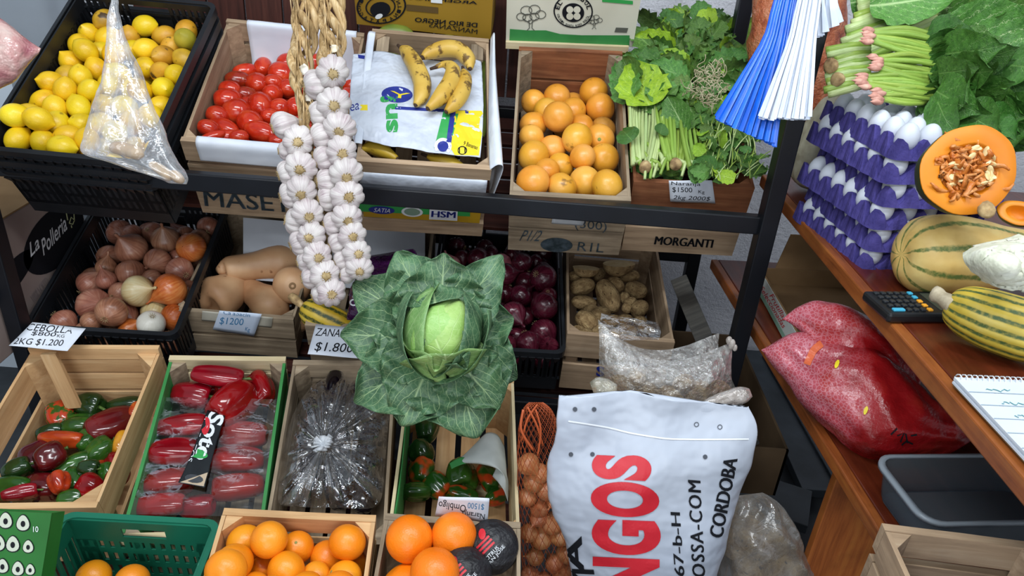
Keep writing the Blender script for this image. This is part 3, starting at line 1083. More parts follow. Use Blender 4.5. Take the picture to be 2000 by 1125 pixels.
C_ORANGE = wood_crate('wooden crate heaped with oranges', ((-0.333, 0.605, 0.44), 4.1, 15, -2.7, 0.280, 0.435, 0.18, 0.975), WOOD_TAN,
                      [(0, 0.5), (0.6, 1.0)], [(0, 0.5), (0.72, 1.0)], [(0.02, 0.5), (0.55, 1.0)])
C_NAVEL = wood_crate('grey wooden crate of large navel oranges', ((-0.067, 0.668, 0.465), 1.8, 9.0, -1.2, 0.262, 0.40, 0.18, 0.98), WOOD_OLD,
                     [(0, 0.5), (0.6, 1.0)], [(0, 0.5), (0.70, 1.0)], [(0.02, 0.5), (0.55, 1.0)])
# --- low ground stand that carries the two front rows
GS = empty('ground_stand', m4(np.eye(3), (-0.55, 0.96, 0)), 'low dark wooden stand under the front rows of crates', 'stand')
for k in range(9):
    board(GS, 'plank', (0, -0.42 + k * 0.118, 0.14 + 0.012 * k), (1.2, 0.1, 0.02), AX_X, WOOD_DARK)
for x in (-0.55, 0, 0.55):
    build(MB().box((x, -0.4, 0.065), (0.05, 0.05, 0.13)).box((x, 0.52, 0.1), (0.05, 0.05, 0.2)).box((x, 0.06, 0.11), (0.05, 0.9, 0.03)), 'trestle', WOOD_DARK, GS, False)


# ------------------------------------------------------------------ fruit and vegetables in the crates
def sph_prof(n, rz, rx, nub0=0.0, nub1=0.0, pw=1.0, shift=0.0):
    """profile of a spheroid with optional nubs at the poles"""
    pr = []
    for j in range(n + 1):
        a = math.pi * j / n
        r = math.sin(a) ** pw * rx
        z = -math.cos(a) * rz
        r *= 1 + shift * math.cos(a)
        if a < 0.5 and nub0:
            z -= nub0 * (1 - a / 0.5) ** 1.6
        if a > math.pi - 0.5 and nub1:
            z += nub1 * (1 - (math.pi - a) / 0.5) ** 1.6
        pr.append((max(r, 0.0002), z))
    return pr


def lumpy(mb, amp, scale, seed):
    v = np.array(mb.v)
    n = fnoise(v, scale, seed)
    v = v * (1 + amp * n)[:, None]
    mb.v = [tuple(p) for p in v]
    return mb


def var_meshes(name, mat, fn, n=3):
    return [fn(k).mesh(name, mat) for k in range(n)]


def me_round(name, mat, r, flat=0.95, seg=24, n=14, lump=0.02, dot=True, k=3, dimple=0.06):
    def f(i):
        mb = MB().lathe([(q, z * flat + (dimple * r * math.exp(-(q / (0.22 * r)) ** 2) * (1 if z < 0 else -0.6))) for q, z in sph_prof(n, r, r)], seg)
        lumpy(mb, lump, 1.6 / r, i * 2.0)
        return mb
    return var_meshes(name, mat, f, k)


def heap_relax(c, p, r, rays, it=50, keep=0.15, tight=0.94):
    """push overlapping fruit apart inside the crate while keeping them near their view rays"""
    n = len(p)
    lo = np.array([-c.w / 2 + 0.012, 0.016, 0.01])
    hi = np.array([c.w / 2 - 0.012, c.L - 0.016, 9.0])
    for k in range(it):
        d = p[:, None] - p[None]
        dist = np.linalg.norm(d, axis=2) + 1e-9
        ov = (r[:, None] + r[None]) * tight - dist
        np.fill_diagonal(ov, 0)
        ov = np.maximum(ov, 0)
        p = p + (d / dist[..., None] * ov[..., None]).sum(1) * 0.32
        if keep and k < it - 8:
            for i in range(n):
                if rays[i] is not None:
                    o, dd = rays[i]
                    q = o + dd * ((p[i] - o) @ dd)
                    p[i] += (q - p[i]) * keep
        p = np.minimum(np.maximum(p, lo + r[:, None]), hi - r[:, None])
    return p


def visible(c, p, r, idx):
    """is sphere idx seen past the other spheres?"""
    w = p @ c.R.T + c.o
    q = np.array([px(x) for x in w])
    rp = r / q[:, 2] * FPX
    for a in range(13):
        rr = 0 if a == 0 else (0.55 if a < 7 else 0.92)
        t = a * 2 * math.pi / 6 + (0.5 if a >= 7 else 0)
        x, y = q[idx, 0] + rr * rp[idx] * math.cos(t), q[idx, 1] + rr * rp[idx] * math.sin(t)
        cov = (q[:, 2] < q[idx, 2] - 0.002) & ((q[:, 0] - x) ** 2 + (q[:, 1] - y) ** 2 < rp ** 2)
        cov[idx] = False
        if not cov.any():
            return True
    return False


def heap(c, pts, r0, z0, z1, fill=True, lift=0.0, fill_gap=1.5, keep=0.15):
    """pts: (px, py[, radius factor]) of the fruit that show. Returns [(world pos, radius, index or None)]"""
    p, r, rays = [], [], []
    for t in pts:
        s = t[2] if len(t) > 2 else 1.0
        l = c_plane(c, t[0], t[1], z0 + lift, z1 + lift)
        o, d = c_ray(c, t[0], t[1])
        p.append(l)
        r.append(r0 * s)
        rays.append((o, d / np.linalg.norm(d)))
    n0 = len(p)
    if fill:
        st = r0 * 2.08
        ny = int((c.L - 0.03) / st)
        nx = int((c.w - 0.02) / st)
        for j in range(ny):
            for i in range(nx):
                y = 0.016 + r0 + j * (c.L - 0.032 - 2 * r0) / max(1, ny - 1)
                x = -c.w / 2 + 0.012 + r0 + (i + (0.3 if j % 2 else 0)) * (c.w - 0.024 - 2 * r0) / max(1, nx - 1)
                z = z0 + (z1 - z0) * y / c.L - fill_gap * r0
                p.append(np.array([x, y, max(z, r0 * 1.05)]))
                r.append(r0 * (0.93 + 0.1 * rng.random()))
                rays.append(None)
    p, r = np.array(p), np.array(r)
    p = heap_relax(c, p, r, rays, keep=keep)
    out = []
    for i in range(len(p)):
        if i < n0 or visible(c, p, r, i):
            out.append((c_wld(c, p[i]), r[i], i if i < n0 else None))
    return out


def row_labels(items, what, where, step):
    """single out each of many look-alikes by its row (from the front) and its place in that row; items: (x, y) in the photo"""
    out = [None] * len(items)
    ymax = max(y for x, y in items)
    rows = {}
    for i, (x, y) in enumerate(items):
        rows.setdefault(int((ymax - y) / step), []).append(i)
    for k, rr in enumerate(sorted(rows)):
        ids = sorted(rows[rr], key=lambda i: items[i][0])
        for j, i in enumerate(ids):
            out[i] = f'{what}{where}, {ORD[k + 1]} row from the front, {ORD[j + 1]} from left' if len(ids) > 1 else f'{what}{where}, alone in {ORD[k + 1]} row from the front'
    return out


def rand_rot():
    return np.array(Quaternion((rng.gauss(0, 1), rng.gauss(0, 1), rng.gauss(0, 1), rng.gauss(0, 1))).normalized().to_matrix())


def put_heap(hp, name, cat, group, meshes, r0, labels, hidden_label, mats=None, rot=None, special=None):
    """meshes: variants of unit size r0; special: {index: (material, label)}"""
    objs = []
    hid = [px(t[0])[:2] for t in hp if t[2] is None]
    hid = iter(row_labels(hid, 'half-buried ' + hidden_label[0], hidden_label[1], hidden_label[2]) if hid else [])
    for pos, r, i in hp:
        me = meshes[rng.randrange(len(meshes))]
        sp = special.get(i) if (special and i is not None) else None
        R = rot(i) if rot else rand_rot()
        o = link(name, me, None, m4(R * (r / r0), pos))
        if sp and sp[0] is not None:
            o.material_slots[0].link = 'OBJECT'
            o.material_slots[0].material = sp[0]
        lb = next(hid) if i is None else (sp[1] if sp and sp[1] else labels[i])
        tag(o, lb, cat, group)
        objs.append((o, i))
    return objs


def crop(pts, ox, oy, s):
    return [(ox + t[0] / s, oy + t[1] / s) + tuple(t[2:]) for t in pts]


def look(o, R):
    """rotation that turns local Z towards the camera"""


# ---- lemons
LE = crop([(62, 617), (95, 715), (165, 600), (205, 650), (243, 718), (350, 715), (300, 635), (215, 527), (282, 572), (258, 440), (340, 472), (400, 568), (425, 645), (362, 330), (420, 408), (455, 270), (412, 238), (468, 178), (505, 362),
           (480, 482), (545, 108), (552, 200), (520, 262), (742, 143), (865, 190), (975, 160), (960, 212), (680, 190), (762, 258), (690, 262), (865, 297), (905, 262), (772, 355), (955, 312), (845, 380), (905, 402), (835, 458),
           (845, 560), (600, 280), (620, 395), (550, 555), (650, 560), (600, 690), (700, 640), (435, 740), (340, 765), (350, 402), (760, 470), (560, 450), (700, 470), (780, 610), (520, 650)], 0, 0, 2.678)
lemon_me = var_meshes('lemon', LEMON, lambda k: lumpy(MB().lathe(sph_prof(16, 0.031, 0.0265, 0.003, 0.006), 24), 0.02, 60, k), 4)
hp = heap(C_LEMON, LE, 0.0275, C_LEMON.h - 0.035, C_LEMON.h - 0.075)
lab = row_labels([(x, y) for x, y, *_ in LE], 'yellow lemon', ' of the black crate', 30)
sp = {20: (LEMON_OLD, 'dull ochre lemon at the back of the black crate beside the bag'), 24: (LEMON_OLD, 'brown-spotted lemon below the back corner of the black crate'), 25: (LEMON_OLD, 'dull dark-yellow lemon in the far back corner of the crate'),
      26: (LEMON_GREEN, 'greenish-yellow lemon near the far back corner of the black crate'), 30: (LEMON_OLD, 'wrinkled amber lemon with dark blotches, upper half of the heap'), 31: (LEMON_OLD, 'amber lemon half hidden behind the wrinkled lemon'), 27: (LEMON_OLD, 'old ochre lemon tucked just behind the hanging bag'),
      46: (LEMON_OLD, 'brownish lemon wedged low against the crate wall'), 33: (LEMON_OLD, None), 34: (LEMON_OLD, None)}
put_heap(hp, 'lemon', 'lemon', 'lemons in the black crate', lemon_me, 0.0275, lab, ('lemon', ' in the black crate', 30), special=sp)

# ---- tomatoes (plum): (x, y, half length, half width, angle) in a 2.678x crop
TO = [(265, 472, 46, 40, 0), (275, 522, 58, 50, 0), (332, 420, 54, 40, 10), (370, 374, 52, 34, 10), (465, 352, 50, 38, 60), (440, 440, 54, 50, -40), (565, 385, 56, 52, 0), (522, 428, 40, 34, 0), (380, 497, 46, 34, 5), (515, 492, 46, 42, 40),
      (455, 550, 62, 54, -60), (390, 545, 40, 34, 0), (320, 582, 60, 56, 0), (218, 606, 48, 40, 0), (252, 666, 72, 44, -15), (175, 672, 46, 36, 0), (398, 645, 64, 56, -45), (455, 690, 74, 46, -20), (195, 716, 56, 24, 5), (335, 716, 40, 30, 0),
      (545, 738, 40, 26, 0), (500, 610, 40, 36, 0), (545, 562, 42, 40, 0), (595, 462, 46, 42, 0), (738, 335, 36, 44, 80), (640, 560, 52, 44, 30), (650, 660, 56, 44, -20), (600, 660, 52, 46, 0), (690, 440, 52, 46, 30), (720, 600, 52, 46, 30), (700, 700, 52, 46, 0), (600, 330, 50, 42, 0), (660, 390, 50, 44, 20), (290, 716, 44, 34, 0)]


def lay(c, x, y, ang, z0, z1, zoff):
    """crate-local pose: local Z along the image direction ang (degrees, counter-clockwise from right), Y out of the heap"""
    p = c_plane(c, x, y, z0 + zoff, z1 + zoff)
    a = math.radians(ang)
    q = c_plane(c, x + 8 * math.cos(a), y - 8 * math.sin(a), z0 + zoff, z1 + zoff)
    R = basis_z(q - p, (0, 0, 1))
    return c_wld(c, p), c.R @ R


def put_laid(c, items, z0, z1, meshes, name, cat, group, labels, special=None, ref=1.0, sink=0.9, mats=None, squeeze=True, wob=0.25):
    """items: (x, y, half length px, half width px, angle); meshes of unit half length / half width"""
    P0 = []
    info = []
    for i, t in enumerate(items):
        x, y, hl, hw, ang = t[:5]
        W, R = lay(c, x, y, ang, z0, z1, 0)
        d = px(W)[2]
        info.append((R, hl * d / FPX, hw * d / FPX))
        P0.append(c_loc(c, W))
    p = np.array(P0)
    r = np.array([(a * b * b) ** (1 / 3) for _, a, b in info])
    rays = []
    for t in items:
        o, d = c_ray(c, t[0], t[1])
        rays.append((o, d / np.linalg.norm(d)))
    p = heap_relax(c, p, r, rays, it=40, keep=0.25, tight=0.82)
    objs = []
    for i, t in enumerate(items):
        R, sl, sw = info[i]
        Rj = R @ np.array(Euler((rng.uniform(-wob, wob), rng.uniform(-wob, wob), rng.uniform(0, 6.28))).to_matrix())
        o = link(name, meshes[rng.randrange(len(meshes))] if not isinstance(meshes, dict) else meshes[t[5]], None, m4(Rj @ np.diag([sw, sw, sl]), c_wld(c, p[i])))
        s2 = special.get(i) if special else None
        if s2 and s2[0] is not None:
            o.material_slots[0].link = 'OBJECT'
            o.material_slots[0].material = s2[0]
        tag(o, (s2[1] if s2 and s2[1] else labels[i]), cat, group)
        objs.append(o)
    return objs


def sc(items, ox, oy, s):
    return [(ox + t[0] / s, oy + t[1] / s, t[2] / s, t[3] / s, t[4]) + tuple(t[5:]) for t in items]


plum = var_meshes('tomato', TOMATO, lambda k: lumpy(MB().lathe(sph_prof(14, 1.0, 1.0, -0.05, 0.04, 0.85), 20), 0.03, 1.3, k), 3)
TOs = [(a, b, c_ * 1.26, d * 1.22, e) for a, b, c_, d, e in sc(TO, 340, 0, 2.678)]
lab = row_labels([(t[0], t[1]) for t in TOs], 'red plum tomato', ' of the wooden crate', 26)
sp = {2: (TOMATO_DARK, 'dark brownish-red tomato near the left wall of the crate'), 8: (TOMATO_DARK, 'small dark orange-brown tomato in the middle of the heap'), 4: (None, 'red tomato standing upright at the back of the heap'), 12: (None, 'round red tomato with its blossom end facing out'),
      14: (None, 'long glossy red tomato lying flat by the front left corner'), 17: (None, 'long glossy red tomato lying against the white paper')}
tom = put_laid(C_TOMATO, TOs, C_TOMATO.h - 0.035, C_TOMATO.h - 0.115, plum, 'tomato', 'tomato', 'tomatoes in the paper-lined crate', lab, sp)
# tomatoes of the layer below
hp = heap(C_TOMATO, [(t[0], t[1]) for t in TOs], 0.024, C_TOMATO.h - 0.035, C_TOMATO.h - 0.115, fill_gap=1.7, keep=0.4)
small = var_meshes('tomato', TOMATO, lambda k: MB().lathe(sph_prof(10, 0.026, 0.023), 16), 1)
put_heap([t for t in hp if t[2] is None], 'tomato', 'tomato', 'tomatoes in the paper-lined crate', small, 0.024, [], ('tomato', ' under the top layer', 26))
scar = MB().lathe([(0.0002, 0.985), (0.10, 0.985), (0.12, 0.975), (0.13, 0.95)], 8).mesh('stem_scar', STEMDOT)
for o in tom[::3]:
    link('stem_scar', scar, o)

# ---- grapefruit
GR = [(160, 440, .9), (260, 425, .98), (440, 395, 1.02), (470, 468, 1.06), (168, 535, .95), (292, 515, 1.04), (360, 485, .98), (508, 562, .86), (250, 620, .95), (360, 615, 1.02), (440, 597, 1.02), (168, 675, 1.05), (305, 712, .9), (500, 682, 1.0),
      (165, 785, 1.05), (290, 800, .95), (400, 768, 1.0), (515, 800, 1.02), (240, 735, .8), (395, 690, .85), (225, 480, .9), (380, 545, .9), (140, 600, .85)]
GRs = crop(GR, 960, 0, 2.206)
gm = me_round('grapefruit', GRAPEFRUIT, 0.0375, 0.93, 28, 18, 0.015)
hp = heap(C_GRAPE, GRs, 0.0385, C_GRAPE.h - 0.035, C_GRAPE.h - 0.10)
lab = row_labels([(t[0], t[1]) for t in GRs], 'orange-yellow grapefruit', ' of the grey crate', 36)
sp = {7: (GRAPEFRUIT_OLD, 'grapefruit with a large dark brown scar, by the crate wall'), 10: (None, 'yellow grapefruit whose green stem end faces out'), 2: (None, 'topmost grapefruit at the back, beside the crate corner')}
gob = put_heap(hp, 'grapefruit', 'grapefruit', 'grapefruit in the grey crate', gm, 0.0375, lab, ('grapefruit', ' in the grey crate', 36), special=sp)
nub = MB().lathe([(0.0001, 0.0345), (0.003, 0.0347), (0.0045, 0.034), (0.005, 0.032)], 8).mesh('stem_end', mat_plain('green_stem_end', '#7c8a3a', 0.7))
for o, i in gob:
    if i == 10:
        o.matrix_basis = Matrix(m4(basis_z(CAM - np.array(o.matrix_basis.translation), (0, 0, 1)) * (o.scale[0]), np.array(o.matrix_basis.translation)))
        link('stem_end', nub, o)

# ---- onions
def onion_mesh(k, mat, r=0.04):
    pr = []
    for j in range(17):
        a = math.pi * j / 16
        q, z = math.sin(a) * r, -math.cos(a) * r * 0.9
        if a > 2.35:
            f = (a - 2.35) / (math.pi - 2.35)
            q = q * (1 - 0.25 * f) + 0.004 * f
            z += 0.014 * f ** 1.5
        pr.append((max(q, 0.001), z))
    pr += [(0.0035, r * 0.9 + 0.020), (0.0045, r * 0.9 + 0.026), (0.0015, r * 0.9 + 0.030)]
    return lumpy(MB().lathe(pr, 24, lambda th, t: 1 + 0.012 * math.sin(9 * th + k) * math.sin(math.pi * min(1, t * 1.2))), 0.035, 45, k)


onion_roots = MB()
for k in range(9):
    a = k * 0.7
    onion_roots.tube([(0.002 * math.cos(a), 0.002 * math.sin(a), -0.034), (0.006 * math.cos(a), 0.006 * math.sin(a), -0.040), (0.010 * math.cos(a), 0.010 * math.sin(a), -0.041)], 0.0007, 4)
onion_roots = onion_roots.mesh('root_tuft', ROOTS)
ON = [(600, 570, .9), (615, 712, 1.1), (690, 815, 1.0), (790, 775, 1.0), (842, 355, 1.12), (712, 402, .85), (680, 478, .7), (832, 512, 1.0), (895, 642, 1.05), (1105, 625, 1.12), (1030, 440, .95), (1080, 300, 1.0), (985, 250, .8), (1245, 372, 1.05),
      (1190, 495, .95), (862, 262, .8), (768, 632, .75), (982, 548, .75), (1015, 752, .9), (1110, 805, .9), (992, 862, .9), (855, 868, .75), (462, 852, .85), (1345, 225, .85), (1195, 275, .8), (1230, 590, .75), (590, 835, .7), (1140, 400, .7), (540, 870, .7), (700, 560, .7), (1290, 290, .8)]
ONs = crop(ON, 0, 380, 3.309)
om = var_meshes('onion', ONION, lambda k: onion_mesh(k, ONION), 4)
hp = heap(C_ONION, ONs, 0.040, C_ONION.h - 0.03, C_ONION.h - 0.03)
lab = row_labels([(t[0], t[1]) for t in ONs], 'brown-skinned onion', ' of the black crate', 34)
sp = {8: (ONION_PALE, 'pale straw-coloured onion in the middle of the heap'), 9: (ONION_ORANGE, 'glossy orange-red onion next to the pale one'), 13: (ONION_ORANGE, 'orange onion with a pale top, against the crate wall'), 18: (ONION_PALE, 'golden onion with a green sprout tip'), 19: (ONION_ORANGE, 'orange onion in the front corner of the crate'),
      20: (ONION_WHITE, 'white peeled onion at the front rim'), 21: (ONION_ORANGE, 'small orange onion beside the white onion'), 4: (None, 'largest brown onion with a papery neck, at the back')}
oo = put_heap(hp, 'onion', 'onion', 'brown onions in the black crate', om, 0.04, lab, ('brown onion', ' under the heap', 34), special=sp)
for o, i in oo[::2]:
    link('root_tuft', onion_roots, o)

# ---- red onions
RO = [(615, 160, .85), (685, 122, .75), (770, 128, 1.0), (838, 102, .8), (650, 202, .75), (708, 218, .75), (898, 155, .95), (918, 212, 1.0), (1015, 162, 1.0), (1085, 152, .8), (962, 112, .95), (1128, 190, .8), (1130, 255, 1.25), (1035, 242, .95), (920, 322, .9),
      (1005, 332, 1.0), (1100, 345, .85), (1145, 412, 1.2), (965, 447, 1.1), (1035, 440, .85), (1112, 522, 1.2), (998, 547, 1.0), (1082, 608, 1.05), (1172, 612, .8), (1175, 335, .75), (960, 610, .9), (890, 420, .9), (860, 330, .9), (820, 200, .9), (880, 520, .9)]
ROs = crop(RO, 660, 460, 2.8125)
rm = var_meshes('red_onion', ONION_RED, lambda k: onion_mesh(k + 3, ONION_RED), 4)
hp = heap(C_RED, ROs, 0.0325, C_RED.h - 0.03, C_RED.h - 0.03)
lab = row_labels([(t[0], t[1]) for t in ROs], 'dark red onion', ' beside the cabbage', 34)
sp = {0: (ONION_PINK, 'dull pink onion at the back corner of the red onions'), 6: (ONION_PINK, 'pink-skinned onion partly under a dark red one'), 8: (None, 'bright purple-red onion with a pointed neck at the back'), 12: (None, 'large dark red onion with peeling skin near the crate wall')}
oo = put_heap(hp, 'red_onion', 'onion', 'red onions in the black crate', rm, 0.04, lab, ('red onion', ' under the heap', 34), special=sp)
for o, i in oo[::2]:
    link('root_tuft', onion_roots, o)

# ---- potatoes
PO = [(190, 330, 84, 58, 8), (355, 392, 135, 72, -62), (492, 262, 66, 42, 5), (535, 352, 78, 56, -18), (200, 436, 84, 50, 5), (300, 512, 68, 54, 15), (225, 557, 92, 64, -35), (555, 472, 74, 54, 25), (460, 550, 58, 44, 0), (562, 556, 46, 40, 0),
      (405, 318, 70, 48, -40), (462, 402, 46, 36, -70), (502, 432, 50, 36, 30), (160, 622, 46, 42, 0), (140, 262, 50, 36, 0), (300, 250, 50, 36, 20), (480, 470, 44, 34, 80), (380, 560, 60, 46, 10), (250, 490, 60, 46, 30), (300, 620, 70, 46, 10), (480, 620, 70, 46, -10), (600, 610, 60, 40, 0), (400, 640, 60, 40, 0), (200, 640, 60, 40, 0)]
pm = var_meshes('potato', POTATO, lambda k: lumpy(MB().lathe(sph_prof(14, 1, 1, 0, 0, 0.8), 20), 0.10, 1.5, k * 3.0), 5)
POs = sc(PO, 1080, 460, 3.308)
lab = row_labels([(t[0], t[1]) for t in POs], 'dusty brown potato', ' of the wooden crate', 24)
sp = {1: (None, 'longest potato, lying slantwise on top of the heap'), 6: (None, 'smooth pale brown potato by the front left of the crate')}
pot = put_laid(C_POTATO, POs, C_POTATO.h - 0.03, C_POTATO.h - 0.055, pm, 'potato', 'potato', 'potatoes in the wooden crate', lab, sp)
# two halved potatoes at the back, cut side up
half = MB()
pr = [(max(0.001, math.sin(a)), -math.cos(a)) for a in np.linspace(0, math.pi / 2, 9)]
half.lathe([(r, z * 0.75) for r, z in pr], 22)
half.lathe([(1.0, 0.0), (0.6, 0.02), (0.001, 0.03)], 22, mi=1)
half = lumpy(half, 0.05, 1.5, 2.0).mesh('half_potato', [POTATO, POTATO_CUT])
for (x, y, hl, hw, ang), lb in zip(sc([(215, 228, 86, 46, -8), (428, 200, 118, 62, 18)], 1080, 460, 3.308), ('smaller potato half with a pale cut rim at the back of the crate', 'larger pale cut potato half at the back of the crate')):
    W, R = lay(C_POTATO, x, y - 6, ang, C_POTATO.h, C_POTATO.h - 0.02, 0.016)
    d = px(W)[2]
    zc = unit(np.array([0, 0, 1.0]) + 0.20 * FW)
    xa = R[:, 2]
    Rm = np.stack([unit(xa - zc * (xa @ zc)), np.cross(zc, unit(xa - zc * (xa @ zc))), zc], 1)
    tag(link('half_potato', half, None, m4(Rm @ np.diag([hl * d / FPX, hw * d / FPX * 1.3, hw * d / FPX * 1.9]), W)), lb, 'potato', 'halved potatoes')

# ---- oranges
OR = crop([(573, 945, 1.05), (730, 962, 1.03), (880, 992, .95), (1105, 987, 1.06), (1012, 1042, .98), (570, 1062, 1.0), (530, 1130, 1.08), (700, 1092, .85), (825, 1092, 1.02), (970, 1120, .8), (1135, 1118, .98), (660, 1180, 1), (900, 1190, 1), (1050, 1190, 1), (780, 1210, 1), (480, 1215, 1)], 220, 660, 2.4196)
orm = me_round('orange', ORANGE, 0.0315, 0.97, 28, 18, 0.012)
hp = heap(C_ORANGE, OR, 0.0315, C_ORANGE.h - 0.0, C_ORANGE.h - 0.042)
lab = row_labels([(t[0], t[1]) for t in OR], 'bright orange', ' of the heaped crate', 34)
sp = {0: (None, 'bright orange in the back corner nearest the green crate'), 3: (None, 'bright orange in the back corner nearest the navel oranges'), 1: (None, 'bright orange against the back board, second along'), 8: (None, 'bright orange with its navel up in the middle of the crate')}
oo = put_heap(hp, 'orange', 'orange', 'oranges in the heaped crate', orm, 0.0315, lab, ('orange', ' under the top oranges', 34), special=sp)
star = MB().lathe([(0.0001, 0.0300), (0.0022, 0.0302), (0.0030, 0.0297), (0.0034, 0.0285)], 7).mesh('stem_end', mat_plain('dry_stem_end', '#8a8a4a', 0.8))
for o, i in oo[::2]:
    link('stem_end', star, o)

NA = crop([(378, 942, 1.1), (500, 905, 1.0), (215, 948, 1.0), (215, 1135, 1.08), (385, 1120, 1.0)], 700, 720, 2.7786)
nm_ = me_round('navel_orange', NAVEL, 0.0425, 0.98, 32, 20, 0.012)
hp = heap(C_NAVEL, NA, 0.0425, C_NAVEL.h - 0.005, C_NAVEL.h - 0.05, fill=False)
nl = ['largest navel orange, whole and on top of its crate', 'navel orange behind the paper-wrapped one', 'navel orange in the shaded back corner of its crate', 'navel orange at the bottom edge by the crate wall', 'navel orange between the largest one and a wrapped one', 'small navel orange below the wrapped fruit']
put_heap(hp, 'navel_orange', 'orange', 'navel oranges', nm_, 0.0425, nl, ('navel orange', '', 30))


# ------------------------------------------------------------------ peppers
def pepper_mesh(k, lobes=4, taper=0.18, seg=32):
    pr = []
    for j in range(19):
        a = math.pi * j / 18
        r = math.sin(a) ** 0.55
        z = -math.cos(a)
        r *= 1 - taper * (0.5 - 0.5 * z)
        if z > 0 and r < 0.75:
            z -= 0.30 * (1 - r / 0.75) ** 1.3
        if z < 0 and r < 0.5:
            z += 0.16 * (1 - r / 0.5)
        pr.append((max(r, 0.001), z))
    ph = k * 0.9
    mb = MB().lathe(pr, seg, lambda th, t: 1 - 0.17 * (0.5 + 0.5 * math.cos(lobes * th + ph)) ** 2.2 + 0.05 * math.sin(th * 2 + k))
    lumpy(mb, 0.07, 1.1, k * 1.9)
    return mb


PEP_ME = {c: [pepper_mesh(k, 3 + k % 2, (0.1, 0.3, 0.2)[k % 3]).mesh('pepper', PEPPER[c]) for k in range(3)] for c in PEPPER}
_st = MB().tube([(0, 0, 0.62), (0.02, 0, 0.85), (0.10, 0.03, 1.06), (0.16, 0.04, 1.16)], [0.17, 0.10, 0.10, 0.13], 8)
_st.lathe([(0.34, 0.68), (0.30, 0.74), (0.16, 0.76)], 10, lambda th, t: 1 + 0.15 * math.cos(5 * th))
STEM_ME = _st.mesh('stem', PEPPER_STEM)


def peppers(c, items, z0, z1, group, stems=None, wob=0.3, wide=1.36):
    """items: (x, y, half length px, half width px, angle of the stem end, colour, label)"""
    it = [(t[0], t[1], t[2] * 1.14, t[3] * wide, t[4], t[5]) for t in items]
    ms = {k: v for k, v in PEP_ME.items()}
    pick = {k: None for k in ms}

    class D(dict):
        def __getitem__(s, k):
            return ms[k][rng.randrange(3)]
    objs = put_laid(c, it, z0, z1, D(), 'bell_pepper', 'pepper', group, [t[6] for t in items], wob=wob)
    for i, o in enumerate(objs):
        if stems is None or i in stems:
            link('stem', STEM_ME, o)
    return objs


MX = [(305, 360, 62, 52, 100, 'mottled', 'mottled orange and green pepper at the back of the tan crate'), (402, 326, 68, 52, -10, 'darkgreen', 'dark green pepper touching the wooden brace at the back'), (592, 322, 74, 40, 10, 'darkgreen', 'dark green pepper half behind the big dark red one'),
      (642, 348, 40, 32, 60, 'orange', 'orange pepper against the crate wall, behind the dark red one'), (520, 415, 105, 66, 25, 'darkred', 'largest dark red pepper, lying slantwise near the crate wall'), (372, 420, 72, 50, 0, 'green', 'green pepper between the mottled and dark red peppers'), (240, 448, 56, 40, 10, 'darkgreen', 'dark green pepper behind the orange elongated one'),
      (285, 492, 98, 38, 5, 'orange', 'long orange-red pepper lying flat across the heap'), (155, 572, 82, 68, 110, 'darkred', 'wine-red pepper by the slatted wall'), (255, 568, 60, 50, 40, 'darkred', 'red pepper beneath the long orange one'), (465, 536, 62, 52, 30, 'green', 'glossy green pepper under the largest dark red one'),
      (562, 502, 52, 36, 75, 'yellow', 'yellow-orange pepper against the crate wall'), (350, 590, 84, 52, 10, 'green', 'light green pepper in the middle of the heap'), (358, 655, 56, 34, -75, 'green', 'narrow green pepper pointing towards the front board'), (465, 612, 36, 30, 60, 'orange', 'small wrinkled orange pepper near the middle'),
      (532, 592, 44, 36, 80, 'red', 'small red pepper squeezed against the crate wall'), (430, 697, 54, 50, 140, 'red', 'red pepper with its green stem end facing out'), (285, 692, 50, 44, 100, 'orange', 'knobbly orange-red pepper by the front board'), (195, 702, 74, 52, 0, 'darkred', 'dark red pepper resting on the front board'),
      (75, 688, 84, 44, 0, 'green', 'green pepper in the front corner of the tan crate'), (90, 728, 70, 30, 5, 'red', 'red pepper lying along the front board'), (332, 742, 50, 30, 0, 'green', 'green pepper just behind the front board'), (448, 765, 46, 46, 0, 'orange', 'brick-orange pepper in the front corner by the wall'),
      (235, 648, 52, 36, 0, 'darkgreen', 'dark green pepper wedged under the wine-red one'), (408, 632, 44, 36, 0, 'darkgreen', 'dark green pepper filling the middle gap'), (500, 640, 46, 36, 80, 'green', 'green pepper behind the stem-end red one'), (410, 482, 50, 40, 40, 'green', 'pale green pepper below the largest dark red one'), (560, 660, 50, 40, 60, 'red', 'red pepper low against the crate wall'), (60, 640, 60, 40, 30, 'darkgreen', 'dark green pepper low by the slatted wall')]
peppers(C_MIXED, [t[:5] + t[5:] for t in sc(MX, 0, 660, 2.418)], 0.085, 0.055, 'small mixed peppers')
# slanting brace in the back corner of the tan crate
_a, _b = c_loc(C_MIXED, P(95, 690, px(c_wld(C_MIXED, (-C_MIXED.w / 2, C_MIXED.L, C_MIXED.h)))[2] - 0.06)), c_plane(C_MIXED, 145, 795, 0.08)
board(C_MIXED.root, 'brace', (_a + _b) / 2, (np.linalg.norm(_b - _a), 0.035, 0.01), basis_z(np.cross(unit(_b - _a), (1, 0, 0)), np.cross(np.cross(unit(_b - _a), (1, 0, 0)), unit(_b - _a))), WOOD_TAN)

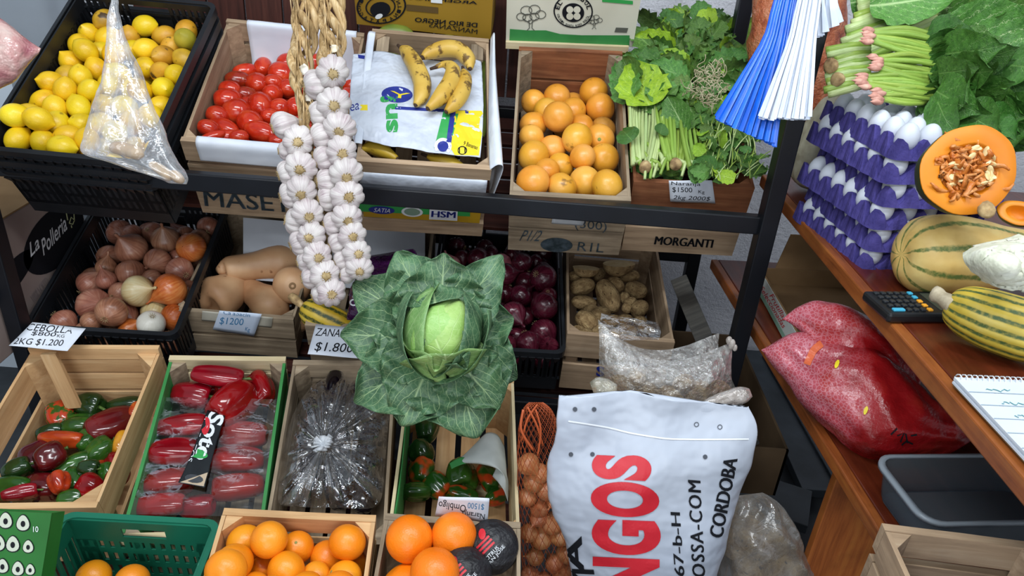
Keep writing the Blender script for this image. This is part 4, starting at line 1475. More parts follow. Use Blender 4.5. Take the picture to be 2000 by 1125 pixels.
SO = [(505, 180, 105, 46, -8, 'red', 'glossy red pepper lying across the back of the crate'), (705, 232, 82, 62, 120, 'red', 'red pepper standing in the back corner beside the aubergines'), (355, 265, 88, 66, -10, 'red', 'red pepper whose green stem points inward'), (598, 312, 108, 82, -140, 'red', 'big red pepper lying loose on top of the wrapped ones'),
      (545, 245, 80, 46, 0, 'red', 'red pepper half hidden behind the big loose one'), (285, 425, 112, 58, 0, 'red', 'film-wrapped red pepper, back row nearest the tan crate'), (272, 545, 108, 64, 0, 'red', 'film-wrapped red pepper, second along the green side'), (232, 686, 106, 58, 0, 'red', 'film-wrapped red pepper, third along the green side'), (225, 782, 112, 48, 0, 'red', 'film-wrapped red pepper in the front corner by the green side'),
      (612, 445, 100, 62, 180, 'red', 'film-wrapped red pepper beside the label, back row'), (592, 575, 112, 66, 180, 'red', 'film-wrapped red pepper beside the label, middle row'), (592, 702, 112, 62, 180, 'red', 'film-wrapped red pepper beside the label, front row'), (400, 795, 76, 50, 0, 'red', 'film-wrapped red pepper at the front below the label'), (395, 690, 70, 56, 90, 'red', 'film-wrapped red pepper under the front end of the label'), (415, 560, 70, 56, 90, 'red', 'film-wrapped red pepper under the label')]
sob = peppers(C_SOTO, sc(SO[:13], 220, 660, 2.4196), 0.125, 0.095, 'red peppers', stems={0, 1, 2}, wob=0.12, wide=1.24)
# stretch film over the wrapped peppers, and the printed label on it
g = []
for yy, xs in ((775, (312, 380, 450, 540)), (830, (294, 365, 445, 533)), (890, (278, 352, 440, 525)), (950, (262, 342, 432, 516)), (1005, (248, 330, 425, 508))):
    g.append([c_wld(C_SOTO, c_plane(C_SOTO, x, yy + (x - 300) * 0.02, 0.172, 0.150)) for x in xs])
so_film = sheet('stretch_film', g, FILM_WRAP, None, 40, 40, 0.004, 45, 1.0, C_SOTO.R @ np.array([0, 0, 1.0]), solid=0)
tag(so_film, 'clear stretch film pulled over the rows of red peppers', 'plastic film')
g = []
for (a, b) in (((405, 800), (440, 812)), ((388, 850), (425, 858)), ((368, 900), (412, 905)), ((348, 943), (400, 952))):
    g.append([c_wld(C_SOTO, c_plane(C_SOTO, x, y, 0.182, 0.160)) for x, y in (a, ((a[0] + b[0]) / 2, (a[1] + b[1]) / 2), b)])
LABEL_DARK = mat_noise('dark_printed_label', [(0.3, '#14181c'), (0.7, '#1f2428')], 20, rough=0.25, var=0)
sl = tag(sheet('pepper_label', g, LABEL_DARK, None, 10, 20, 0.002, 60, 0.4, C_SOTO.R @ np.array([0, 0, 1.0])), 'black printed label with white lettering on the wrapped peppers', 'label')
bs = bvh_of(sl)
txt('Soto', (410, 803), (378, 895), (440, 812), bs, WHITE_INK, sl, bold=0.03)
decal('red_picture', disc_geo(16), (396, 815), (412, 815), (392, 850), bs, RED_INK, sl, off=0.0012)
decal('green_picture', disc_geo(16), (362, 890), (405, 900), (364, 872), bs, GREEN_INK, sl, off=0.0012)
decal('pale_picture', quad_geo(), (352, 942), (398, 950), (360, 915), bs, mat_plain('label_pale_print', '#b9a58c', 0.4), sl, off=0.0009)
decal('grey_picture', disc_geo(12), (358, 940), (394, 947), (364, 924), bs, mat_plain('label_grey_print', '#3c3f44', 0.4), sl, off=0.0013)
txt('PIMIENTOS', (396, 810), (366, 900), (404, 813), bs, WHITE_INK, sl)

GP = [(350, 322, 88, 62, 95, 'darkgreen', 'dark green pepper at the back along the green-lined wall'), (335, 452, 58, 54, 100, 'darkgreen', 'green pepper second from the back along the lined wall'), (326, 562, 74, 60, 80, 'turning', 'green pepper with an orange tip, third along the lined wall'), (318, 668, 74, 44, 0, 'green', 'green pepper in the front corner by the lined wall'),
      (420, 638, 66, 56, 130, 'turning', 'red-orange and green pepper behind the front board'), (570, 578, 92, 74, -80, 'green', 'large green pepper standing under the grey paper'), (566, 690, 82, 40, 0, 'turning', 'orange-red pepper lying along the front board'), (690, 590, 88, 46, 120, 'turning', 'half green, half red pepper under the paper fold'), (742, 700, 60, 42, 30, 'turning', 'green and orange pepper in the corner by the pale wall'),
      (610, 600, 40, 40, 90, 'turning', 'pepper hidden between the two under the paper')]
peppers(C_GPEP, sc(GP[:9], 700, 720, 2.7786), 0.055, 0.055, 'green peppers turning red', stems={3, 5})
# green printed liner along the lined wall
_c = C_GPEP
g = [[c_wld(_c, (-_c.w / 2 + 0.010 + 0.003 * math.sin(j), 0.02 + j * (_c.L - 0.04) / 5, z)) for j in range(6)] for z in (0.01, 0.08, _c.h + 0.012)]
ln = sheet('card_liner', g, CARD_GREEN, _c.root, 20, 6, solid=0.002)
# grey tissue paper thrown over the peppers
g = [[c_wld(_c, c_plane(_c, x, y, z)) for x, y, z in r] for r in (
    ((935, 860, 0.10), (952, 845, 0.11), (972, 850, 0.11), (985, 872, 0.10)), ((905, 890, 0.115), (935, 880, 0.14), (965, 880, 0.14), (988, 900, 0.12)),
    ((885, 905, 0.12), (925, 902, 0.14), (965, 905, 0.15), (990, 925, 0.13)), ((965, 902, 0.13), (975, 915, 0.14), (985, 930, 0.14), (993, 945, 0.12)), ((962, 930, 0.12), (975, 945, 0.13), (985, 960, 0.12), (992, 980, 0.10)))]
tag(sheet('tissue_paper', g, PAPER_GREY, None, 24, 24, 0.004, 50, 2.0), 'crumpled grey tissue paper draped over the green peppers', 'paper')
g = [[c_wld(_c, c_plane(_c, x, y, 0.13)) for x, y in r] for r in (((878, 905), (900, 893), (918, 898)), ((882, 916), (900, 908), (920, 903)))]
tag(sheet('green_paper_scrap', g, CARD_GREEN, None, 10, 6, 0.002, 80, 1.0), 'torn green paper corner sticking out under the tissue', 'paper')

# ------------------------------------------------------------------ aubergines in a knotted clear bag
_c = C_EGGP
ep = [(600, 780, 52, 26, 60), (650, 770, 55, 27, 85), (715, 790, 60, 28, 110), (585, 850, 60, 27, 80), (650, 860, 58, 28, 90), (720, 870, 62, 28, 80), (590, 930, 60, 28, 70), (655, 940, 60, 28, 100), (715, 950, 58, 28, 85)]
epn = ['aubergine at the back near the red peppers', 'aubergine at the back in the middle', 'aubergine at the back near the green peppers', 'aubergine beside the crate wall, middle row', 'aubergine under the knot of the bag', 'aubergine in the middle row near the green peppers', 'aubergine in the front corner near the red peppers', 'aubergine at the front in the middle', 'aubergine in the front corner near the green peppers']
eme = [lumpy(MB().lathe([(max(0.001, math.sin(math.pi * j / 16) ** 0.7 * (1 - 0.28 * (j / 16))), -math.cos(math.pi * j / 16)) for j in range(17)], 22), 0.05, 1.2, k).mesh('aubergine', EGGPLANT) for k in range(3)]
cal = MB().lathe([(0.45, 0.78), (0.40, 0.93), (0.2, 1.0), (0.12, 1.02), (0.11, 1.2), (0.001, 1.22)], 15, lambda th, t: 1 + (0.3 * math.cos(5 * th) if t < 0.1 else 0)).mesh('calyx', PEPPER_STEM)
for o in put_laid(_c, ep, 0.09, 0.085, eme, 'aubergine', 'aubergine', 'aubergines in the clear bag', ['glossy black ' + t for t in epn], wob=0.1):
    link('calyx', cal, o)
# film: flower of folds gathered at a knot
kx, ky = 632, 868
rows = []
NU, NV = 150, 26
out = [(548, 985), (600, 990), (660, 992), (738, 985), (752, 900), (760, 820), (772, 760), (735, 735), (690, 722), (640, 735), (595, 770), (565, 830), (550, 900), (545, 950)]
outl = cr1(np.array(out + out[:2], float), NU + 1)[:NU]
for j in range(NV):
    t = j / (NV - 1)
    row = []
    for i in range(NU):
        ox, oy = outl[(i + 20) % NU]
        x, y = kx + (ox - kx) * t, ky + (oy - ky) * t
        z = 0.168 + 0.012 * math.sin(math.pi * t) - 0.055 * max(0, t - 0.55) ** 1.3
        f = math.sin(i * 2 * math.pi * 17 / NU + 1.5 * math.sin(3 * t)) * 0.6 + math.sin(i * 2 * math.pi * 29 / NU + 2 * t) * 0.4
        z += 0.013 * f * (0.25 + t) * (1 - 0.4 * t)
        z += 0.030 * math.exp(-(t / 0.09) ** 2)
        row.append(c_plane(_c, x, y, z))
    rows.append(row)
g = np.array(rows)
g[..., 2] += 0.007 * fnoise(g, 55, 3.0) * np.linspace(0.2, 1, NV)[:, None]
bagroot = empty('clear_bag', _c.M, 'clear plastic bag knotted over the aubergines', 'plastic bag')
build(MB().grid(g, cu=True), 'film', FILM_CRINKLE, bagroot)
kp = c_plane(_c, kx, ky, 0.205)
mb = MB()
for k in range(14):
    a = k * 0.449
    rr = 0.012 + 0.016 * rng.random()
    q = kp + np.array([rr * math.cos(a), rr * math.sin(a), 0.004 + 0.014 * rng.random()])
    mb.tube([kp - np.array([0, 0, 0.02]), kp, q], [0.002, 0.004, 0.007], 6, flat=0.35)
build(mb, 'knot', mat_film('milky_film_knot', haze=0.45, gloss=0.4, bscale=120), bagroot)

# ------------------------------------------------------------------ butternut squashes
def limb(line, n=26, seg=26, lump=0.0, seed=0.0, ribs=0, ribamp=0.0):
    """line: (point, radius) -> closed smooth body with a UV round (u) and along (v)"""
    pts = cr1(np.array([np.append(p, r) for p, r in line]), n)
    mb = MB()
    P3, rr = pts[:, :3], np.maximum(pts[:, 3], 0.0004)
    rows = []
    ref = np.array([0.13, 0.2, 1.0])
    for i in range(n):
        t = unit(P3[min(n - 1, i + 1)] - P3[max(0, i - 1)])
        a = unit(ref - t * (ref @ t))
        ref = a
        b = np.cross(t, a)
        rows.append([P3[i] + rr[i] * (1 + ribamp * math.cos(ribs * 2 * math.pi * k / seg)) * (math.cos(2 * math.pi * k / seg) * a + math.sin(2 * math.pi * k / seg) * b) for k in range(seg)])
    g = np.array(rows)
    if lump:
        g = g + unitv(g - P3[:, None]) * (lump * fnoise(g, 28, seed))[..., None]
    o = len(mb.v)
    uv = [(k / seg, i / (n - 1)) for i in range(n) for k in range(seg)]
    mb.grid(g, cu=True, uvs=uv)
    mb.f += [tuple(range(seg))[::-1], tuple((n - 1) * seg + k for k in range(seg))]
    mb.mi += [0, 0]
    return mb


def crate_line(c, pts):
    """(px, py, radius px, z) -> world (point, radius)"""
    out = []
    for x, y, r, z in pts:
        W = c_wld(c, c_plane(c, x, y, z))
        out.append((W, r * px(W)[2] / FPX))
    return out


_c = C_BUTTER
BN = [([(440, 532, 3, .13), (437, 528, 16, .13), (446, 526, 25, .13), (475, 522, 26, .13), (505, 518, 28, .13), (535, 514, 35, .13), (560, 512, 36, .13), (585, 514, 24, .13), (594, 515, 4, .13)], 'butternut squash lying across the back of its crate'),
      ([(405, 598, 4, .085), (404, 594, 26, .085), (418, 585, 43, .085), (440, 572, 40, .085), (455, 556, 30, .085), (462, 545, 24, .085), (466, 538, 10, .085), (467, 536, 2, .085)], 'rounded butternut squash in the front corner by the onions'),
      ([(470, 548, 3, .075), (472, 552, 15, .075), (482, 562, 22, .075), (502, 577, 27, .075), (525, 592, 36, .075), (543, 602, 32, .075), (556, 608, 14, .075), (559, 610, 3, .075)], 'butternut squash with its bulb towards the price card'),
      ([(595, 640, 3, .05), (590, 636, 16, .05), (575, 628, 22, .05), (558, 622, 16, .05), (550, 620, 3, .05)], 'butternut squash mostly hidden behind the front board')]
for ln, lb in BN:
    tag(build(limb(crate_line(_c, ln), lump=0.0015, seed=len(lb)), 'butternut_squash', BUTTERNUT), lb, 'squash', 'butternut squashes')
# the one whose round end faces out
W = c_wld(_c, c_plane(_c, 571, 556, 0.125))
ax = unit(CAM - W + np.array([0, 0, -0.3]))
r = 37 * px(W)[2] / FPX
ln = [(W - ax * 0.16, 0.002), (W - ax * 0.155, r * .5), (W - ax * 0.11, r * .62), (W - ax * 0.05, r * .8), (W, r), (W + ax * r * .55, r * .86), (W + ax * r * .9, r * .45), (W + ax * r * 0.97, 0.003)]
bsq = tag(build(limb(ln, 34, 30, 0.001), 'butternut_squash', BUTTERNUT), 'butternut squash with its round blossom end facing out', 'squash', 'butternut squashes')
e = np.stack([unit(np.cross((0, 0, 1.), ax)), np.cross(ax, unit(np.cross((0, 0, 1.), ax))), ax], 1)
build(MB().lathe([(0.004, 0.001), (0.006, 0.0016), (0.009, 0.0012), (0.0105, -0.001)], 18), 'blossom_scar', mat_plain('blossom_scar_brown', '#8a6a48', 0.8), bsq, True, m4(e, W + ax * r * 0.965 + e[:, 1] * 0.003))


def mat_stripes(name, base, stripe, n, width=0.16, edge=0.10, patch=None, rough=0.45, stripe2=None):
    t = NT(name)
    uv = t.n('ShaderNodeTexCoord').outputs['UV']
    sx = t.n('ShaderNodeSeparateXYZ', {0: uv})
    v = t.coord('Object', (1, 1, 1), False)
    wob = t.math('MULTIPLY_ADD', t.noise(v, 45, 4, 0.7), 0.5, -0.25)
    f = t.math('FRACT', t.math('ADD', t.math('MULTIPLY', sx.outputs[0], float(n)), t.math('MULTIPLY', wob, 0.55)))
    d = t.math('ABSOLUTE', t.math('SUBTRACT', f, 0.5))
    m = t.ramp(d, [(width, (1, 1, 1)), (width + edge, (0, 0, 0))])
    m = t.math('MULTIPLY', m, t.ramp(t.noise(v, 120, 3), [(0.3, (0.45, 0.45, 0.45)), (0.55, (1, 1, 1))]))
    c = t.ramp(t.noise(v, 14, 4), base)
    if patch:
        c = t.mix(t.ramp(t.noise(v, 11, 4), [(0.60, (0, 0, 0)), (0.70, (.7, .7, .7))]), c, patch)
    c = t.mix(m, c, stripe)
    t.bump(t.noise(v, 60, 3), 0.15, 0.002)
    return t.fin(c, rough, 0.4)


STRIPE_YEL = mat_stripes('yellow_green_striped_rind', [(0.3, '#a8841c'), (0.5, '#c2a32c'), (0.7, '#cfb548')], '#2f3d1c', 10, 0.13, 0.16)
_c = C_CARROT
ln = crate_line(_c, [(593, 600, 4, .16), (598, 603, 20, .16), (615, 612, 29, .16), (640, 624, 31, .15), (665, 636, 30, .14), (690, 648, 24, .12), (706, 656, 10, .11), (709, 658, 2, .11)])
sq = tag(build(limb(ln, 28, 40, 0.0008, 1.0, 10, 0.035), 'striped_squash', STRIPE_YEL), 'small yellow squash with dark green stripes by the garlic', 'squash')
ln = crate_line(_c, [(598, 604, 8, .17), (590, 597, 7, .175), (582, 590, 8, .18), (574, 583, 9, .185), (568, 577, 7, .187)])
build(limb(ln, 12, 10, 0.004, 2.0), 'stem', ROOT_BROWN, sq)
# dark purple bag behind the cabbage
PURPLE = mat_noise('glossy_purple_film', [(0.3, '#1c0820'), (0.6, '#38103f'), (0.8, '#54205c')], 26, rough=0.14, spec=0.7, var=0, bscale=50, bstr=1.0, bdist=0.008)
pb = loft('purple_bag', [(718, 500, 806, 486, 1.90, .002), (705, 508, 812, 496, 1.89, .03), (694, 535, 815, 530, 1.86, .05), (682, 575, 800, 575, 1.82, .05), (676, 610, 780, 615, 1.80, .04), (680, 625, 770, 630, 1.79, .005)], PURPLE, None, 36, 30, amp=0.008, scale=30)
tag(pb, 'dark purple glossy plastic bag between the garlic and the cabbage', 'plastic bag')
pbv = bvh_of(pb)
for k in range(3):
    decal('printed_ring', disc_geo(16, 0.6), (683 + 6 * k, 598 - 12 * k), (699 + 6 * k, 598 - 12 * k), (683 + 6 * k, 584 - 12 * k), pbv, WHITE_INK, pb)

# ------------------------------------------------------------------ wrapped oranges, green crate, loose oranges
WRAP = mat_noise('black_tissue_wrap', [(0.3, '#131316'), (0.7, '#2a2a2e')], 30, rough=0.5, var=0.03, bscale=70, bstr=1.0, bdist=0.006)
PINKP = mat_noise('pink_tissue_inside', [(0.3, '#b79aa4'), (0.7, '#d8c6cf')], 30, rough=0.8, var=0.03)
wr = crop([(725, 968), (572, 1118)], 700, 720, 2.7786)
for (x, y), lb, tw in zip(wr, ('orange wrapped in black printed tissue, farther back of the two', 'orange wrapped in black printed tissue, nearer the bottom edge'), (0, 1)):
    W = c_wld(C_NAVEL, c_plane(C_NAVEL, x, y, C_NAVEL.h + 0.022, C_NAVEL.h - 0.005))
    r = 0.0495
    mb = lumpy(MB().lathe(sph_prof(18, r, r), 30), 0.05, 60, 2 + tw)
    mb.xf(m4(np.eye(3), W))
    o = tag(build(mb, 'wrapped_orange', WRAP), lb, 'orange', 'tissue-wrapped oranges')
    b = bvh_of(o)
    txt('CITRUS', (x - 10, y + 28), (x + 14, y + 3), (x - 15, y + 22), b, WHITE_INK, o, maxlen=6)
    txt('SAN JOSE', (x - 5, y + 40), (x + 27, y + 1), (x - 11, y + 34), b, WHITE_INK, o, maxlen=6)
    for k in range(3):
        decal('stripe', quad_geo(), (x - 28 + 5 * k, y + 4 + 6 * k), (x - 4 + 5 * k, y - 20 + 6 * k), (x - 31 + 5 * k, y + 1 + 6 * k), b, RED_INK, o, maxlen=6)
    decal('leaf_emblem', disc_geo(12), (x - 26, y - 14), (x - 12, y - 14), (x - 26, y - 36), b, RED_INK, o, maxlen=6)
    cw = c_plane(C_NAVEL, x - 34, y - 4, C_NAVEL.h - 0.01)
    g = [[P(x + a * math.cos(t) , y - a * math.sin(t) * 0.95, px(W)[2] - dz) for t in np.linspace(1.6, 3.6, 8)] for a, dz in ((33, 0.022), (40, 0.012), (46, 0.006))]
    sheet('tissue_edge', g, PINKP, o, 30, 8, 0.004, 90, tw + 1.0)

C_GREEN = plastic_crate('green plastic crate with square slots and a hand hole, front corner', ((-0.645, 0.616, 0.468), 2.3, 7.6, -0.8, 0.290, 0.399, 0.2), GREEN_PLASTIC, pitch=0.019, slot_rows=3)
for (x, y), lb in zip(((183, 1128), (258, 1136)), ('orange in the green crate nearest the crate wall', 'orange in the green crate, second along')):
    W = c_wld(C_GREEN, c_plane(C_GREEN, x, y, 0.095))
    o = tag(link('orange', orm[0], None, m4(rand_rot() * 1.02, W)), lb, 'orange', 'oranges in the green crate')


# ------------------------------------------------------------------ bananas and their wrapping
BANANA_RIPE = NT('spotted_banana_peel')
_v = BANANA_RIPE.coord()
_uv = BANANA_RIPE.n('ShaderNodeTexCoord').outputs['UV']
_s = BANANA_RIPE.n('ShaderNodeVectorMath', {0: _v, 1: (1, 1, 1)}, operation='MULTIPLY').outputs[0]
_c = BANANA_RIPE.ramp(BANANA_RIPE.noise(_s, 12, 3), [(0.3, '#b98f30'), (0.7, '#d3b155')])
_c = BANANA_RIPE.mix(BANANA_RIPE.ramp(BANANA_RIPE.noise(_s, 32, 4, .65), [(0.54, (0, 0, 0)), (0.62, (.85, .85, .85))]), _c, '#4a2c14')
BANANA_RIPE = BANANA_RIPE.fin(BANANA_RIPE.vary(_c, 0.05), 0.45, 0.4)
BANANA_GREEN = mat_noise('green_banana_peel', [(0.3, '#4f6424'), (0.6, '#7d8c34'), (0.8, '#a89a3a')], 10, rough=0.45, var=0.1, spots=('#3a2f1a', 40, 0.68))
BANANA_TIP = mat_plain('banana_tip', '#3a2616', 0.8)


def banana(line, label, mat, group, c=None):
    ln = crate_line(c, line) if c else line
    o = build(limb(ln, 26, 12, 0.0, 0.0, 5, 0.05), 'banana', mat)
    tag(o, label, 'banana', group)
    (a, ra), (b, rb) = ln[0], ln[1]
    t = unit(a - b)
    build(MB().tube([a - t * 0.004, a + t * 0.010, a + t * 0.016], [max(ra, .0035) * 1.02, .004, .0035], 8), 'stem_tip', BANANA_TIP, o)
    (a, ra), (b, rb) = ln[-1], ln[-2]
    t = unit(a - b)
    build(MB().tube([a - t * 0.003, a + t * 0.005], [max(ra, .003), .0025], 8), 'blossom_tip', BANANA_TIP, o)
    return o


c = C_BANANA
h = c.h
for i, (ln, lb) in enumerate([
    ([(728, 92, 4, h - .05), (745, 88, 14, h - .05), (775, 80, 16, h - .05), (805, 84, 15, h - .05), (822, 95, 5, h - .05)], 'green banana at the back edge of the crate'),
    ([(735, 66, 4, h - .06), (760, 62, 13, h - .06), (790, 66, 14, h - .06), (815, 80, 5, h - .06)], 'dark green banana under the gold carton'),
    ([(728, 110, 4, h - .07), (755, 102, 14, h - .07), (785, 102, 15, h - .07), (812, 110, 5, h - .07)], 'yellow-green banana just behind the printed sheet'),
    ([(832, 92, 4, h - .06), (855, 86, 14, h - .06), (885, 86, 15, h - .06), (912, 95, 5, h - .06)], 'green banana beside the back corner post'),
    ([(705, 292, 4, h - .03), (725, 288, 13, h - .03), (750, 296, 14, h - .03), (775, 310, 6, h - .03)], 'yellow banana at the front edge below the sheet'),
    ([(835, 305, 4, h - .035), (860, 315, 13, h - .035), (885, 322, 14, h - .035), (908, 330, 6, h - .035)], 'yellow-green banana behind the front board'),
    ([(948, 100, 4, h - .05), (950, 125, 10, h - .05), (948, 160, 10, h - .05), (945, 185, 4, h - .05)], 'green banana at the side, farthest back'),
    ([(946, 180, 4, h - .05), (949, 205, 10, h - .05), (946, 240, 10, h - .05), (942, 268, 4, h - .05)], 'green banana at the side of the printed sheet'),
]):
    banana(ln, lb, BANANA_GREEN if i not in (2, 4, 5) else mat_noise('yellow_banana_peel', [(0.3, '#b58f22'), (0.7, '#d6b63c')], 10, rough=0.45, var=0.05, spots=('#6b4f1c', 30, 0.66)) if i == 4 else (BANANA_GREEN if i == 0 else bpy.data.materials.get('yellow_banana_peel') or BANANA_GREEN), 'unripe bananas in the crate', c)
SHEET_W = mat_noise('white_printed_plastic', [(0.3, '#bcc3d1'), (0.7, '#cfd5e0')], 10, rough=0.38, spec=0.4, var=0.0, bscale=30, bstr=0.8, bdist=0.010)
rowsz = [((690, 105), (740, 100), (800, 112), (870, 118), (940, 112)), ((686, 145), (740, 140), (800, 150), (870, 158), (942, 150)), ((683, 195), (740, 195), (800, 200), (870, 206), (944, 205)), ((683, 240), (740, 245), (800, 252), (870, 262), (942, 262)), ((690, 272), (740, 280), (800, 292), (870, 303), (938, 308))]
zz = [.002, .012, .018, .016, .004]
g = [[c_wld(c, c_plane(c, x, y, h + zz[j] - (0.012 if i in (0, 4) else 0))) for i, (x, y) in enumerate(r)] for j, r in enumerate(rowsz)]
bsh = tag(sheet('printed_plastic_sheet', g, SHEET_W, None, 48, 48, 0.007, 36, 1.0, c.R @ np.array([0, 0, 1.0])), 'white printed plastic sheet folded over the crate of bananas', 'plastic sheet')
bb = bvh_of(bsh)
decal('blue_oval_print', disc_geo(24), (745, 200), (806, 202), (745, 168), bb, INK_NAVY, bsh, maxlen=12)
decal('blue_band_print', quad_geo(), (772, 214), (915, 222), (772, 208), bb, INK_NAVY, bsh, maxlen=12)
txt('Y', (760, 190), (800, 195), (762, 178), bb, YELLOW_INK, bsh, off=0.0014, maxlen=10)
txt('sn!', (778, 258), (776, 186), (744, 260), bb, GREEN_INK, bsh, bold=0.04, maxlen=10)
decal('yellow_print', quad_geo(), (872, 303), (935, 304), (885, 216), bb, YELLOW_INK, bsh, off=0.001, maxlen=14)
decal('green_print', quad_geo(), (845, 300), (875, 302), (866, 218), bb, GREEN_INK, bsh, off=0.001, maxlen=14)
decal('navy_print', quad_geo(), (868, 302), (878, 303), (880, 216), bb, INK_NAVY, bsh, off=0.0014, maxlen=14)
decal('round_emblem', disc_geo(20, 0.62), (848, 303), (882, 303), (848, 270), bb, WHITE_INK, bsh, off=0.0018, maxlen=10)
decal('round_emblem_core', disc_geo(16), (854, 297), (876, 297), (854, 276), bb, INK_NAVY, bsh, off=0.0018, maxlen=10)
txt('11', (896, 300), (909, 300), (896, 289), bb, INK, bsh, off=0.0018)
decal('number_ring', disc_geo(18, 0.8), (893, 303), (912, 303), (893, 286), bb, INK, bsh, off=0.0018, maxlen=8)
txt('9 Bananas', (905, 284), (932, 293), (906, 276), bb, INK, bsh, off=0.0018, shear=0.3)
decal('blue_dash', quad_geo(), (700, 114), (720, 117), (699, 107), bb, INK_NAVY, bsh)
txt('ea', (684, 218), (702, 214), (684, 205), bb, INK_NAVY, bsh)
decal('yellow_square', quad_geo(), (704, 216), (718, 216), (704, 205), bb, YELLOW_INK, bsh)
for i, (ln, lb) in enumerate([
    ([(784, 94, 6, h + .035), (796, 104, 14, h + .037), (812, 128, 17, h + .04), (824, 160, 18, h + .04), (822, 188, 15, h + .037), (812, 205, 6, h + .034)], 'ripe spotted banana lying apart from the bunch'),
    ([(826, 112, 6, h + .035), (840, 103, 13, h + .037), (868, 95, 16, h + .038), (896, 98, 16, h + .038), (914, 115, 15, h + .036), (918, 134, 6, h + .034)], 'ripe spotted banana curving across the top of the bunch'),
    ([(852, 131, 4, h + .04), (868, 126, 7, h + .045), (884, 135, 14, h + .05), (880, 160, 17, h + .052), (862, 188, 17, h + .05), (836, 212, 7, h + .045)], 'ripe banana with a black bruise and a long stem'),
    ([(905, 138, 5, h + .038), (908, 152, 13, h + .04), (902, 178, 17, h + .042), (888, 202, 15, h + .04), (872, 218, 6, h + .036)], 'ripe banana partly behind the bruised one')]):
    banana(ln, lb, BANANA_RIPE, 'ripe bananas on the sheet', c)
# white liner bag hanging out of the crate on both sides and at the front
LINER = mat_noise('white_liner_film', [(0.3, '#c4ccda'), (0.7, '#dde3ee')], 9, rough=0.3, var=0, bscale=30, bstr=0.5, bdist=0.006)
w = c.w
g = [[c_wld(c, (w / 2 + dx + 0.006 * math.sin(3 * y + j), y * c.L, z * h)) for y in (0.0, .25, .5, .75, 1.0)] for j, (z, dx) in enumerate(((0.45, .006), (.75, .012), (1.03, .020), (1.08, .012), (1.0, 0.0)))]
tag(sheet('liner_bag', g, LINER, None, 30, 20, 0.004, 40, 2.0), 'white plastic liner hanging over the side of the banana crate', 'plastic sheet')
g = [[c_wld(c, (-w / 2 - dx, y * c.L, z * h)) for y in (0.1, .35, .65, .95)] for j, (z, dx) in enumerate(((0.6, .006), (.85, .010), (1.02, .008), (1.03, -.01)))]
tag(sheet('liner_bag', g, LINER, None, 30, 16, 0.004, 40, 3.0), 'white plastic liner tucked along the banana crate beside the garlic', 'plastic sheet')
g = [[c_wld(c, (x * w, dy, z * h)) for x in (-.48, -.2, .2, .48)] for z, dy in ((0.62, -0.002), (.72, -.004), (.84, -.003), (.86, .004))]
sheet('front_liner', g, LINER, c.root, 24, 10, 0.002, 40, 4.0)
# printed front panel of the banana crate
YEL = mat_noise('yellow_front_panel', [(0.3, '#b98f18'), (0.7, '#cfa626')], 6, rough=0.5, var=0)
pan = build(MB().box((0, 0.002, 0.5 * h), (w * 0.93, 0.003, 0.58 * h)), 'printed_panel', YEL, c.root, False)
fp = c_front(c, 0.0)
decal('green_print', quad_geo(), (702, 412), (918, 422), (702, 394), fp, GREEN_INK, c.root, off=0.0015)
decal('white_print', quad_geo(), (702, 398), (930, 408), (702, 384), fp, WHITE_INK, c.root, off=0.0012)
decal('navy_oval', disc_geo(24), (720, 415), (771, 418), (720, 400), fp, INK_NAVY, c.root, off=0.0025)
txt('SATIA', (730, 412), (762, 414), (731, 404), fp, WHITE_INK, c.root, off=0.0032, shear=0.2)
decal('white_ring', disc_geo(24, 0.75), (784, 421), (826, 423), (784, 402), fp, WHITE_INK, c.root, off=0.0025)
decal('grey_round', disc_geo(24), (788, 419), (822, 421), (788, 404), fp, mat_plain('grey_green_print', '#7f9a86', 0.5), c.root, off=0.0022)
decal('white_plate', quad_geo(), (838, 427), (893, 430), (839, 407), fp, WHITE_INK, c.root, off=0.0024)
txt2('HSM', (842, 422), (888, 424), (843, 410), fp, INK_NAVY, c.root, off=0.0031)
board(c.root, 'corner_lath', (-w / 2 + 0.03, c.L - 0.05, h - 0.01), (0.06, 0.03, 0.008), np.stack([[0, 1., 0], [1., 0, 0], [0, 0, -1.]], 1), WOOD_OLD)
board(c.root, 'corner_lath', (w / 2 - 0.03, c.L - 0.05, h - 0.01), (0.06, 0.03, 0.008), np.stack([[0, 1., 0], [1., 0, 0], [0, 0, -1.]], 1), WOOD_OLD)


# ------------------------------------------------------------------ cartons standing behind the upper tier
def carton(name, label, bl, br, d0, d1, up, deep, mat, tiltdeg):
    """box whose lower front edge shows from bl to br at distances d0, d1"""
    A, B = P(*bl, d0), P(*br, d1)
    x = unit(B - A)
    t = math.radians(tiltdeg)
    n = unit(np.array([0, -math.sin(t), math.cos(t)]) - x * (np.array([0, -math.sin(t), math.cos(t)]) @ x))
    y = np.cross(n, x)
    R = np.stack([x, y, n], 1)
    w = np.linalg.norm(B - A)
    root = empty(name, m4(R, A), label, 'carton')
    th = 0.004
    for nm, cc, sz in (('front_panel', (w / 2, th / 2, up / 2), (w, th, up)), ('back_panel', (w / 2, deep - th / 2, up / 2), (w, th, up)), ('side_panel', (th / 2, deep / 2, up / 2), (th, deep - 2 * th, up)),
                       ('side_panel', (w - th / 2, deep / 2, up / 2), (th, deep - 2 * th, up)), ('bottom_panel', (w / 2, deep / 2, th / 2), (w - 2 * th, deep - 2 * th, th))):
        build(MB().box(cc, sz), nm, mat, root, False)
    return root, PlaneHit(A, -y)


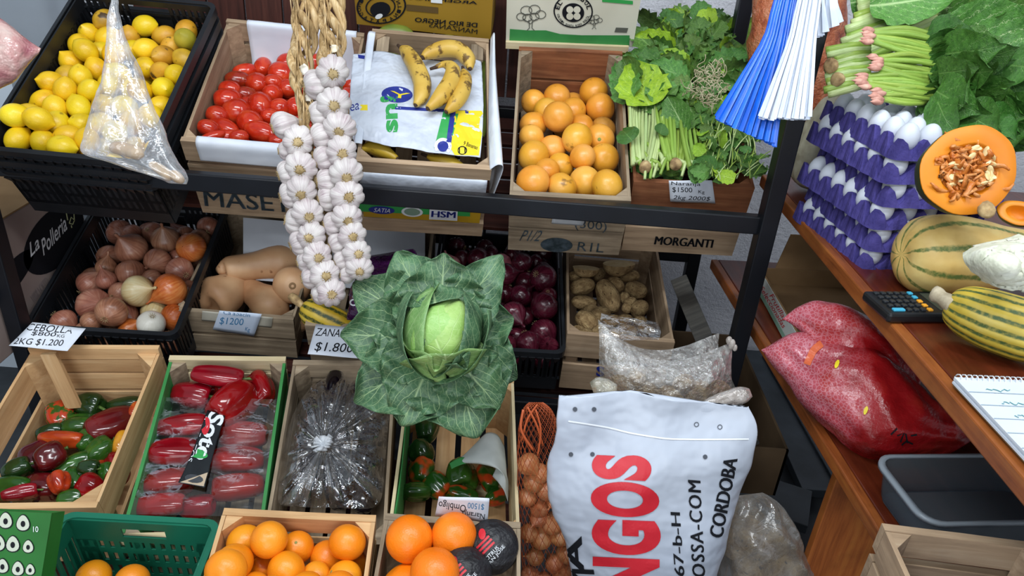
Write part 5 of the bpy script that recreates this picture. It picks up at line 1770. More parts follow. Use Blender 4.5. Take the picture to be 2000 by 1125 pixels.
ap, fp = carton('apple_carton', 'gold-brown apple carton standing upside down above the bananas', (697, 47), (958, 77), 2.00, 2.00, 0.16, 0.12, CARD_GOLD, 22)
txt('MANZANAS', (932, 66), (838, 52), (933, 57), fp, INK, ap, off=0.002)
txt('DE RIO NEGRO', (932, 53), (810, 42), (933, 44), fp, INK, ap, bold=0.02, off=0.002)
txt('ARGENTINA', (932, 8), (800, -2), (933, 2), fp, INK, ap, bold=0.02, off=0.002)
decal('logo_ring', disc_geo(32, 0.93), (693, 46), (790, 46), (700, -22), fp, INK, ap, off=0.002)
decal('logo_ring', disc_geo(32, 0.91), (712, 34), (771, 34), (716, -8), fp, INK, ap, off=0.002)
decal('logo_apple', disc_geo(20), (723, 34), (763, 32), (723, 4), fp, INK, ap, off=0.002)
decal('logo_leaf', disc_geo(10), (733, 38), (748, 34), (733, 28), fp, WHITE_INK, ap, off=0.0026)
for k, ch in enumerate('PATAGONIA'):
    a = math.radians(-20 - k * 24 + 0)
    x, y = 741 + 40 * math.cos(math.radians(75 + k * 19)), 14 + 27 * math.sin(math.radians(75 + k * 19))
    t = math.radians(75 + k * 19)
    e1, e2 = np.array([-math.sin(t), math.cos(t)]), np.array([math.cos(t), math.sin(t)])
    q = np.array([x, y])
    txt(ch, q + e1 * 3.4 * -1 + e2 * 3.5, q + e1 * 3.4 + e2 * 3.5, q - e1 * 3.4 - e2 * 4, fp, INK, ap, bold=0.02, off=0.002)
for k, ch in enumerate('ARGENTINA'):
    t = math.radians(262 + k * 19)
    x, y = 741 + 40 * math.cos(t), 14 + 27 * math.sin(t)
    e1, e2 = np.array([-math.sin(t), math.cos(t)]), np.array([math.cos(t), math.sin(t)])
    q = np.array([x, y])
    txt(ch, q + e1 * 3.4 * -1 + e2 * 3.5, q + e1 * 3.4 + e2 * 3.5, q - e1 * 3.4 - e2 * 4, fp, INK, ap, bold=0.02, off=0.002)
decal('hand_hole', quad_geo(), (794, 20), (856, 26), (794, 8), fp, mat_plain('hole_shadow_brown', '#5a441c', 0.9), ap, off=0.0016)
decal('white_sticker', quad_geo(), (842, 4), (864, 6), (842, -8), fp, WHITE_INK, ap, off=0.0028)

tb, fp = carton('printed_carton', 'cream carton with a clover emblem and green hills above the grapefruit', (988, 82), (1236, 92), 2.06, 2.06, 0.19, 0.12, CARD_CREAM, 22)
decal('green_hill_print', (np.array([(0, 0), (1, 0), (1, .78), (.8, .72), (.6, .66), (.42, .7), (.3, .95), (.15, .9), (0, .96)]), [(0, 1, 2), (0, 2, 3), (0, 3, 4), (0, 4, 5), (0, 5, 6), (0, 6, 7), (0, 7, 8)]), (995, 80), (1229, 88), (996, 55), fp, CARD_GREEN, tb, off=0.0015)
decal('emblem_ring', disc_geo(36, 0.93), (1081, 53), (1158, 55), (1081, -12), fp, INK, tb, off=0.002)
decal('emblem_disc', disc_geo(30), (1098, 42), (1141, 43), (1098, 5), fp, INK, tb, off=0.002)
for dx, dy in ((-7, -6), (7, -6), (-7, 7), (7, 7)):
    decal('clover_leaf', disc_geo(12), (1120 + dx - 7, 24 + dy + 7), (1120 + dx + 7, 24 + dy + 7), (1120 + dx - 7, 24 + dy - 7), fp, CARD_CREAM, tb, off=0.0026)
for word, r, a0, da, s in (('EL TREBOL', 31.5, 196, 18.5, 1), ('COLONIA SANTA ROSA SALTA', 30, 168, -6.4, -1)):
    for k, ch in enumerate(word):
        if ch == ' ':
            continue
        t = math.radians(a0 + da * k)
        q = np.array([1119.5 + r * math.cos(t), 22 + r * 0.93 * math.sin(t)])
        e2 = np.array([math.cos(t), math.sin(t)])
        e1 = np.array([-math.sin(t), math.cos(t)]) * s
        hh = 4.4 if s == 1 else 2.2
        ww = 3.6 if s == 1 else 1.4
        up = e2 * s
        txt(ch, q - e1 * ww - up * hh, q + e1 * ww - up * hh, q - e1 * ww + up * hh, fp, INK, tb, bold=0.03, off=0.002)
INK_GREY = mat_plain('grey_sketch_ink', '#55564e', 0.7)
for (tx, ty, s) in ((1036, 30, 1.0), (1160, 40, 0.55)):
    ln = []
    for (cx, cy, rr) in ((-18, 2, 9), (-8, -10, 11), (8, -12, 11), (20, -2, 10), (8, 2, 9), (-6, 4, 9)):
        ln.append([(tx + s * (cx + rr * math.cos(a)), ty + s * (cy + 0.8 * rr * math.sin(a))) for a in np.linspace(0, 6.28, 14)])
    ln += [[(tx - 3 * s, ty + 8 * s), (tx - 2 * s, ty + 24 * s), (tx - 7 * s, ty + 29 * s)], [(tx + 4 * s, ty + 8 * s), (tx + 3 * s, ty + 24 * s), (tx + 8 * s, ty + 29 * s)], [(tx - 14 * s, ty + 6 * s), (tx, ty + 16 * s), (tx + 12 * s, ty + 6 * s)]]
    decal('tree_sketch', stroke_geo(ln, 1.6 * max(s, 0.7)), (0, 0), (1, 0), (0, 1), fp, INK_GREY, tb, off=0.002)
decal('hut_sketch', quad_geo(), (1200, 62), (1224, 63), (1203, 53), fp, INK_GREY, tb, off=0.002)
decal('green_top_print', quad_geo(), (1176, 3), (1236, 8), (1176, -4), fp, GREEN_INK, tb, off=0.002)
board(tb, 'wooden_lath', (0.17, -0.006, -0.004), (0.34, 0.02, 0.01), AX_FACE, WOOD_PALE)

# ------------------------------------------------------------------ garlic braids
def garlic_mesh(k, r=0.03, lobes=9):
    pr = []
    for j in range(15):
        a = math.pi * j / 14
        q, z = math.sin(a) ** 0.8 * r, -math.cos(a) * r * 0.72
        if a > 2.2:
            f = (a - 2.2) / (math.pi - 2.2)
            q = q * (1 - 0.2 * f) + 0.004 * f
            z += 0.012 * f ** 1.6
        pr.append((max(q, 0.001), z))
    pr += [(0.004, r * 0.72 + 0.022)]
    lo = 8 + k % 3

    def fn(th, t):
        return 1 - 0.13 * (0.5 + 0.5 * math.cos(lo * th + 0.6 * math.sin(2 * th + k))) ** 3 * math.sin(math.pi * min(1, t * 1.05)) ** 0.6 + 0.04 * math.sin(2 * th + k)
    return lumpy(MB().lathe(pr, 54, fn), 0.04, 40, k * 2.0)


GME = [garlic_mesh(k).mesh('garlic_bulb', GARLIC) for k in range(5)]
_r = MB().lathe([(0.0085, -0.0195), (0.0088, -0.0215), (0.005, -0.0225), (0.0005, -0.0228)], 12, lambda th, t: 1 + 0.18 * math.sin(5 * th) + 0.1 * math.sin(9 * th))
for k in range(12):
    a = k * 0.52
    _r.tube([(0.006 * math.cos(a), 0.006 * math.sin(a), -0.021), (0.0095 * math.cos(a), 0.0095 * math.sin(a), -0.0235), (0.011 * math.cos(a + .2), 0.011 * math.sin(a + .2), -0.022)], 0.0006, 3)
GROOT = _r.mesh('root_plate', ROOTS)
BR1 = [(60, 330, 56, 1), (165, 330, 62, 2), (320, 485, 67, 0), (195, 585, 42, 1), (350, 745, 68, 0), (215, 810, 56, 1), (355, 978, 66, 0), (240, 1030, 58, 1)]
BR1 = [(520 + x / 5.114, 180 + y / 5.114, r / 5.114, f) for x, y, r, f in BR1[1:]]
BR1 += [(520 + x / 5.114, 380 + y / 5.114, r / 5.114, f) for x, y, r, f in ((415, 185, 66, 0), (290, 265, 58, 1), (450, 410, 62, 0), (335, 490, 56, 1), (512, 610, 64, 0), (385, 670, 44, 1), (585, 800, 64, 0), (440, 830, 50, 1), (650, 975, 62, 0), (530, 1000, 44, 1))]
BR2 = [(540 + x / 5.62, y / 5.62, r / 5.62, f) for x, y, r, f in ((615, 790, 78, 0), (425, 935, 72, 1))]
BR2 += [(520 + x / 5.114, 180 + y / 5.114, r / 5.114, f) for x, y, r, f in ((672, 110, 72, 0), (530, 215, 58, 1), (738, 350, 68, 0), (555, 440, 62, 1), (750, 590, 68, 0), (585, 670, 58, 1), (800, 805, 70, 0), (605, 890, 58, 1), (810, 1030, 70, 0), (610, 1060, 54, 1))]
BR2 += [(520 + x / 5.114, 380 + y / 5.114, r / 5.114, f) for x, y, r, f in ((805, 220, 64, 0), (665, 300, 54, 1), (858, 405, 60, 0), (715, 490, 52, 1), (905, 580, 60, 0), (760, 660, 46, 1), (930, 730, 58, 0), (805, 800, 40, 1))]


def braid(label, bulbs, line, depth):
    top = P(line[0][0], line[0][1], depth)
    root = empty('garlic_braid', m4(np.eye(3), P(line[-1][0], line[-1][1], depth)), label, 'garlic braid', 'garlic braids')
    off = -np.array(root.matrix_basis.translation)
    pts = cr1(np.array([P(x, y, depth) for x, y in line]), 60)
    wd = cr1(np.array([[w] for *_, w in [(0, 0, q) for q in BRW]]), 60)[:, 0]
    tang = pts[-1] - pts[0]
    side = unit(np.cross(tang, FW))
    for s in range(5):       # plaited stalks
        ln = []
        for i, p in enumerate(pts):
            a = i * 0.30 + s * 2 * math.pi / 5
            ln.append(p + side * (math.sin(a) * wd[i] * 0.75) - FW * (math.cos(a * (2 if s % 2 else 1)) * wd[i] * 0.45) + off)
        build(MB().tube(ln, [(0.0062 + 0.0025 * math.sin(i * 0.5 + s)) * (1.35 if i < 22 else 1.0) for i in range(60)], 8, flat=0.7), 'plaited_stalk', STRAW, root)
    for k in range(18):       # loose dry leaves, nearer the top
        i = rng.randrange(0, 26)
        p = pts[i] - FW * (wd[i] * 0.55) + side * rng.uniform(-1, 1) * wd[i] * 0.6
        d = unit(tang) * rng.uniform(0.05, 0.11) + side * rng.uniform(-0.012, 0.012)
        build(MB().tube([p + off, p + d * .5 + off - FW * 0.006, p + d + off], [0.005, 0.006, 0.0012], 6, flat=0.25), 'dry_leaf', STRAW, root)
    for j, (x, y, r, f) in enumerate(bulbs):
        dd = depth - (0.028 if f == 0 else 0.012)
        W = P(x, y, dd)
        s = 2.4 * r * dd / FPX / 0.030
        v = unit(CAM - W)
        if f == 0:     # root end looks at us, a little downwards
            z = -unit(v + UP * rng.uniform(-0.55, -0.15) + RT * rng.uniform(-0.25, 0.25))
        else:
            z = -unit(v * 0.35 - UP * rng.uniform(-0.1, 0.4) - RT * (0.9))
        R = basis_z(z, UP + RT * 0.2) @ np.array(Matrix.Rotation(rng.uniform(0, 6.28), 3, 'Z'))
        o = link('garlic_bulb', GME[rng.randrange(5)], root, m4(R * s, W + off))
        link('root_plate', GROOT, o)
    for k in range(3):     # flakes of papery skin
        i = rng.randrange(4, 28)
        p = pts[i] - FW * (wd[i] * 0.8) + side * rng.uniform(-1, 1) * wd[i]
        sz = rng.uniform(0.006, 0.011)
        g = np.array([[(u * sz, v2 * sz, 0.35 * sz * math.sin(u * 2 + k) + .3 * sz * v2 * v2) for u in np.linspace(-1, 1, 5)] for v2 in np.linspace(-1, 1, 5)])
        g = g * (np.where((np.abs(g[..., :1]) + np.abs(g[..., 1:2])) > 1.5 * sz, 0.72, 1.0)) * (1 + 0.45 * fnoise(g, 170, k))[..., None] + np.stack([0 * g[..., 0], 0 * g[..., 0], 0.5 * sz * fnoise(g, 200, k + 3)], -1)
        mb = MB().grid(g).xf(m4(basis_z(unit(CAM - p) + side * rng.uniform(-.6, .6), UP), p + off))
        build(mb, 'skin_flake', GARLIC_PAPER, root, solid=0.0004)
    return root


BRW = [0.030, 0.028, 0.026, 0.022, 0.018, 0.014, 0.012, 0.010]
braid('braid of white garlic hanging beside the tomatoes', BR1, [(586, -40), (596, 40), (590, 120), (600, 210), (612, 300), (622, 400), (634, 480), (648, 570)], 1.475)
braid('braid of white garlic hanging beside the bananas', BR2, [(640, -40), (648, 40), (648, 120), (644, 210), (650, 300), (660, 380), (672, 450), (690, 530)], 1.47)

# ------------------------------------------------------------------ the big cabbage
def leaf_pts(L, W, nu=15, nv=19, cup=0.3, curl=0.2, ruffle=0.02, rk=5.0, seed=0.0, tip=0.6, stalk=0.1, notch=0.0):
    """leaf along +y in the xy plane, z up; returns pts and uvs"""
    g, uv = [], []
    for j in range(nv):
        v = j / (nv - 1)
        wv = W * (max(0.0, math.sin(math.pi * min(1, (v * 0.93 + 0.05)) ** tip)) ** 0.62) + stalk * W * (1 - v) ** 3
        row = []
        for i in range(nu):
            u = -1 + 2 * i / (nu - 1)
            e = abs(u) ** 2.2
            nt = 1 + notch * math.sin(9 * v * math.pi) * e
            x = u * wv * nt
            y = L * v + 0.04 * L * (1 - u * u) * v
            z = cup * W * (u * u) * (0.4 + 0.6 * v) + curl * L * (v ** 2.2) + ruffle * e * math.sin(rk * 2 * math.pi * v + seed + (2 if u > 0 else 0)) + 0.35 * ruffle * math.sin(3 * u + seed + 4 * v)
            row.append((x, y, z))
            uv.append((0.5 + 0.5 * u, v))
        g.append(row)
    return np.array(g), uv


CB = P(862, 655, 1.40)
_zz = unit(CAM - CB + np.array([0, 0, 0.12]))
_yy = unit(UP - _zz * (UP @ _zz))
_cbR = np.stack([np.cross(_yy, _zz), _yy, _zz], 1)
cab = empty('cabbage', m4(_cbR, CB), 'large green cabbage with spread outer leaves', 'cabbage')
PXM = 1.40 / FPX      # metres per pixel at the cabbage


def cab_leaf(ang, x0, y0, L, W, mat, zb, pitch, cup=0.25, curl=-0.25, ruffle=0.017, rk=3.0, roll=0.0, tip=0.62):
    """ang: direction (degrees, image plane), base at pixel offset x0,y0 from the heart, sizes in px, pitch: rise towards the viewer"""
    g, uv = leaf_pts(L * PXM, W * PXM, 21, 25, cup, curl, ruffle, rk, ang, tip, 0.25)
    g = g + (0.0085 * fnoise(g, 36, ang))[..., None] * np.array([0.3, 0.3, 1.0])
    M = Matrix.Translation((x0 * PXM, -y0 * PXM, zb)) @ Matrix.Rotation(math.radians(ang - 90), 4, 'Z') @ Matrix.Rotation(math.radians(pitch), 4, 'X') @ Matrix.Rotation(math.radians(roll), 4, 'Y')
    return build(MB().grid(g, uvs=uv), 'outer_leaf', mat, cab, True, M, solid=0.0012)


for a in [(-72, 15, 30, 170, 110, LEAF_CABBAGE, -0.055, 12), (-150, -20, 40, 165, 92, LEAF_CABBAGE, -0.050, 10), (-115, -15, 40, 140, 85, LEAF_CABBAGE, -0.040, 14), (178, -25, 0, 165, 88, LEAF_CABBAGE, -0.050, 12), (150, -20, -20, 175, 85, LEAF_CABBAGE, -0.060, 8), (118, -10, -25, 165, 80, LEAF_CABBAGE, -0.055, 8),
          (88, 0, -30, 130, 90, LEAF_CABBAGE, -0.040, 18), (55, 20, -20, 168, 62, LEAF_CABBAGE, -0.045, 16), (15, 25, -5, 120, 80, LEAF_CABBAGE, -0.050, 10), (-25, 20, 20, 140, 88, LEAF_CABBAGE, -0.055, 8), (-50, 20, 30, 140, 70, LEAF_CABBAGE, -0.045, 14)]:
    cab_leaf(*a)
# leaves that still hug the heart
for a in [(165, -2, 10, 88, 70, LEAF_CABBAGE, -0.02, 48, 0.35, 0.12, 0.006, 2.0), (-100, 0, 8, 92, 76, LEAF_CABBAGE_IN, -0.01, 42, 0.4, 0.10, 0.005, 2.0), (-15, 2, 8, 92, 66, LEAF_CABBAGE, -0.01, 50, 0.4, 0.12, 0.005, 2.0), (95, 0, -2, 84, 70, LEAF_CABBAGE, -0.015, 46, 0.4, -0.1, 0.012, 3.0), (130, -4, 0, 96, 58, LEAF_CABBAGE, -0.015, 40, 0.3, -0.05, 0.010, 3.0), (-55, 6, 12, 100, 56, LEAF_CABBAGE, -0.012, 44, 0.4, 0.10, 0.005, 2.0)]:
    cab_leaf(*a)
hd = MB().lathe(sph_prof(26, 0.064, 0.062), 40)
lumpy(hd, 0.03, 22, 1.0)
head = build(hd, 'heart', CABBAGE_HEAD, cab, True, Matrix.Translation((0.0, 0.004, 0.012)) @ Matrix.Rotation(math.radians(70), 4, 'X'))
for k, (a0, a1, t0, t1, roff) in enumerate(((-20, 128, 25, 172, .0025), (30, 175, 18, 128, .0045), (112, 262, 8, 160, .008), (-85, 62, 4, 150, .010), (10, 170, 2, 62, .014), (25, 160, 132, 178, .013), (140, 280, 10, 140, .018), (-100, 30, 0, 120, .020))):
    g = []
    uv = []
    for j in range(16):
        row = []
        for i in range(20):
            th = math.radians(a0 + (a1 - a0) * i / 19)
            ph = math.radians(t0 + (t1 - t0) * j / 15)
            rr = 0.064 + roff + 0.0025 * math.sin(3 * th + j * 0.4 + k)
            edge = min(1.0, min(i, 19 - i) / 3)
            rr += (0.004 if k < 2 else 0.011) * (1 - edge)
            if k >= 2:
                rr += 0.010 * max(0, (j - 11) / 4) + 0.006 * math.sin(th * 7 + k) * max(0, (j - 9) / 6)
            row.append((rr * math.sin(ph) * math.cos(th), -rr * math.cos(ph), rr * math.sin(ph) * math.sin(th)))
            uv.append((i / 19, j / 15))
        g.append(row)
    build(MB().grid(np.array(g), uvs=uv), 'wrapper_leaf', (CABBAGE_HEAD, CABBAGE_HEAD, LEAF_CABBAGE_IN, LEAF_CABBAGE, LEAF_CABBAGE_IN, LEAF_CABBAGE, LEAF_CABBAGE, LEAF_CABBAGE)[k], cab, True, Matrix.Translation((0, 0.004, 0.012)) @ Matrix.Rotation(math.radians((-35, 20, -6, -14, 8, 10, 0, -8)[k]), 4, 'Z'), solid=0.001)

# ------------------------------------------------------------------ signs, papers and lettering
def card(label, tl, tr, br, bl, d, curl=0.004, target=None, name='price_card', mat=PAPER, cat='sign'):
    """paper card: its four corners in the photo, either at distance(s) d or lying on the plane target"""
    if target is not None:
        q = [np.array(target.ray_cast(ray(*p)[0], ray(*p)[1])[0]) for p in (tl, tr, br, bl)]
    else:
        dd = d if hasattr(d, '__len__') else [d] * 4
        q = [P(*p, e) for p, e in zip((tl, tr, br, bl), dd)]
    n = unit(np.cross(q[1] - q[0], q[3] - q[0]))
    if n @ FW > 0:
        n = -n
    g = []
    for j in range(7):
        row = []
        for i in range(9):
            u, v = i / 8, j / 6
            p = (q[0] * (1 - u) + q[1] * u) * (1 - v) + (q[3] * (1 - u) + q[2] * u) * v
            row.append(p + n * curl * (math.sin(u * 4.5 + 1) * 0.5 + v * v * 0.6))
        g.append(row)
    o = build(MB().grid(g), name, mat, None, True, solid=0.0006)
    tag(o, label, cat)
    return o, bvh_of(o)


o, b = card('white price card with onion prices on the black crate corner', (64, 630), (167, 641), (132, 686), (19, 677), (1.74, 1.74, 1.70, 1.70))
txt('CEBOLLA', (50, 645), (140, 652), (56, 632), b, INK, o, shear=0.1)
txt('$800', (60, 656), (108, 659), (63, 647), b, INK, o, shear=0.1)
txt('KG', (111, 659), (126, 660), (112, 653), b, INK, o, shear=0.1)
txt('2KG $1.200', (25, 674), (121, 678), (30, 660), b, INK, o, shear=0.1)
tp = C_BUTTER
tape, tb2 = card('pale strip of paper tape across the butternut crate front', (395, 607), (533, 620), (530, 640), (394, 626), 0, 0.0, c_front(tp, 0.002), 'paper_tape', mat_noise('pale_tape', [(0.3, '#a9a496'), (0.7, '#bdb8aa')], 14, rough=0.6), 'tape')
o, b = card('small pale blue price card on the butternut crate', (429, 606), (511, 614), (496, 657), (416, 642), 0, 0.003, c_front(tp, 0.008), mat=mat_noise('pale_blue_paper', [(0.3, '#c3d2ea'), (0.7, '#d5e0f2')], 8, rough=0.7))
txt('Calabacin', (436, 613), (488, 619), (437, 606), b, INK_BLUE, o)
txt('$1200', (428, 634), (474, 637), (431, 619), b, INK_BLUE, o)
txt('Kg', (478, 648), (487, 650), (480, 638), b, INK_BLUE, o)
o, b = card('white price card reading 1.800 in front of the cabbage', (617, 634), (700, 640), (714, 701), (601, 693), (1.76, 1.76, 1.66, 1.66), 0.002)
txt('ZANAHORIA', (615, 656), (716, 662), (619, 641), b, INK, o, shear=0.1)
txt('$1.800', (613, 688), (688, 692), (617, 668), b, INK, o, shear=0.12)
o, b = card('white price card on the crate of leafy greens', (1306, 352), (1391, 353), (1397, 397), (1309, 392), 0, 0.003, c_front(C_GREENS, 0.006))
txt('Naranja', (1311, 363), (1368, 365), (1311, 354), b, INK, o)
txt('$1500', (1313, 376), (1352, 377), (1313, 365), b, INK, o)
txt('Kg', (1364, 379), (1376, 380), (1364, 371), b, INK, o)
txt('2kg 2000$', (1314, 391), (1386, 394), (1316, 381), b, INK, o, shear=0.1)
inner = PlaneHit(c_wld(C_NAVEL, (0, C_NAVEL.L - 0.019, 0)), C_NAVEL.R @ np.array([0, -1.0, 0]))
o, b = card('upside-down white card on the board of the navel orange crate', (857, 969), (956, 974), (952, 1021), (850, 1005), 0, 0.002, inner)
txt('Naranja', (949, 1003), (906, 994), (950, 987 + 26), b, INK, o) if False else None
txt('Naranja', (948, 1000), (903, 993), (946, 1014), b, INK, o)
txt('Ombligo', (911, 982), (858, 974), (909, 1000), b, INK, o)
txt('$1500', (946, 983), (914, 979), (945, 996), b, INK_BLUE, o)
o, b = card('small grey paper slip on the front of the grapefruit crate', (1080, 419), (1145, 424), (1138, 441), (1077, 436), 0, 0.001, c_front(C_GRAPE, 0.006), 'paper_slip', mat_noise('greyish_paper', [(0.3, '#a9adb2'), (0.7, '#bfc3c8')], 20, rough=0.7), 'paper')
txt('C. Riveron', (1084, 426), (1136, 429), (1085, 421), b, STENCIL, o)
f = c_front(C_GRAPE, 0.001)
txt('(300)', (1122, 449), (1184, 455), (1124, 428), f, STENCIL, C_GRAPE.root)
txt('R1L', (1127, 489), (1178, 493), (1130, 472), f, STENCIL, C_GRAPE.root)
txt('P1/2', (1014, 470), (1054, 471), (1020, 449), f, STENCIL, C_GRAPE.root, shear=0.3)
decal('ink_oval', disc_geo(20), (1055, 491), (1118, 493), (1056, 463), f, STENCIL, C_GRAPE.root)
txt2('MASETTI', (400, 402), (616, 419), (396, 371), c_front(C_TOMATO, 0.001), STENCIL, C_TOMATO.root)
C_GREENS.parts[('front_board', 0)].data.materials[0] = WOOD_MID
txt2('MORGANTI', (1277, 477), (1391, 484), (1279, 461), c_front(C_GREENS, 0.001), INK, C_GREENS.root, shear=0.1)
txt('S', (1164, 734), (1180, 736), (1165, 714), c_front(C_POTATO, 0.001), INK_NAVY, C_POTATO.root, bold=0.03)
# white paper folded over both ends of the tomato crate
c = C_TOMATO
for (x0, x1, yy, sgn, lb) in ((-0.145, 0.06, 0.0, 1, 'white paper folded over the front rim of the tomato crate'), (-0.125, 0.16, c.L, -1, 'white paper folded over the back board of the tomato crate')):
    e = 0.004
    prof = [(-e, -0.055), (-e, -0.03), (-e, -0.006), (0.002, 0.004), (0.016, 0.004), (0.019, -0.01), (0.02, -0.05)] if sgn == 1 else [(e, -0.03), (e, -0.008), (-0.002, 0.004), (-0.016, 0.004), (-0.02, -0.012), (-0.022, -0.04), (-0.03, -0.10), (-0.05, -0.14)]
    g = [[c_wld(c, (x0 + (x1 - x0) * i / 5, yy + a, c.h + z)) for i in range(6)] for a, z in prof]
    tag(sheet('paper_liner', g, PAPER, None, 20, 30, 0.0015, 60, 1.0), lb, 'paper')
# white board standing behind the lower tier
A = [P(475, 425, 2.16), P(830, 455, 2.16), P(830, 575, 2.16), P(475, 545, 2.16)]
mb = MB()
nb = unit(np.cross(A[1] - A[0], A[3] - A[0])) * 0.008
mb.add(A + [p + nb for p in A], [(0, 1, 2, 3), (7, 6, 5, 4), (0, 4, 5, 1), (1, 5, 6, 2), (2, 6, 7, 3), (3, 7, 4, 0)])
tag(build(mb, 'white_board', mat_noise('grey_white_board', [(0.3, '#a8acb4'), (0.7, '#c0c4cc')], 5, rough=0.7), None, False), 'plain grey-white board standing behind the butternut squashes', 'board')
# loaf-like clear bag hanging in front of the lemons
cb = empty('hanging_bag', m4(np.eye(3), P(340, 350, 1.46)), 'clear plastic bag hanging from above in front of the lemons', 'plastic bag')
loft('film', [(221, -70, 229, -70, 1.44, .004), (217, 0, 229, 0, 1.44, .008), (212, 60, 240, 60, 1.45, .012), (203, 130, 268, 120, 1.45, .022), (190, 190, 288, 180, 1.45, .032), (172, 250, 308, 235, 1.45, .04), (163, 296, 330, 285, 1.45, .042), (215, 318, 350, 318, 1.46, .035), (300, 345, 364, 345, 1.46, .022), (330, 358, 362, 360, 1.46, .006)],
     mat_film('hanging_bag_film', haze=0.10, gloss=0.5, bscale=42, bstr=0.9, var=0.26), cb, 60, 60, amp=0.006, scale=34, fold=0.22, nfold=7)
GINGER = mat_noise('pale_root_skin', [(0.3, '#a98a66'), (0.7, '#c9ae88')], 25, rough=0.7, var=0.08)
for k, (ln, lb) in enumerate(((((215, 285, 2), (222, 288, 11), (245, 292, 13), (270, 300, 12), (280, 304, 3)), 'knobbly pale root lying in the hanging bag, upper one'), (((292, 318, 2), (298, 322, 9), (315, 332, 11), (330, 345, 10), (336, 350, 3)), 'knobbly pale root in the corner of the hanging bag'), (((332, 335, 2), (338, 340, 9), (348, 348, 10), (356, 354, 7), (359, 356, 2)), 'small pale root tip in the lowest corner of the bag'))):
    tag(build(limb([(P(x, y, 1.455), r * 1.455 / FPX) for x, y, r in ln], 16, 14, 0.002, k), 'ginger_root', GINGER), lb, 'root', 'roots in the hanging bag')


# ------------------------------------------------------------------ leafy greens
def leaf_variants(name, mat, L=1.0, W=0.36, n=4, **k):
    out = []
    for i in range(n):
        kk = dict(cup=0.35, curl=(-0.25, -0.1, 0.12, -0.35)[i % 4], ruffle=0.05, rk=3.0, seed=i * 1.9, tip=0.8, stalk=0.08)
        kk.update(k)
        g, uv = leaf_pts(L, W * (0.9 + 0.1 * (i % 3)), 11, 13, **kk)
        g = g + (0.025 * fnoise(g, 5.0, i))[..., None] * np.array([0.2, 0.2, 1.0])
        out.append(MB().grid(g, uvs=uv).mesh(name, mat))
    return out


LV_CHARD = leaf_variants('leaf', LEAF_CHARD, W=0.34, ruffle=0.06, rk=4)
LV_SPIN = leaf_variants('leaf', LEAF_SPINACH, W=0.30, ruffle=0.03, rk=2, tip=0.7)
LV_ROCK = leaf_variants('leaf', LEAF_ARUGULA, W=0.27, notch=0.22, ruffle=0.04, rk=3)
LV_LIME = leaf_variants('leaf', LEAF_LIME, W=0.30, notch=0.1, ruffle=0.04, rk=3)


def put_leaf(root, mes, base, dirv, length, width=1.0, face=None, tilt=0.45):
    """leaf object under root: base point, direction, length (m)"""
    off = -np.array(root.matrix_basis.translation)
    z = (face if face is not None else CAM - base)
    z = unit(z) + np.array([rng.uniform(-tilt, tilt) for _ in range(3)])
    y = unit(dirv)
    z = unit(z - y * (z @ y))
    R = np.stack([np.cross(y, z), y, z], 1) @ np.diag([length * width, length, length])
    return link('leaf', mes[rng.randrange(len(mes))], root, m4(R, base + off))


def put_stem(root, pts, r, mat, name='stalk', flat=0.7, seg=7):
    off = -np.array(root.matrix_basis.translation)
    n = 9
    q = cr1(np.array(pts), n)
    rr = np.interp(np.linspace(0, 1, n), np.linspace(0, 1, len(r)), r)
    return build(MB().tube([p + off for p in q], list(rr), seg, flat=flat), name, mat, root)


G = C_GREENS


def gp(x, y, lift=0.0):
    """point over the greens crate: a mound that rises from the front board to the back"""
    b = c_plane(G, x, y, G.h + 0.02 + lift)
    return c_wld(G, b)


def ang_dir(x, y, a, fn, step=10):
    a = math.radians(a)
    return unit(fn(x + step * math.cos(a), y - step * math.sin(a)) - fn(x, y))


# chard bunches with pale stalks
for (bx, by, tx, ty, n, sp0, sp1, smat, lab_, lw) in ((1258, 318, 1262, 175, 17, 22, 36, STEM_PALE, 'chard bunch with the whitest stalks, beside the grapefruit', 30), (1318, 312, 1312, 195, 15, 20, 36, STEM_GREEN, 'chard bunch with a round cut root end', 26), (1362, 326, 1352, 235, 11, 18, 30, STEM_GREEN, 'short green bunch with a pale heart, low in the crate', 20)):
    r = empty('chard_bunch', m4(np.eye(3), gp(bx, by)), lab_, 'greens', 'leafy bunches in the crate')
    for k in range(n):
        u = (k / (n - 1) - 0.5) * 2
        l0, l1 = 0.012 + 0.018 * rng.random(), 0.02 + 0.03 * rng.random()
        a, b = gp(bx + u * sp0, by + rng.uniform(-10, 8), l0 - 0.01), gp(tx + u * sp1, ty + rng.uniform(-16, 16), l1)
        m = (a + b) / 2 + G.R[:, 2] * 0.012 + G.R[:, 0] * 0.012 * math.sin(u * 3)
        put_stem(r, [a, m, b], [0.0075, 0.0065, 0.004], smat)
        d = unit(b - a) + G.R[:, 0] * 0.25 * u
        put_leaf(r, LV_CHARD, b - d * 0.01, d, (85 + 30 * rng.random()) * 1.7 / FPX * (0.75 if n == 11 else 1), 1.15, tilt=0.35)
    q = np.array(r.matrix_basis.translation)
    e = basis_z(unit(CAM - gp(bx, by + 8)) - UP * 0.5, UP)
    build(lumpy(MB().lathe([(0.013, -0.012), (0.015, 0.0), (0.012, 0.006), (0.0005, 0.007)], 14), 0.12, 90, n), 'cut_root_end', ROOT_BROWN, r, True, m4(e, gp(bx + 2, by + 10, 0.02) - q))
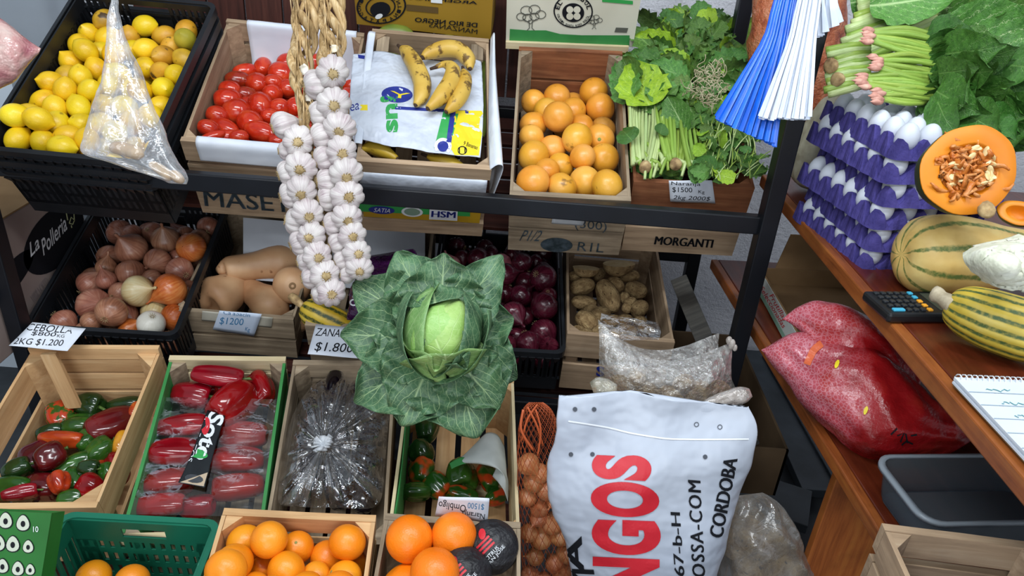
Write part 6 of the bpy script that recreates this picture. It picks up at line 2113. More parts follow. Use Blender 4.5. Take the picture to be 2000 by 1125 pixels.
# big floppy chard leaf over the crate corner
r = empty('chard_leaf_pair', m4(np.eye(3), gp(1262, 200)), 'two broad yellow-edged chard leaves leaning over the grapefruit crate', 'greens', 'leafy bunches in the crate')
for (x, y, a, L, ms) in ((1268, 205, 112, 125, LV_LIME), (1285, 200, 95, 120, LV_CHARD), (1300, 205, 80, 95, LV_CHARD)):
    put_leaf(r, ms, gp(x, y, 0.06), ang_dir(x, y, a, lambda p, q: gp(p, q, 0.06)), L * 1.75 / FPX, 1.3, tilt=0.15)
# rocket: leafy crown at the back with its roots in the middle
r = empty('rocket_bunch', m4(np.eye(3), gp(1360, 160)), 'bushy rocket bunch lying with its tangled roots facing out', 'greens', 'leafy bunches in the crate')
for k in range(120):
    t = rng.random()
    a = rng.uniform(10, 172)
    cx, cy = 1350 + 98 * math.cos(math.radians(a)) * t, 158 - 130 * math.sin(math.radians(a)) * t
    lift = 0.075 - 0.05 * t + 0.02 * rng.random()
    L = rng.uniform(52, 92)
    put_leaf(r, LV_ROCK if rng.random() < 0.9 else LV_LIME, gp(cx, cy, lift), ang_dir(cx, cy, a + rng.uniform(-35, 35), lambda p, q: gp(p, q, lift)), L * 1.8 / FPX, 1.1, tilt=0.5)
mb = MB()
q0 = np.array(r.matrix_basis.translation)
for k in range(90):
    a, t = rng.uniform(0, 6.28), math.sqrt(rng.random())
    x, y = 1384 + 34 * t * math.cos(a), 165 + 40 * t * math.sin(a)
    p = gp(x, y, 0.115)
    pts = [p]
    for j in range(4):
        pts.append(pts[-1] + np.array([rng.gauss(0, .008), rng.gauss(0, .004), rng.gauss(0, .008)]))
    mb.tube([q - q0 for q in cr1(np.array(pts), 8)], 0.0011, 4)
o = build(mb, 'root_tangle', mat_noise('pale_root_tangle', [(0.3, '#8d7f5c'), (0.7, '#cfc8a8')], 40, rough=0.8, var=0), r)
o['kind'] = 'stuff'
# fine mixed leaves on the post side and the trimmings along the front board
r = empty('radish_greens', m4(np.eye(3), gp(1440, 280)), 'bunch of small-leaved greens with thin pale stalks by the post', 'greens', 'leafy bunches in the crate')
for k in range(150):
    x, y = (rng.uniform(1370, 1480), rng.uniform(185, 352)) if k % 3 else (rng.uniform(1275, 1380), rng.uniform(175, 225))
    lift = 0.03 + 0.03 * rng.random()
    a = rng.uniform(20, 160) if y < 300 else rng.uniform(-40, 220)
    put_leaf(r, LV_ROCK if k % 7 else LV_LIME, gp(x, y, lift), ang_dir(x, y, a, lambda p, q: gp(p, q, lift)), rng.uniform(24, 46) * 1.7 / FPX, 1.3, tilt=0.6)
for k in range(70):
    x, y = rng.uniform(1375, 1478), rng.uniform(235, 352)
    a = math.radians(rng.uniform(35, 110))
    L = rng.uniform(18, 46)
    p0, p1 = gp(x, y, 0.05), gp(x + L * math.cos(a), y - L * math.sin(a), 0.06)
    put_stem(r, [p0, (p0 + p1) / 2 + G.R[:, 2] * 0.004, p1], [0.0014, 0.0016, 0.001], STEM_PALE if k % 2 else STEM_GREEN, 'thin_stalk', 1.0, 4)
for k in range(60):      # lower layer of leaves under the stalks
    x, y = rng.uniform(1248, 1474), rng.uniform(200, 345)
    put_leaf(r, LV_SPIN if k % 2 else LV_ROCK, gp(x, y, -0.02), ang_dir(x, y, rng.uniform(0, 180), lambda p, q: gp(p, q, -0.02)), rng.uniform(40, 70) * 1.7 / FPX, 1.5, tilt=0.4)
r = empty('celery_trimmings', m4(np.eye(3), gp(1320, 345)), 'loose pale celery ends lying along the front board', 'greens', 'leafy bunches in the crate')
for k in range(30):
    x, y = rng.uniform(1252, 1385), rng.uniform(312, 352)
    a = math.radians(rng.uniform(60, 150))
    L = rng.uniform(20, 44)
    p0, p1 = gp(x, y, 0.005), gp(x + L * math.cos(a), y - L * math.sin(a), 0.02)
    put_stem(r, [p0, (p0 + p1) / 2 + G.R[:, 2] * 0.006, p1], [0.005, 0.0055, 0.004], (STEM_PALE, STEM_GREEN)[k % 2], 'stalk_end')
for (x, y, L, a) in ((1395, 335, 45, 150), (1345, 345, 40, 20), (1290, 262, 30, 80), (1235, 275, 55, 130)):
    put_leaf(r, LV_SPIN, gp(x, y, 0.05), ang_dir(x, y, a, lambda p, q: gp(p, q, 0.05)), L * 1.7 / FPX, 1.6, tilt=0.2)

# ------------------------------------------------------------------ the varnished wooden counter with its shelf
E0, E1 = on_z(1487, 340, 1.02), on_z(2000, 933, 1.02)
dE = unit(E1 - E0)
E1 = E1 + dE * 0.35
S0, S1 = on_z(1389, 506, 0.72), on_z(1726, 1052, 0.72)
dS = unit(S1 - S0)
S1 = S1 + dS * 0.25
CT = empty('counter', m4(np.eye(3), (1.1, 1.3, 0)), 'dark varnished wooden counter with a lower shelf', 'counter')
COFF = np.array([-1.1, -1.3, 0])


def slab(name, a, b, wdt, th, mat, z):
    d = unit(b - a)
    L = np.linalg.norm(b - a)
    s = np.array([-d[1], d[0], 0])
    s = s if s[0] > 0 else -s
    R = np.stack([d, s, np.cross(d, s)], 1)
    return build(MB().box((0, 0, 0), (L, wdt, th)), name, mat, CT, False, m4(R, (a + b) / 2 + s * wdt / 2 - np.array([0, 0, th / 2]) + COFF), bevel=0.003)


sE = np.array([-dE[1], dE[0], 0]) * (1 if -dE[1] > 0 else -1)
sS = np.array([-dS[1], dS[0], 0]) * (1 if -dS[1] > 0 else -1)
slab('counter_top', E0 + sE * 0.022, E1 + sE * 0.022, 1.1, 0.03, WOOD_SHELF, 0)
slab('edge_moulding', E0, E1, 0.022, 0.03, WOOD_EDGE, 0)
slab('lower_shelf', S0 + sS * 0.02, S1 + sS * 0.02, 1.0, 0.025, WOOD_SHELF, 0)
slab('edge_moulding', S0, S1, 0.02, 0.028, WOOD_EDGE, 0)
pp = on_z(1640, 884, 0.692)
rk2 = build(MB().box((0, 0, 0), (0.69, 0.6, 0.022)), 'support_panel', WOOD_EDGE, CT, False, m4(np.stack([[0, 0, 1.], [1., 0, 0], [0, 1., 0]], 1), np.array([pp[0] + 0.305, pp[1], 0.346]) + COFF), bevel=0.002)
build(MB().box((0, 0, 0), (0.27, 0.5, 0.022)), 'shelf_divider', WOOD_SHELF, CT, False, m4(np.stack([[0, 0, 1.], [1., 0, 0], [0, 1., 0]], 1), np.array([1.3, 1.5, 0.855]) + COFF), bevel=0.002)

# ------------------------------------------------------------------ egg trays
TC = on_z(1748, 268, 1.27) + np.array([0.016, 0.0, 0])            # near corner of the top tray's rim
_v = unit(on_z(1605, 195, 1.27) - on_z(1748, 268, 1.27))
_u = np.array([_v[1], -_v[0], 0])
EP = 0.0437
HT = 0.036
gx, gy = 5 * 6 + 1, 6 * 6 + 1
g = []
for j in range(gy):
    row = []
    for i in range(gx):
        u, v = i / 6, j / 6
        s = 0.5 + 0.25 * (math.cos(2 * math.pi * u) + math.cos(2 * math.pi * v))
        s = max(0.0, min(1.0, (s - 0.08) * 1.15))
        if i in (0, gx - 1) or j in (0, gy - 1):
            q_ = (v if i in (0, gx - 1) else u) % 1
            s = 1.0 - (0.95 if j == 0 else 0.85) * math.exp(-((q_ - 0.5) / (0.29 if j == 0 else 0.22)) ** 2)
        z = HT * s
        ox = oy = 0
        if i in (0, gx - 1):
            ox = (-1 if i == 0 else 1) * 0.006 * (0.3 + 0.7 * (math.sin(math.pi * (v % 1)) if True else 0))
        if j in (0, gy - 1):
            oy = (-1 if j == 0 else 1) * 0.006 * (0.3 + 0.7 * math.sin(math.pi * (u % 1)))
        row.append((u * EP + ox, v * EP + oy, z))
    g.append(row)
tray_mb = MB().grid(np.array(g))
# outer skirt hanging from the rim
sk = []
ring = [(i, 0) for i in range(gx)] + [(gx - 1, j) for j in range(1, gy)] + [(i, gy - 1) for i in range(gx - 2, -1, -1)] + [(0, j) for j in range(gy - 2, 0, -1)]
rows = [[], []]
for (i, j) in ring:
    p = np.array(g[j][i])
    rows[0].append(p)
    c0 = np.array([2.5 * EP, 3 * EP, 0])
    dd = p - c0
    rows[1].append((p[0] + 0.004 * np.sign(dd[0]) * (i in (0, gx - 1)), p[1] + 0.004 * np.sign(dd[1]) * (j in (0, gy - 1)), -0.003 if j == 0 else -0.005))
tray_mb.grid(np.array(rows), cu=True)
TRAY_ME = tray_mb.mesh('egg_tray', TRAY, False)
egg_mb = MB().lathe([(max(0.0003, 0.0205 * math.sin(math.pi * k / 14) * (1 - 0.10 * -math.cos(math.pi * k / 14))), -0.027 * math.cos(math.pi * k / 14)) for k in range(15)], 18)
EGG_ME = egg_mb.mesh('egg', EGG)
tl_names = ['topmost purple egg tray of the stack', 'second purple egg tray from the top', 'third purple egg tray from the top', 'fourth purple egg tray from the top', 'fifth purple egg tray from the top', 'bottom purple egg tray resting on the counter']
from_top = ['top', 'second', 'third', 'fourth', 'fifth', 'bottom']
for k in range(6):
    yaw = math.radians((0, 3, -2.5, 3, -2, 1)[k])
    jx = (0.0, -0.006, 0.002, -0.006, 0.0, -0.004)[k]
    z = 1.27 - HT - k * 0.0438
    R0 = np.stack([_u, _v, [0, 0, 1.]], 1) @ np.array(Matrix.Rotation(yaw, 3, 'Z'))
    o0 = np.array([TC[0], TC[1], z]) + R0 @ np.array([jx, -0.002 * k, 0])
    t = link('egg_tray', TRAY_ME, None, m4(R0, o0))
    md = t.modifiers.new('solid', 'SOLIDIFY')
    md.thickness = 0.0028
    tag(t, tl_names[k], 'egg tray', 'stacked egg trays')
    for j in range(6):
        for i in range(5):
            if k > 0 and not (i == 0 or j == 0):
                continue
            W = o0 + R0 @ np.array([(i + .5) * EP - (0.004 if i == 0 and k else 0), (j + .5) * EP - (0.005 if j == 0 and k else 0), 0.031])
            X, Y, _ = px(W)
            if k == 0 and (i + j > 6 or (j > 3 and i > 2)):
                continue
            if (k > 0 and X > 1835) or X > 1990:
                continue
            e = link('egg', EGG_ME, None, m4(np.array(Euler((rng.uniform(-.12, .12), rng.uniform(-.12, .12), 0)).to_matrix()), W))
            if k == 0:
                lb = f'white egg in the top tray, {ORD[j + 1]} row from the front, {ORD[i + 1]} from the left'
            elif j == 0 and i == 0:
                lb = f'white egg at the near corner of the {from_top[k]} tray'
            elif j == 0:
                lb = f'white egg in the front of the {from_top[k]} tray, {ORD[i + 1]} from the near corner'
            else:
                lb = f'white egg in the side of the {from_top[k]} tray, {ORD[j + 1]} from the near corner'
            tag(e, lb, 'egg', 'white eggs')

# ------------------------------------------------------------------ cut pumpkin and squashes on the counter
PUMP_RIND = mat_noise('dark_green_rind', [(0.3, '#232a18'), (0.6, '#36401f'), (0.8, '#5a5a2a')], 16, rough=0.5, var=0, spots=('#b0862a', 46, 0.68))
PUMP_FLESH = mat_noise('orange_pumpkin_flesh', [(0.3, '#c46e02'), (0.7, '#d88406')], 10, rough=0.5, var=0, bscale=60, bstr=0.2)
PUMP_PULP = mat_noise('stringy_pulp', [(0.3, '#b0560f'), (0.5, '#cc7a30'), (0.75, '#d8a068')], 55, rough=0.4, var=0.1, bscale=90, bstr=0.8, bdist=0.004)
SEED = mat_noise('pumpkin_seed', [(0.3, '#d0b074'), (0.7, '#e6d2a0')], 60, rough=0.4, var=0.08)


def half_pumpkin(label, cx, cy, d, rx, ry, nrm, rot, seeds=True, nseed=24):
    W = P(cx, cy, d)
    z = unit(nrm)
    R = basis_z(z, UP) @ np.array(Matrix.Rotation(math.radians(rot), 3, 'Z'))
    s = d / FPX
    a, b = rx * s, ry * s
    root = empty('half_pumpkin', m4(R, W), label, 'pumpkin')
    seg = 48
    wob = [1 + 0.010 * math.cos(8 * 2 * math.pi * k / seg) + 0.02 * math.sin(3 * 2 * math.pi * k / seg) for k in range(seg)]

    def ringp(f, zz, cav=False):
        return [(a * f * (1 if cav else wob[k]) * math.cos(2 * math.pi * k / seg), b * f * (1 if cav else wob[k]) * math.sin(2 * math.pi * k / seg), zz) for k in range(seg)]
    dep = (a + b) / 2 * 0.95
    build(MB().grid(np.array([ringp(math.cos(t), -dep * math.sin(t)) for t in np.linspace(0.02, 1.56, 14)]), cu=True), 'rind', PUMP_RIND, root)
    rows = [ringp(0.999, -0.001), ringp(0.995, 0.0), ringp(0.985, 0.0006), ringp(0.8, 0.0008), ringp(0.62, 0.0006), ringp(0.60, 0.0), ringp(0.575, -0.003), ringp(0.50, -0.010), ringp(0.35, -0.016), ringp(0.12, -0.018), ringp(0.01, -0.018)]
    build(MB().grid(np.array(rows), cu=True), 'flesh', PUMP_FLESH, root)
    if seeds:
        gg = np.array([ringp(f, -0.004 - 0.004 * (1 - f)) for f in np.linspace(0.56, 0.01, 12)])
        gg[..., 2] += 0.006 * fnoise(gg, 130, 2.0)
        build(MB().grid(gg, cu=True), 'pulp_bed', PUMP_PULP, root)
        mb = MB()
        for k in range(110):
            t, q = rng.uniform(0, 6.28), 0.54 * math.sqrt(rng.random())
            p = np.array([a * q * math.cos(t), b * q * math.sin(t), -0.008 + 0.006 * rng.random()])
            pts = [p]
            for j in range(3):
                pts.append(pts[-1] + np.array([rng.gauss(0, .008), rng.gauss(0, .008), rng.gauss(0.002, .004)]))
            mb.tube(pts, [0.003, 0.0055, 0.0045, 0.002], 6, flat=0.7)
        o = build(mb, 'pulp', PUMP_PULP, root)
        o['kind'] = 'stuff'
        sm = MB().lathe(sph_prof(8, 0.0085, 0.0050), 12).xf(m4(np.diag([1, 0.45, 1.0]), (0, 0, 0))).mesh('seed', SEED)
        for k in range(nseed):
            t = rng.uniform(-1.6, 1.2) if k % 3 else rng.uniform(2.2, 3.6)
            q = rng.uniform(0.28, 0.5)
            link('seed', sm, root, m4(rand_rot(), (a * q * math.cos(t), b * q * math.sin(t), 0.002 + 0.004 * rng.random())))
    return root


vd = unit(CAM - P(1893, 330, 1.15))
hpk = half_pumpkin('half of a green pumpkin, orange cut face with seeds showing', 1893, 332, 1.17, 98, 86, vd + RT * 0.52 + UP * 0.16, 28)
build(lumpy(MB().lathe([(0.011, -0.004), (0.014, 0.004), (0.010, 0.008), (0.0005, 0.009)], 12), 0.2, 90, 1), 'blossom_end', ROOT_BROWN, hpk, True, m4(np.eye(3), np.linalg.inv(np.array(hpk.matrix_basis))[:3, :3] @ (P(1925, 411, 1.15) - np.array(hpk.matrix_basis.translation))))
half_pumpkin('piece of orange pumpkin at the picture edge below the eggs', 1992, 416, 1.17, 40, 26, vd + UP * 0.5 + RT * 0.2, -20, False)
STRIPE_CREAM = mat_stripes('cream_rind_green_stripes', [(0.3, '#bb9650'), (0.5, '#d0ae66'), (0.7, '#dcc27c')], '#5f7038', 9, 0.06, 0.07, patch='#a8785c')
STRIPE_DENSE = mat_stripes('yellow_rind_dense_green_stripes', [(0.3, '#a8902e'), (0.5, '#c2a93e'), (0.7, '#c9b666')], '#43592f', 17, 0.12, 0.13, patch='#b09a78')


def counter_line(pts, z):
    out = []
    for x, y, r in pts:
        q = on_z(x, y, z)
        d = px(q)[2]
        out.append((q, r * d / FPX))
    return out


ln = counter_line([(1760, 497, 3), (1763, 497, 40), (1785, 498, 68), (1820, 499, 80), (1865, 501, 80), (1910, 502, 72), (1950, 503, 62), (2000, 506, 56), (2060, 510, 54), (2100, 512, 30), (2108, 512, 4)], 1.088)
tag(build(limb(ln, 40, 54, 0.001, 1.0, 9, 0.012), 'striped_squash', STRIPE_CREAM), 'large cream squash with thin green stripes lying on the counter', 'squash', 'striped squashes on the counter')
ln = counter_line([(1852, 590, 4), (1858, 592, 28), (1880, 602, 46), (1920, 618, 56), (1965, 634, 60), (2020, 650, 60), (2080, 664, 44), (2110, 670, 5)], 1.072)
sq = tag(build(limb(ln, 40, 85, 0.001, 2.0, 17, 0.02), 'striped_squash', STRIPE_DENSE), 'yellow squash densely striped with green, nearest the calculator', 'squash', 'striped squashes on the counter')
ln = counter_line([(1866, 596, 20), (1852, 588, 18), (1842, 582, 16), (1832, 575, 19), (1824, 571, 17)], 1.08)
build(limb(ln, 14, 12, 0.006, 3.0), 'stem', mat_noise('grey_corky_stem', [(0.3, '#8f8168'), (0.7, '#b9ad94')], 60, rough=0.9, var=0, bscale=120, bstr=0.8), sq)
# pale crinkled piece on the squash
g = [[P(x, y, d) for x, y, d in r] for r in (((1990, 468, 1.07), (1960, 478, 1.07), (1930, 484, 1.07), (1905, 490, 1.08)), ((2010, 490, 1.03), (1965, 498, 1.02), (1930, 500, 1.03), (1896, 505, 1.06)), ((2020, 530, 1.02), (1980, 530, 1.01), (1945, 525, 1.02), (1912, 525, 1.06)), ((2020, 560, 1.05), (1985, 560, 1.05), (1955, 552, 1.05), (1925, 540, 1.08)))]
o = sheet('cauliflower_piece', g, mat_noise('pale_cream_flesh', [(0.3, '#b9bba4'), (0.5, '#d2d4bf'), (0.7, '#dfe0d0')], 40, rough=0.5, var=0, bscale=70, bstr=0.6, bdist=0.005), None, 60, 48, 0.012, 75, 2.0, solid=0.018)
tag(o, 'pale cream crinkled vegetable piece lying on the striped squash', 'vegetable')
# grey gourd standing behind the trays
q = on_z(1590, 366, 1.03)
ln = [(q + np.array([0, 0, z]), r) for z, r in ((0.0, .003), (.004, .04), (.03, .062), (.08, .07), (.13, .062), (.18, .045), (.21, .03), (.225, .004))]
tag(build(limb(ln, 30, 40, 0.002, 4.0, 10, 0.03), 'grey_squash', mat_noise('grey_warty_rind', [(0.3, '#7d7560'), (0.5, '#a59e88'), (0.75, '#bdb8a4')], 22, rough=0.7, var=0, bscale=50, bstr=0.6, bdist=0.004)), 'pale grey squash standing behind the egg trays', 'squash')

# ------------------------------------------------------------------ bunches lying on top of the eggs
def cp(x, y, d=1.42):
    return P(x, y, d)


r = empty('celery_bundle', m4(np.eye(3), cp(1700, 120, 1.5)), 'bundle of pale celery stalks lying above the spinach', 'greens', 'bunches on the egg trays')
for k in range(13):
    y0, y1 = 150 - k * 13 + rng.uniform(-4, 4), 40 - k * 8
    x0 = 1605 + rng.uniform(0, 14) + k * 6
    a, b = cp(x0, y0, 1.46), cp(1830, y1 + 10, 1.46)
    put_stem(r, [a, (a + b) / 2 - FW * 0.01 - UP * 0.003, b], [0.010, 0.0095, 0.006], STEM_PALE if k % 3 else STEM_GREEN, flat=0.6)
for k, (x, y, d_) in enumerate(((1626, 178, 1.42), (1640, 100, 1.46))):
    pass
r = empty('celery_heart', m4(np.eye(3), cp(1650, 150, 1.42)), 'short trimmed celery heart between the tassel and the spinach roots', 'greens', 'bunches on the egg trays')
for k in range(12):
    y0 = 95 + k * 7.5 + rng.uniform(-3, 3)
    a, b = cp(1606 + rng.uniform(0, 24) + (12 if k in (3, 4) else 0), y0 + 6, 1.43), cp(1700, 88 + k * 7, 1.42)
    put_stem(r, [a, (a + b) / 2 - FW * 0.008, b], [0.0075, 0.0085, 0.005], STEM_PALE if k % 2 else STEM_GREEN, flat=0.7)
for (x, y) in ((1622, 128), (1634, 155)):
    e = basis_z(unit(CAM - cp(x, y)) - RT * 0.9, UP)
    build(lumpy(MB().lathe([(0.012, -0.01), (0.014, 0.0), (0.010, 0.004), (0.0005, 0.003)], 14), 0.15, 90, x), 'cut_end', ROOT_BROWN, r, True, m4(e, cp(x, y, 1.415) - np.array(r.matrix_basis.translation)))
for bi, (bx, by, tx, ty, n, lb) in enumerate(((1698, 70, 1825, 92, 9, 'spinach bunch with the reddest root, highest of the three'), (1708, 122, 1830, 140, 8, 'spinach bunch with a purple root crown, in the middle'), (1684, 158, 1830, 172, 9, 'spinach bunch with pink roots, nearest the eggs'), (1712, 188, 1815, 190, 6, 'small spinach bunch with a red root lying on the eggs'))):
    r = empty('spinach_bunch', m4(np.eye(3), cp(bx, by, 1.37)), lb, 'greens', 'bunches on the egg trays')
    q0 = np.array(r.matrix_basis.translation)
    for k in range(n):
        u = (k / (n - 1) - .5) * 2
        sp = 24 if n > 6 else 12
        a, b = cp(bx + rng.uniform(-3, 8), by + u * sp * .35, 1.385), cp(tx + rng.uniform(-12, 12), ty + u * sp, 1.40)
        m = (a + b) / 2 - FW * (0.012 * rng.random()) - UP * 0.006 * u
        put_stem(r, [a, m, b], [0.0058, 0.0052, 0.004], STEM_GREEN, flat=0.8)
        d = unit(b - m) - UP * 0.25 * rng.random() + RT * .2
        put_leaf(r, LV_SPIN, b - d * 0.012, d, rng.uniform(70, 115) * 1.4 / FPX, 1.35, tilt=0.5)
    for k in range(5):
        W = cp(bx - 4 + rng.uniform(0, 12), by + (k - 2) * 5.5, 1.375)
        build(lumpy(MB().lathe(sph_prof(10, 0.012, 0.0062, 0.006, 0), 12), 0.25, 120, k + bi), 'root', ROOT_PINK, r, True, m4(basis_z(unit(RT * 0.9 + FW * 0.2), UP), W - q0))
r = empty('chard_leaves', m4(np.eye(3), cp(1900, 60, 1.5)), 'large chard leaves with white veins at the top of the heap', 'greens', 'bunches on the egg trays')
for (x, y, a, L, w_) in ((1835, 75, -8, 200, 1.0), (1850, 35, -5, 200, 1.0), (1880, 20, -15, 180, 1.2), (1825, 100, -20, 190, 1.1), (1900, 70, -20, 180, 1.2), (1780, 15, 0, 150, .9), (1700, 10, 5, 150, .8), (1950, 30, -25, 160, 1.2), (1660, 5, 10, 120, .8), (1810, 60, -60, 70, 1.2)):
    dd = 1.43 + rng.uniform(-.02, .04)
    d = unit(cp(x + 10 * math.cos(math.radians(a)), y - 10 * math.sin(math.radians(a)), dd) - cp(x, y, dd))
    put_leaf(r, LV_CHARD, cp(x, y, dd), d, L * dd / FPX, w_ * 1.1, tilt=0.3)
r = empty('spinach_leaves', m4(np.eye(3), cp(1920, 180, 1.4)), 'heap of loose dark spinach leaves hanging over the eggs', 'greens', 'bunches on the egg trays')
for k in range(46):
    x, y = rng.uniform(1830, 2010), rng.uniform(95, 250)
    if y > 200 and x < 1870:
        continue
    a = rng.uniform(-85, 10)
    dd = 1.40 - 0.0004 * (y - 95) + rng.uniform(-.02, .02)
    d = unit(cp(x + 10 * math.cos(math.radians(a)), y - 10 * math.sin(math.radians(a)), dd - .01) - cp(x, y, dd))
    put_leaf(r, LV_SPIN, cp(x, y, dd), d, rng.uniform(60, 105) * 1.38 / FPX, rng.uniform(1.3, 1.9), tilt=0.5)

# ------------------------------------------------------------------ blue and white plastic tassels
BLUE = mat_noise('blue_ribbon_plastic', [(0.3, '#0c4fc0'), (0.7, '#1668dc')], 30, rough=0.35, spec=0.5, var=0.12)
WHITE_R = mat_noise('white_ribbon_plastic', [(0.3, '#bcc6d8'), (0.7, '#cfd7e4')], 30, rough=0.35, spec=0.5, var=0.04)


def tassel(name, label, mat, tops, waist, ends, n, d, wpx, layers=2):
    root = empty(name, m4(np.eye(3), P(*tops[0], d)), label, 'tassel', 'plastic ribbon tassels')
    off = -np.array(root.matrix_basis.translation)
    for l in range(layers):
        for k in range(n):
            f = k / (n - 1)
            jit = rng.uniform(-0.3, 0.3) / n
            it = lambda a: np.array(a[0]) * (1 - f - jit) + np.array(a[1]) * (f + jit)
            dd = d + l * 0.012 + 0.006 * math.sin(k * 1.7)
            pts = [P(*it(tops), dd), P(*((it(tops) + it(waist)) / 2), dd), P(*it(waist), dd - 0.006), P(*((it(waist) + it(ends)) / 2), dd - 0.004), P(*(it(ends) + np.array([0, rng.uniform(-5, 3)])), dd)]
            c = cr1(np.array(pts), 12)
            w0 = wpx * d / FPX * np.interp(np.linspace(0, 1, 12), [0, .45, 1], [.45, .55, 1.0])
            tw = rng.uniform(-0.7, 0.7)
            rows = []
            for i in range(12):
                s = unit(np.cross(unit(c[min(11, i + 1)] - c[max(0, i - 1)]), FW))
                s = s * math.cos(tw * (1 - i / 14)) + FW * math.sin(tw * (1 - i / 14))
                rows.append([c[i] - s * w0[i] / 2 + off, c[i] + FW * 0.0014 + off, c[i] + s * w0[i] / 2 + off])
            build(MB().grid(np.array(rows)), 'ribbon', mat, root)
    return root


tassel('blue_tassel', 'blue plastic ribbon tassel hanging beside the post', BLUE, [(1522, -30), (1560, -30)], [(1492, 75), (1540, 90)], [(1400, 232), (1512, 284)], 34, 1.27, 9, 3)
tassel('white_tassel', 'long white plastic ribbon tassel in front of the post', WHITE_R, [(1566, -30), (1606, -30)], [(1540, 80), (1592, 80)], [(1484, 232), (1582, 232)], 26, 1.25, 9, 2)
tassel('white_tassel', 'short white ribbon ends hanging beside the celery', WHITE_R, [(1588, -40), (1628, -40)], [(1590, 20), (1632, 10)], [(1592, 76), (1640, 44)], 8, 1.30, 15, 1)


# ------------------------------------------------------------------ white woven sack
SACK = mat_noise('white_woven_plastic', [(0.3, '#a4acbb'), (0.7, '#b6bdca')], 4, rough=0.33, spec=0.45, var=0, bscale=16, bstr=0.7, bdist=0.014)
sk = empty('sack', m4(np.eye(3), np.array([0.24, 1.16, 0])), 'tall white woven plastic sack with large red lettering', 'sack')
srows = [(1093, 774, 1462, 796, 1.315, .004), (1088, 800, 1474, 822, 1.32, .006), (1082, 850, 1476, 856, 1.33, .016), (1072, 900, 1466, 905, 1.35, .035), (1069, 945, 1450, 950, 1.37, .05), (1078, 1000, 1430, 1010, 1.39, .06), (1102, 1050, 1414, 1070, 1.41, .068), (1114, 1110, 1396, 1140, 1.44, .07), (1120, 1200, 1392, 1230, 1.50, .075), (1110, 1400, 1390, 1420, 1.62, .08), (1120, 1620, 1370, 1630, 1.78, .07), (1140, 1650, 1350, 1655, 1.80, .02)]
g = loft_pts(srows, 72, 110, amp=0.0065, scale=21, seed=2.0, power=0.8)
# wavy top edge: higher in the middle of one half, pinked in small teeth
for i in range(72):
    t = 2 * math.pi * i / 72
    f = math.cos(t)
    hump = 0.016 * math.exp(-((f + 0.25) / 0.35) ** 2) + 0.004 * math.exp(-((f - 0.5) / 0.3) ** 2)
    for j in range(14):
        g[j, i] += UP * (hump + (0.0022 * (i % 2) if j == 0 else 0)) * (1 - j / 14)
# diagonal creases running from the upper corner
for j in range(110):
    for i in range(36):
        t = 2 * math.pi * i / 72
        u = (1 + math.cos(t)) / 2
        v = j / 60
        g[j, i] += -FW * (0.006 * math.sin(9 * (v + u * 0.55)) * math.exp(-((v - 0.5) / 0.6) ** 2) + 0.004 * math.sin(14 * u + 3 * v))
mb = MB().grid(g, cu=True)
mb.f += [tuple(range(72))[::-1], tuple(109 * 72 + i for i in range(72))]
mb.mi += [0, 0]
mb.xf(np.linalg.inv(np.array(sk.matrix_basis)))
body = build(mb, 'sack_body', SACK, sk)
sb = bvh_of(body)
for ch, y0, y1, x0, x1 in (('S', 936, 885, 1156, 1272), ('O', 1008, 938, 1154, 1287), ('G', 1082, 1012, 1156, 1290), ('N', 1158, 1086, 1158, 1288), ('I', 1196, 1170, 1158, 1288)):
    txt(ch, (x1, y0 + 4), (x1, y1 + 6), (x0, y0 - 2), sb, RED_INK, sk, bold=0.05, res=8, maxlen=9, off=0.0015)
txt2('CORDOBA', (1410, 1052), (1440, 898), (1384, 1046), sb, INK, sk, maxlen=8, off=0.0015, w=1.3)
txt2('67-b-H', (1337, 1125), (1328, 1002), (1318, 1124), sb, INK, sk, maxlen=8, off=0.0015)
txt2('OSSA-COM', (1377, 1128), (1368, 940), (1352, 1126), sb, INK, sk, maxlen=8, off=0.0015, space=1.15)
txt('A', (1142, 1120), (1136, 1046), (1108, 1118), sb, INK, sk, maxlen=8, off=0.0015, bold=0.03)
txt('M', (1170, 1170), (1160, 1112), (1122, 1168), sb, INK, sk, maxlen=8, off=0.0015)
seam = np.array([(1110, 822), (1150, 828), (1190, 835), (1230, 845), (1270, 852), (1310, 857), (1350, 858), (1400, 858), (1462, 857)], float)
decal('stitched_seam', stroke_geo([cr1(seam, 60)], 3.2), (0, 0), (1, 0), (0, 1), sb, WHITE_INK, sk, off=0.0015)
HOLE = mat_plain('punched_hole_dark', '#4a4f58', 0.8)
for (x, y, s) in ((1123, 799, 9), (1160, 799, 9), (1115, 887, 9), (1157, 887, 9), (1360, 829, 10), (1406, 834, 10), (1377, 892, 9)):
    decal('punched_hole', disc_geo(14, 0.0 if x < 1130 or s == 9 else 0.7), (x - s / 2, y + s / 2), (x + s / 2, y + s / 2), (x - s / 2, y - s / 2), sb, HOLE, sk, off=0.0015)

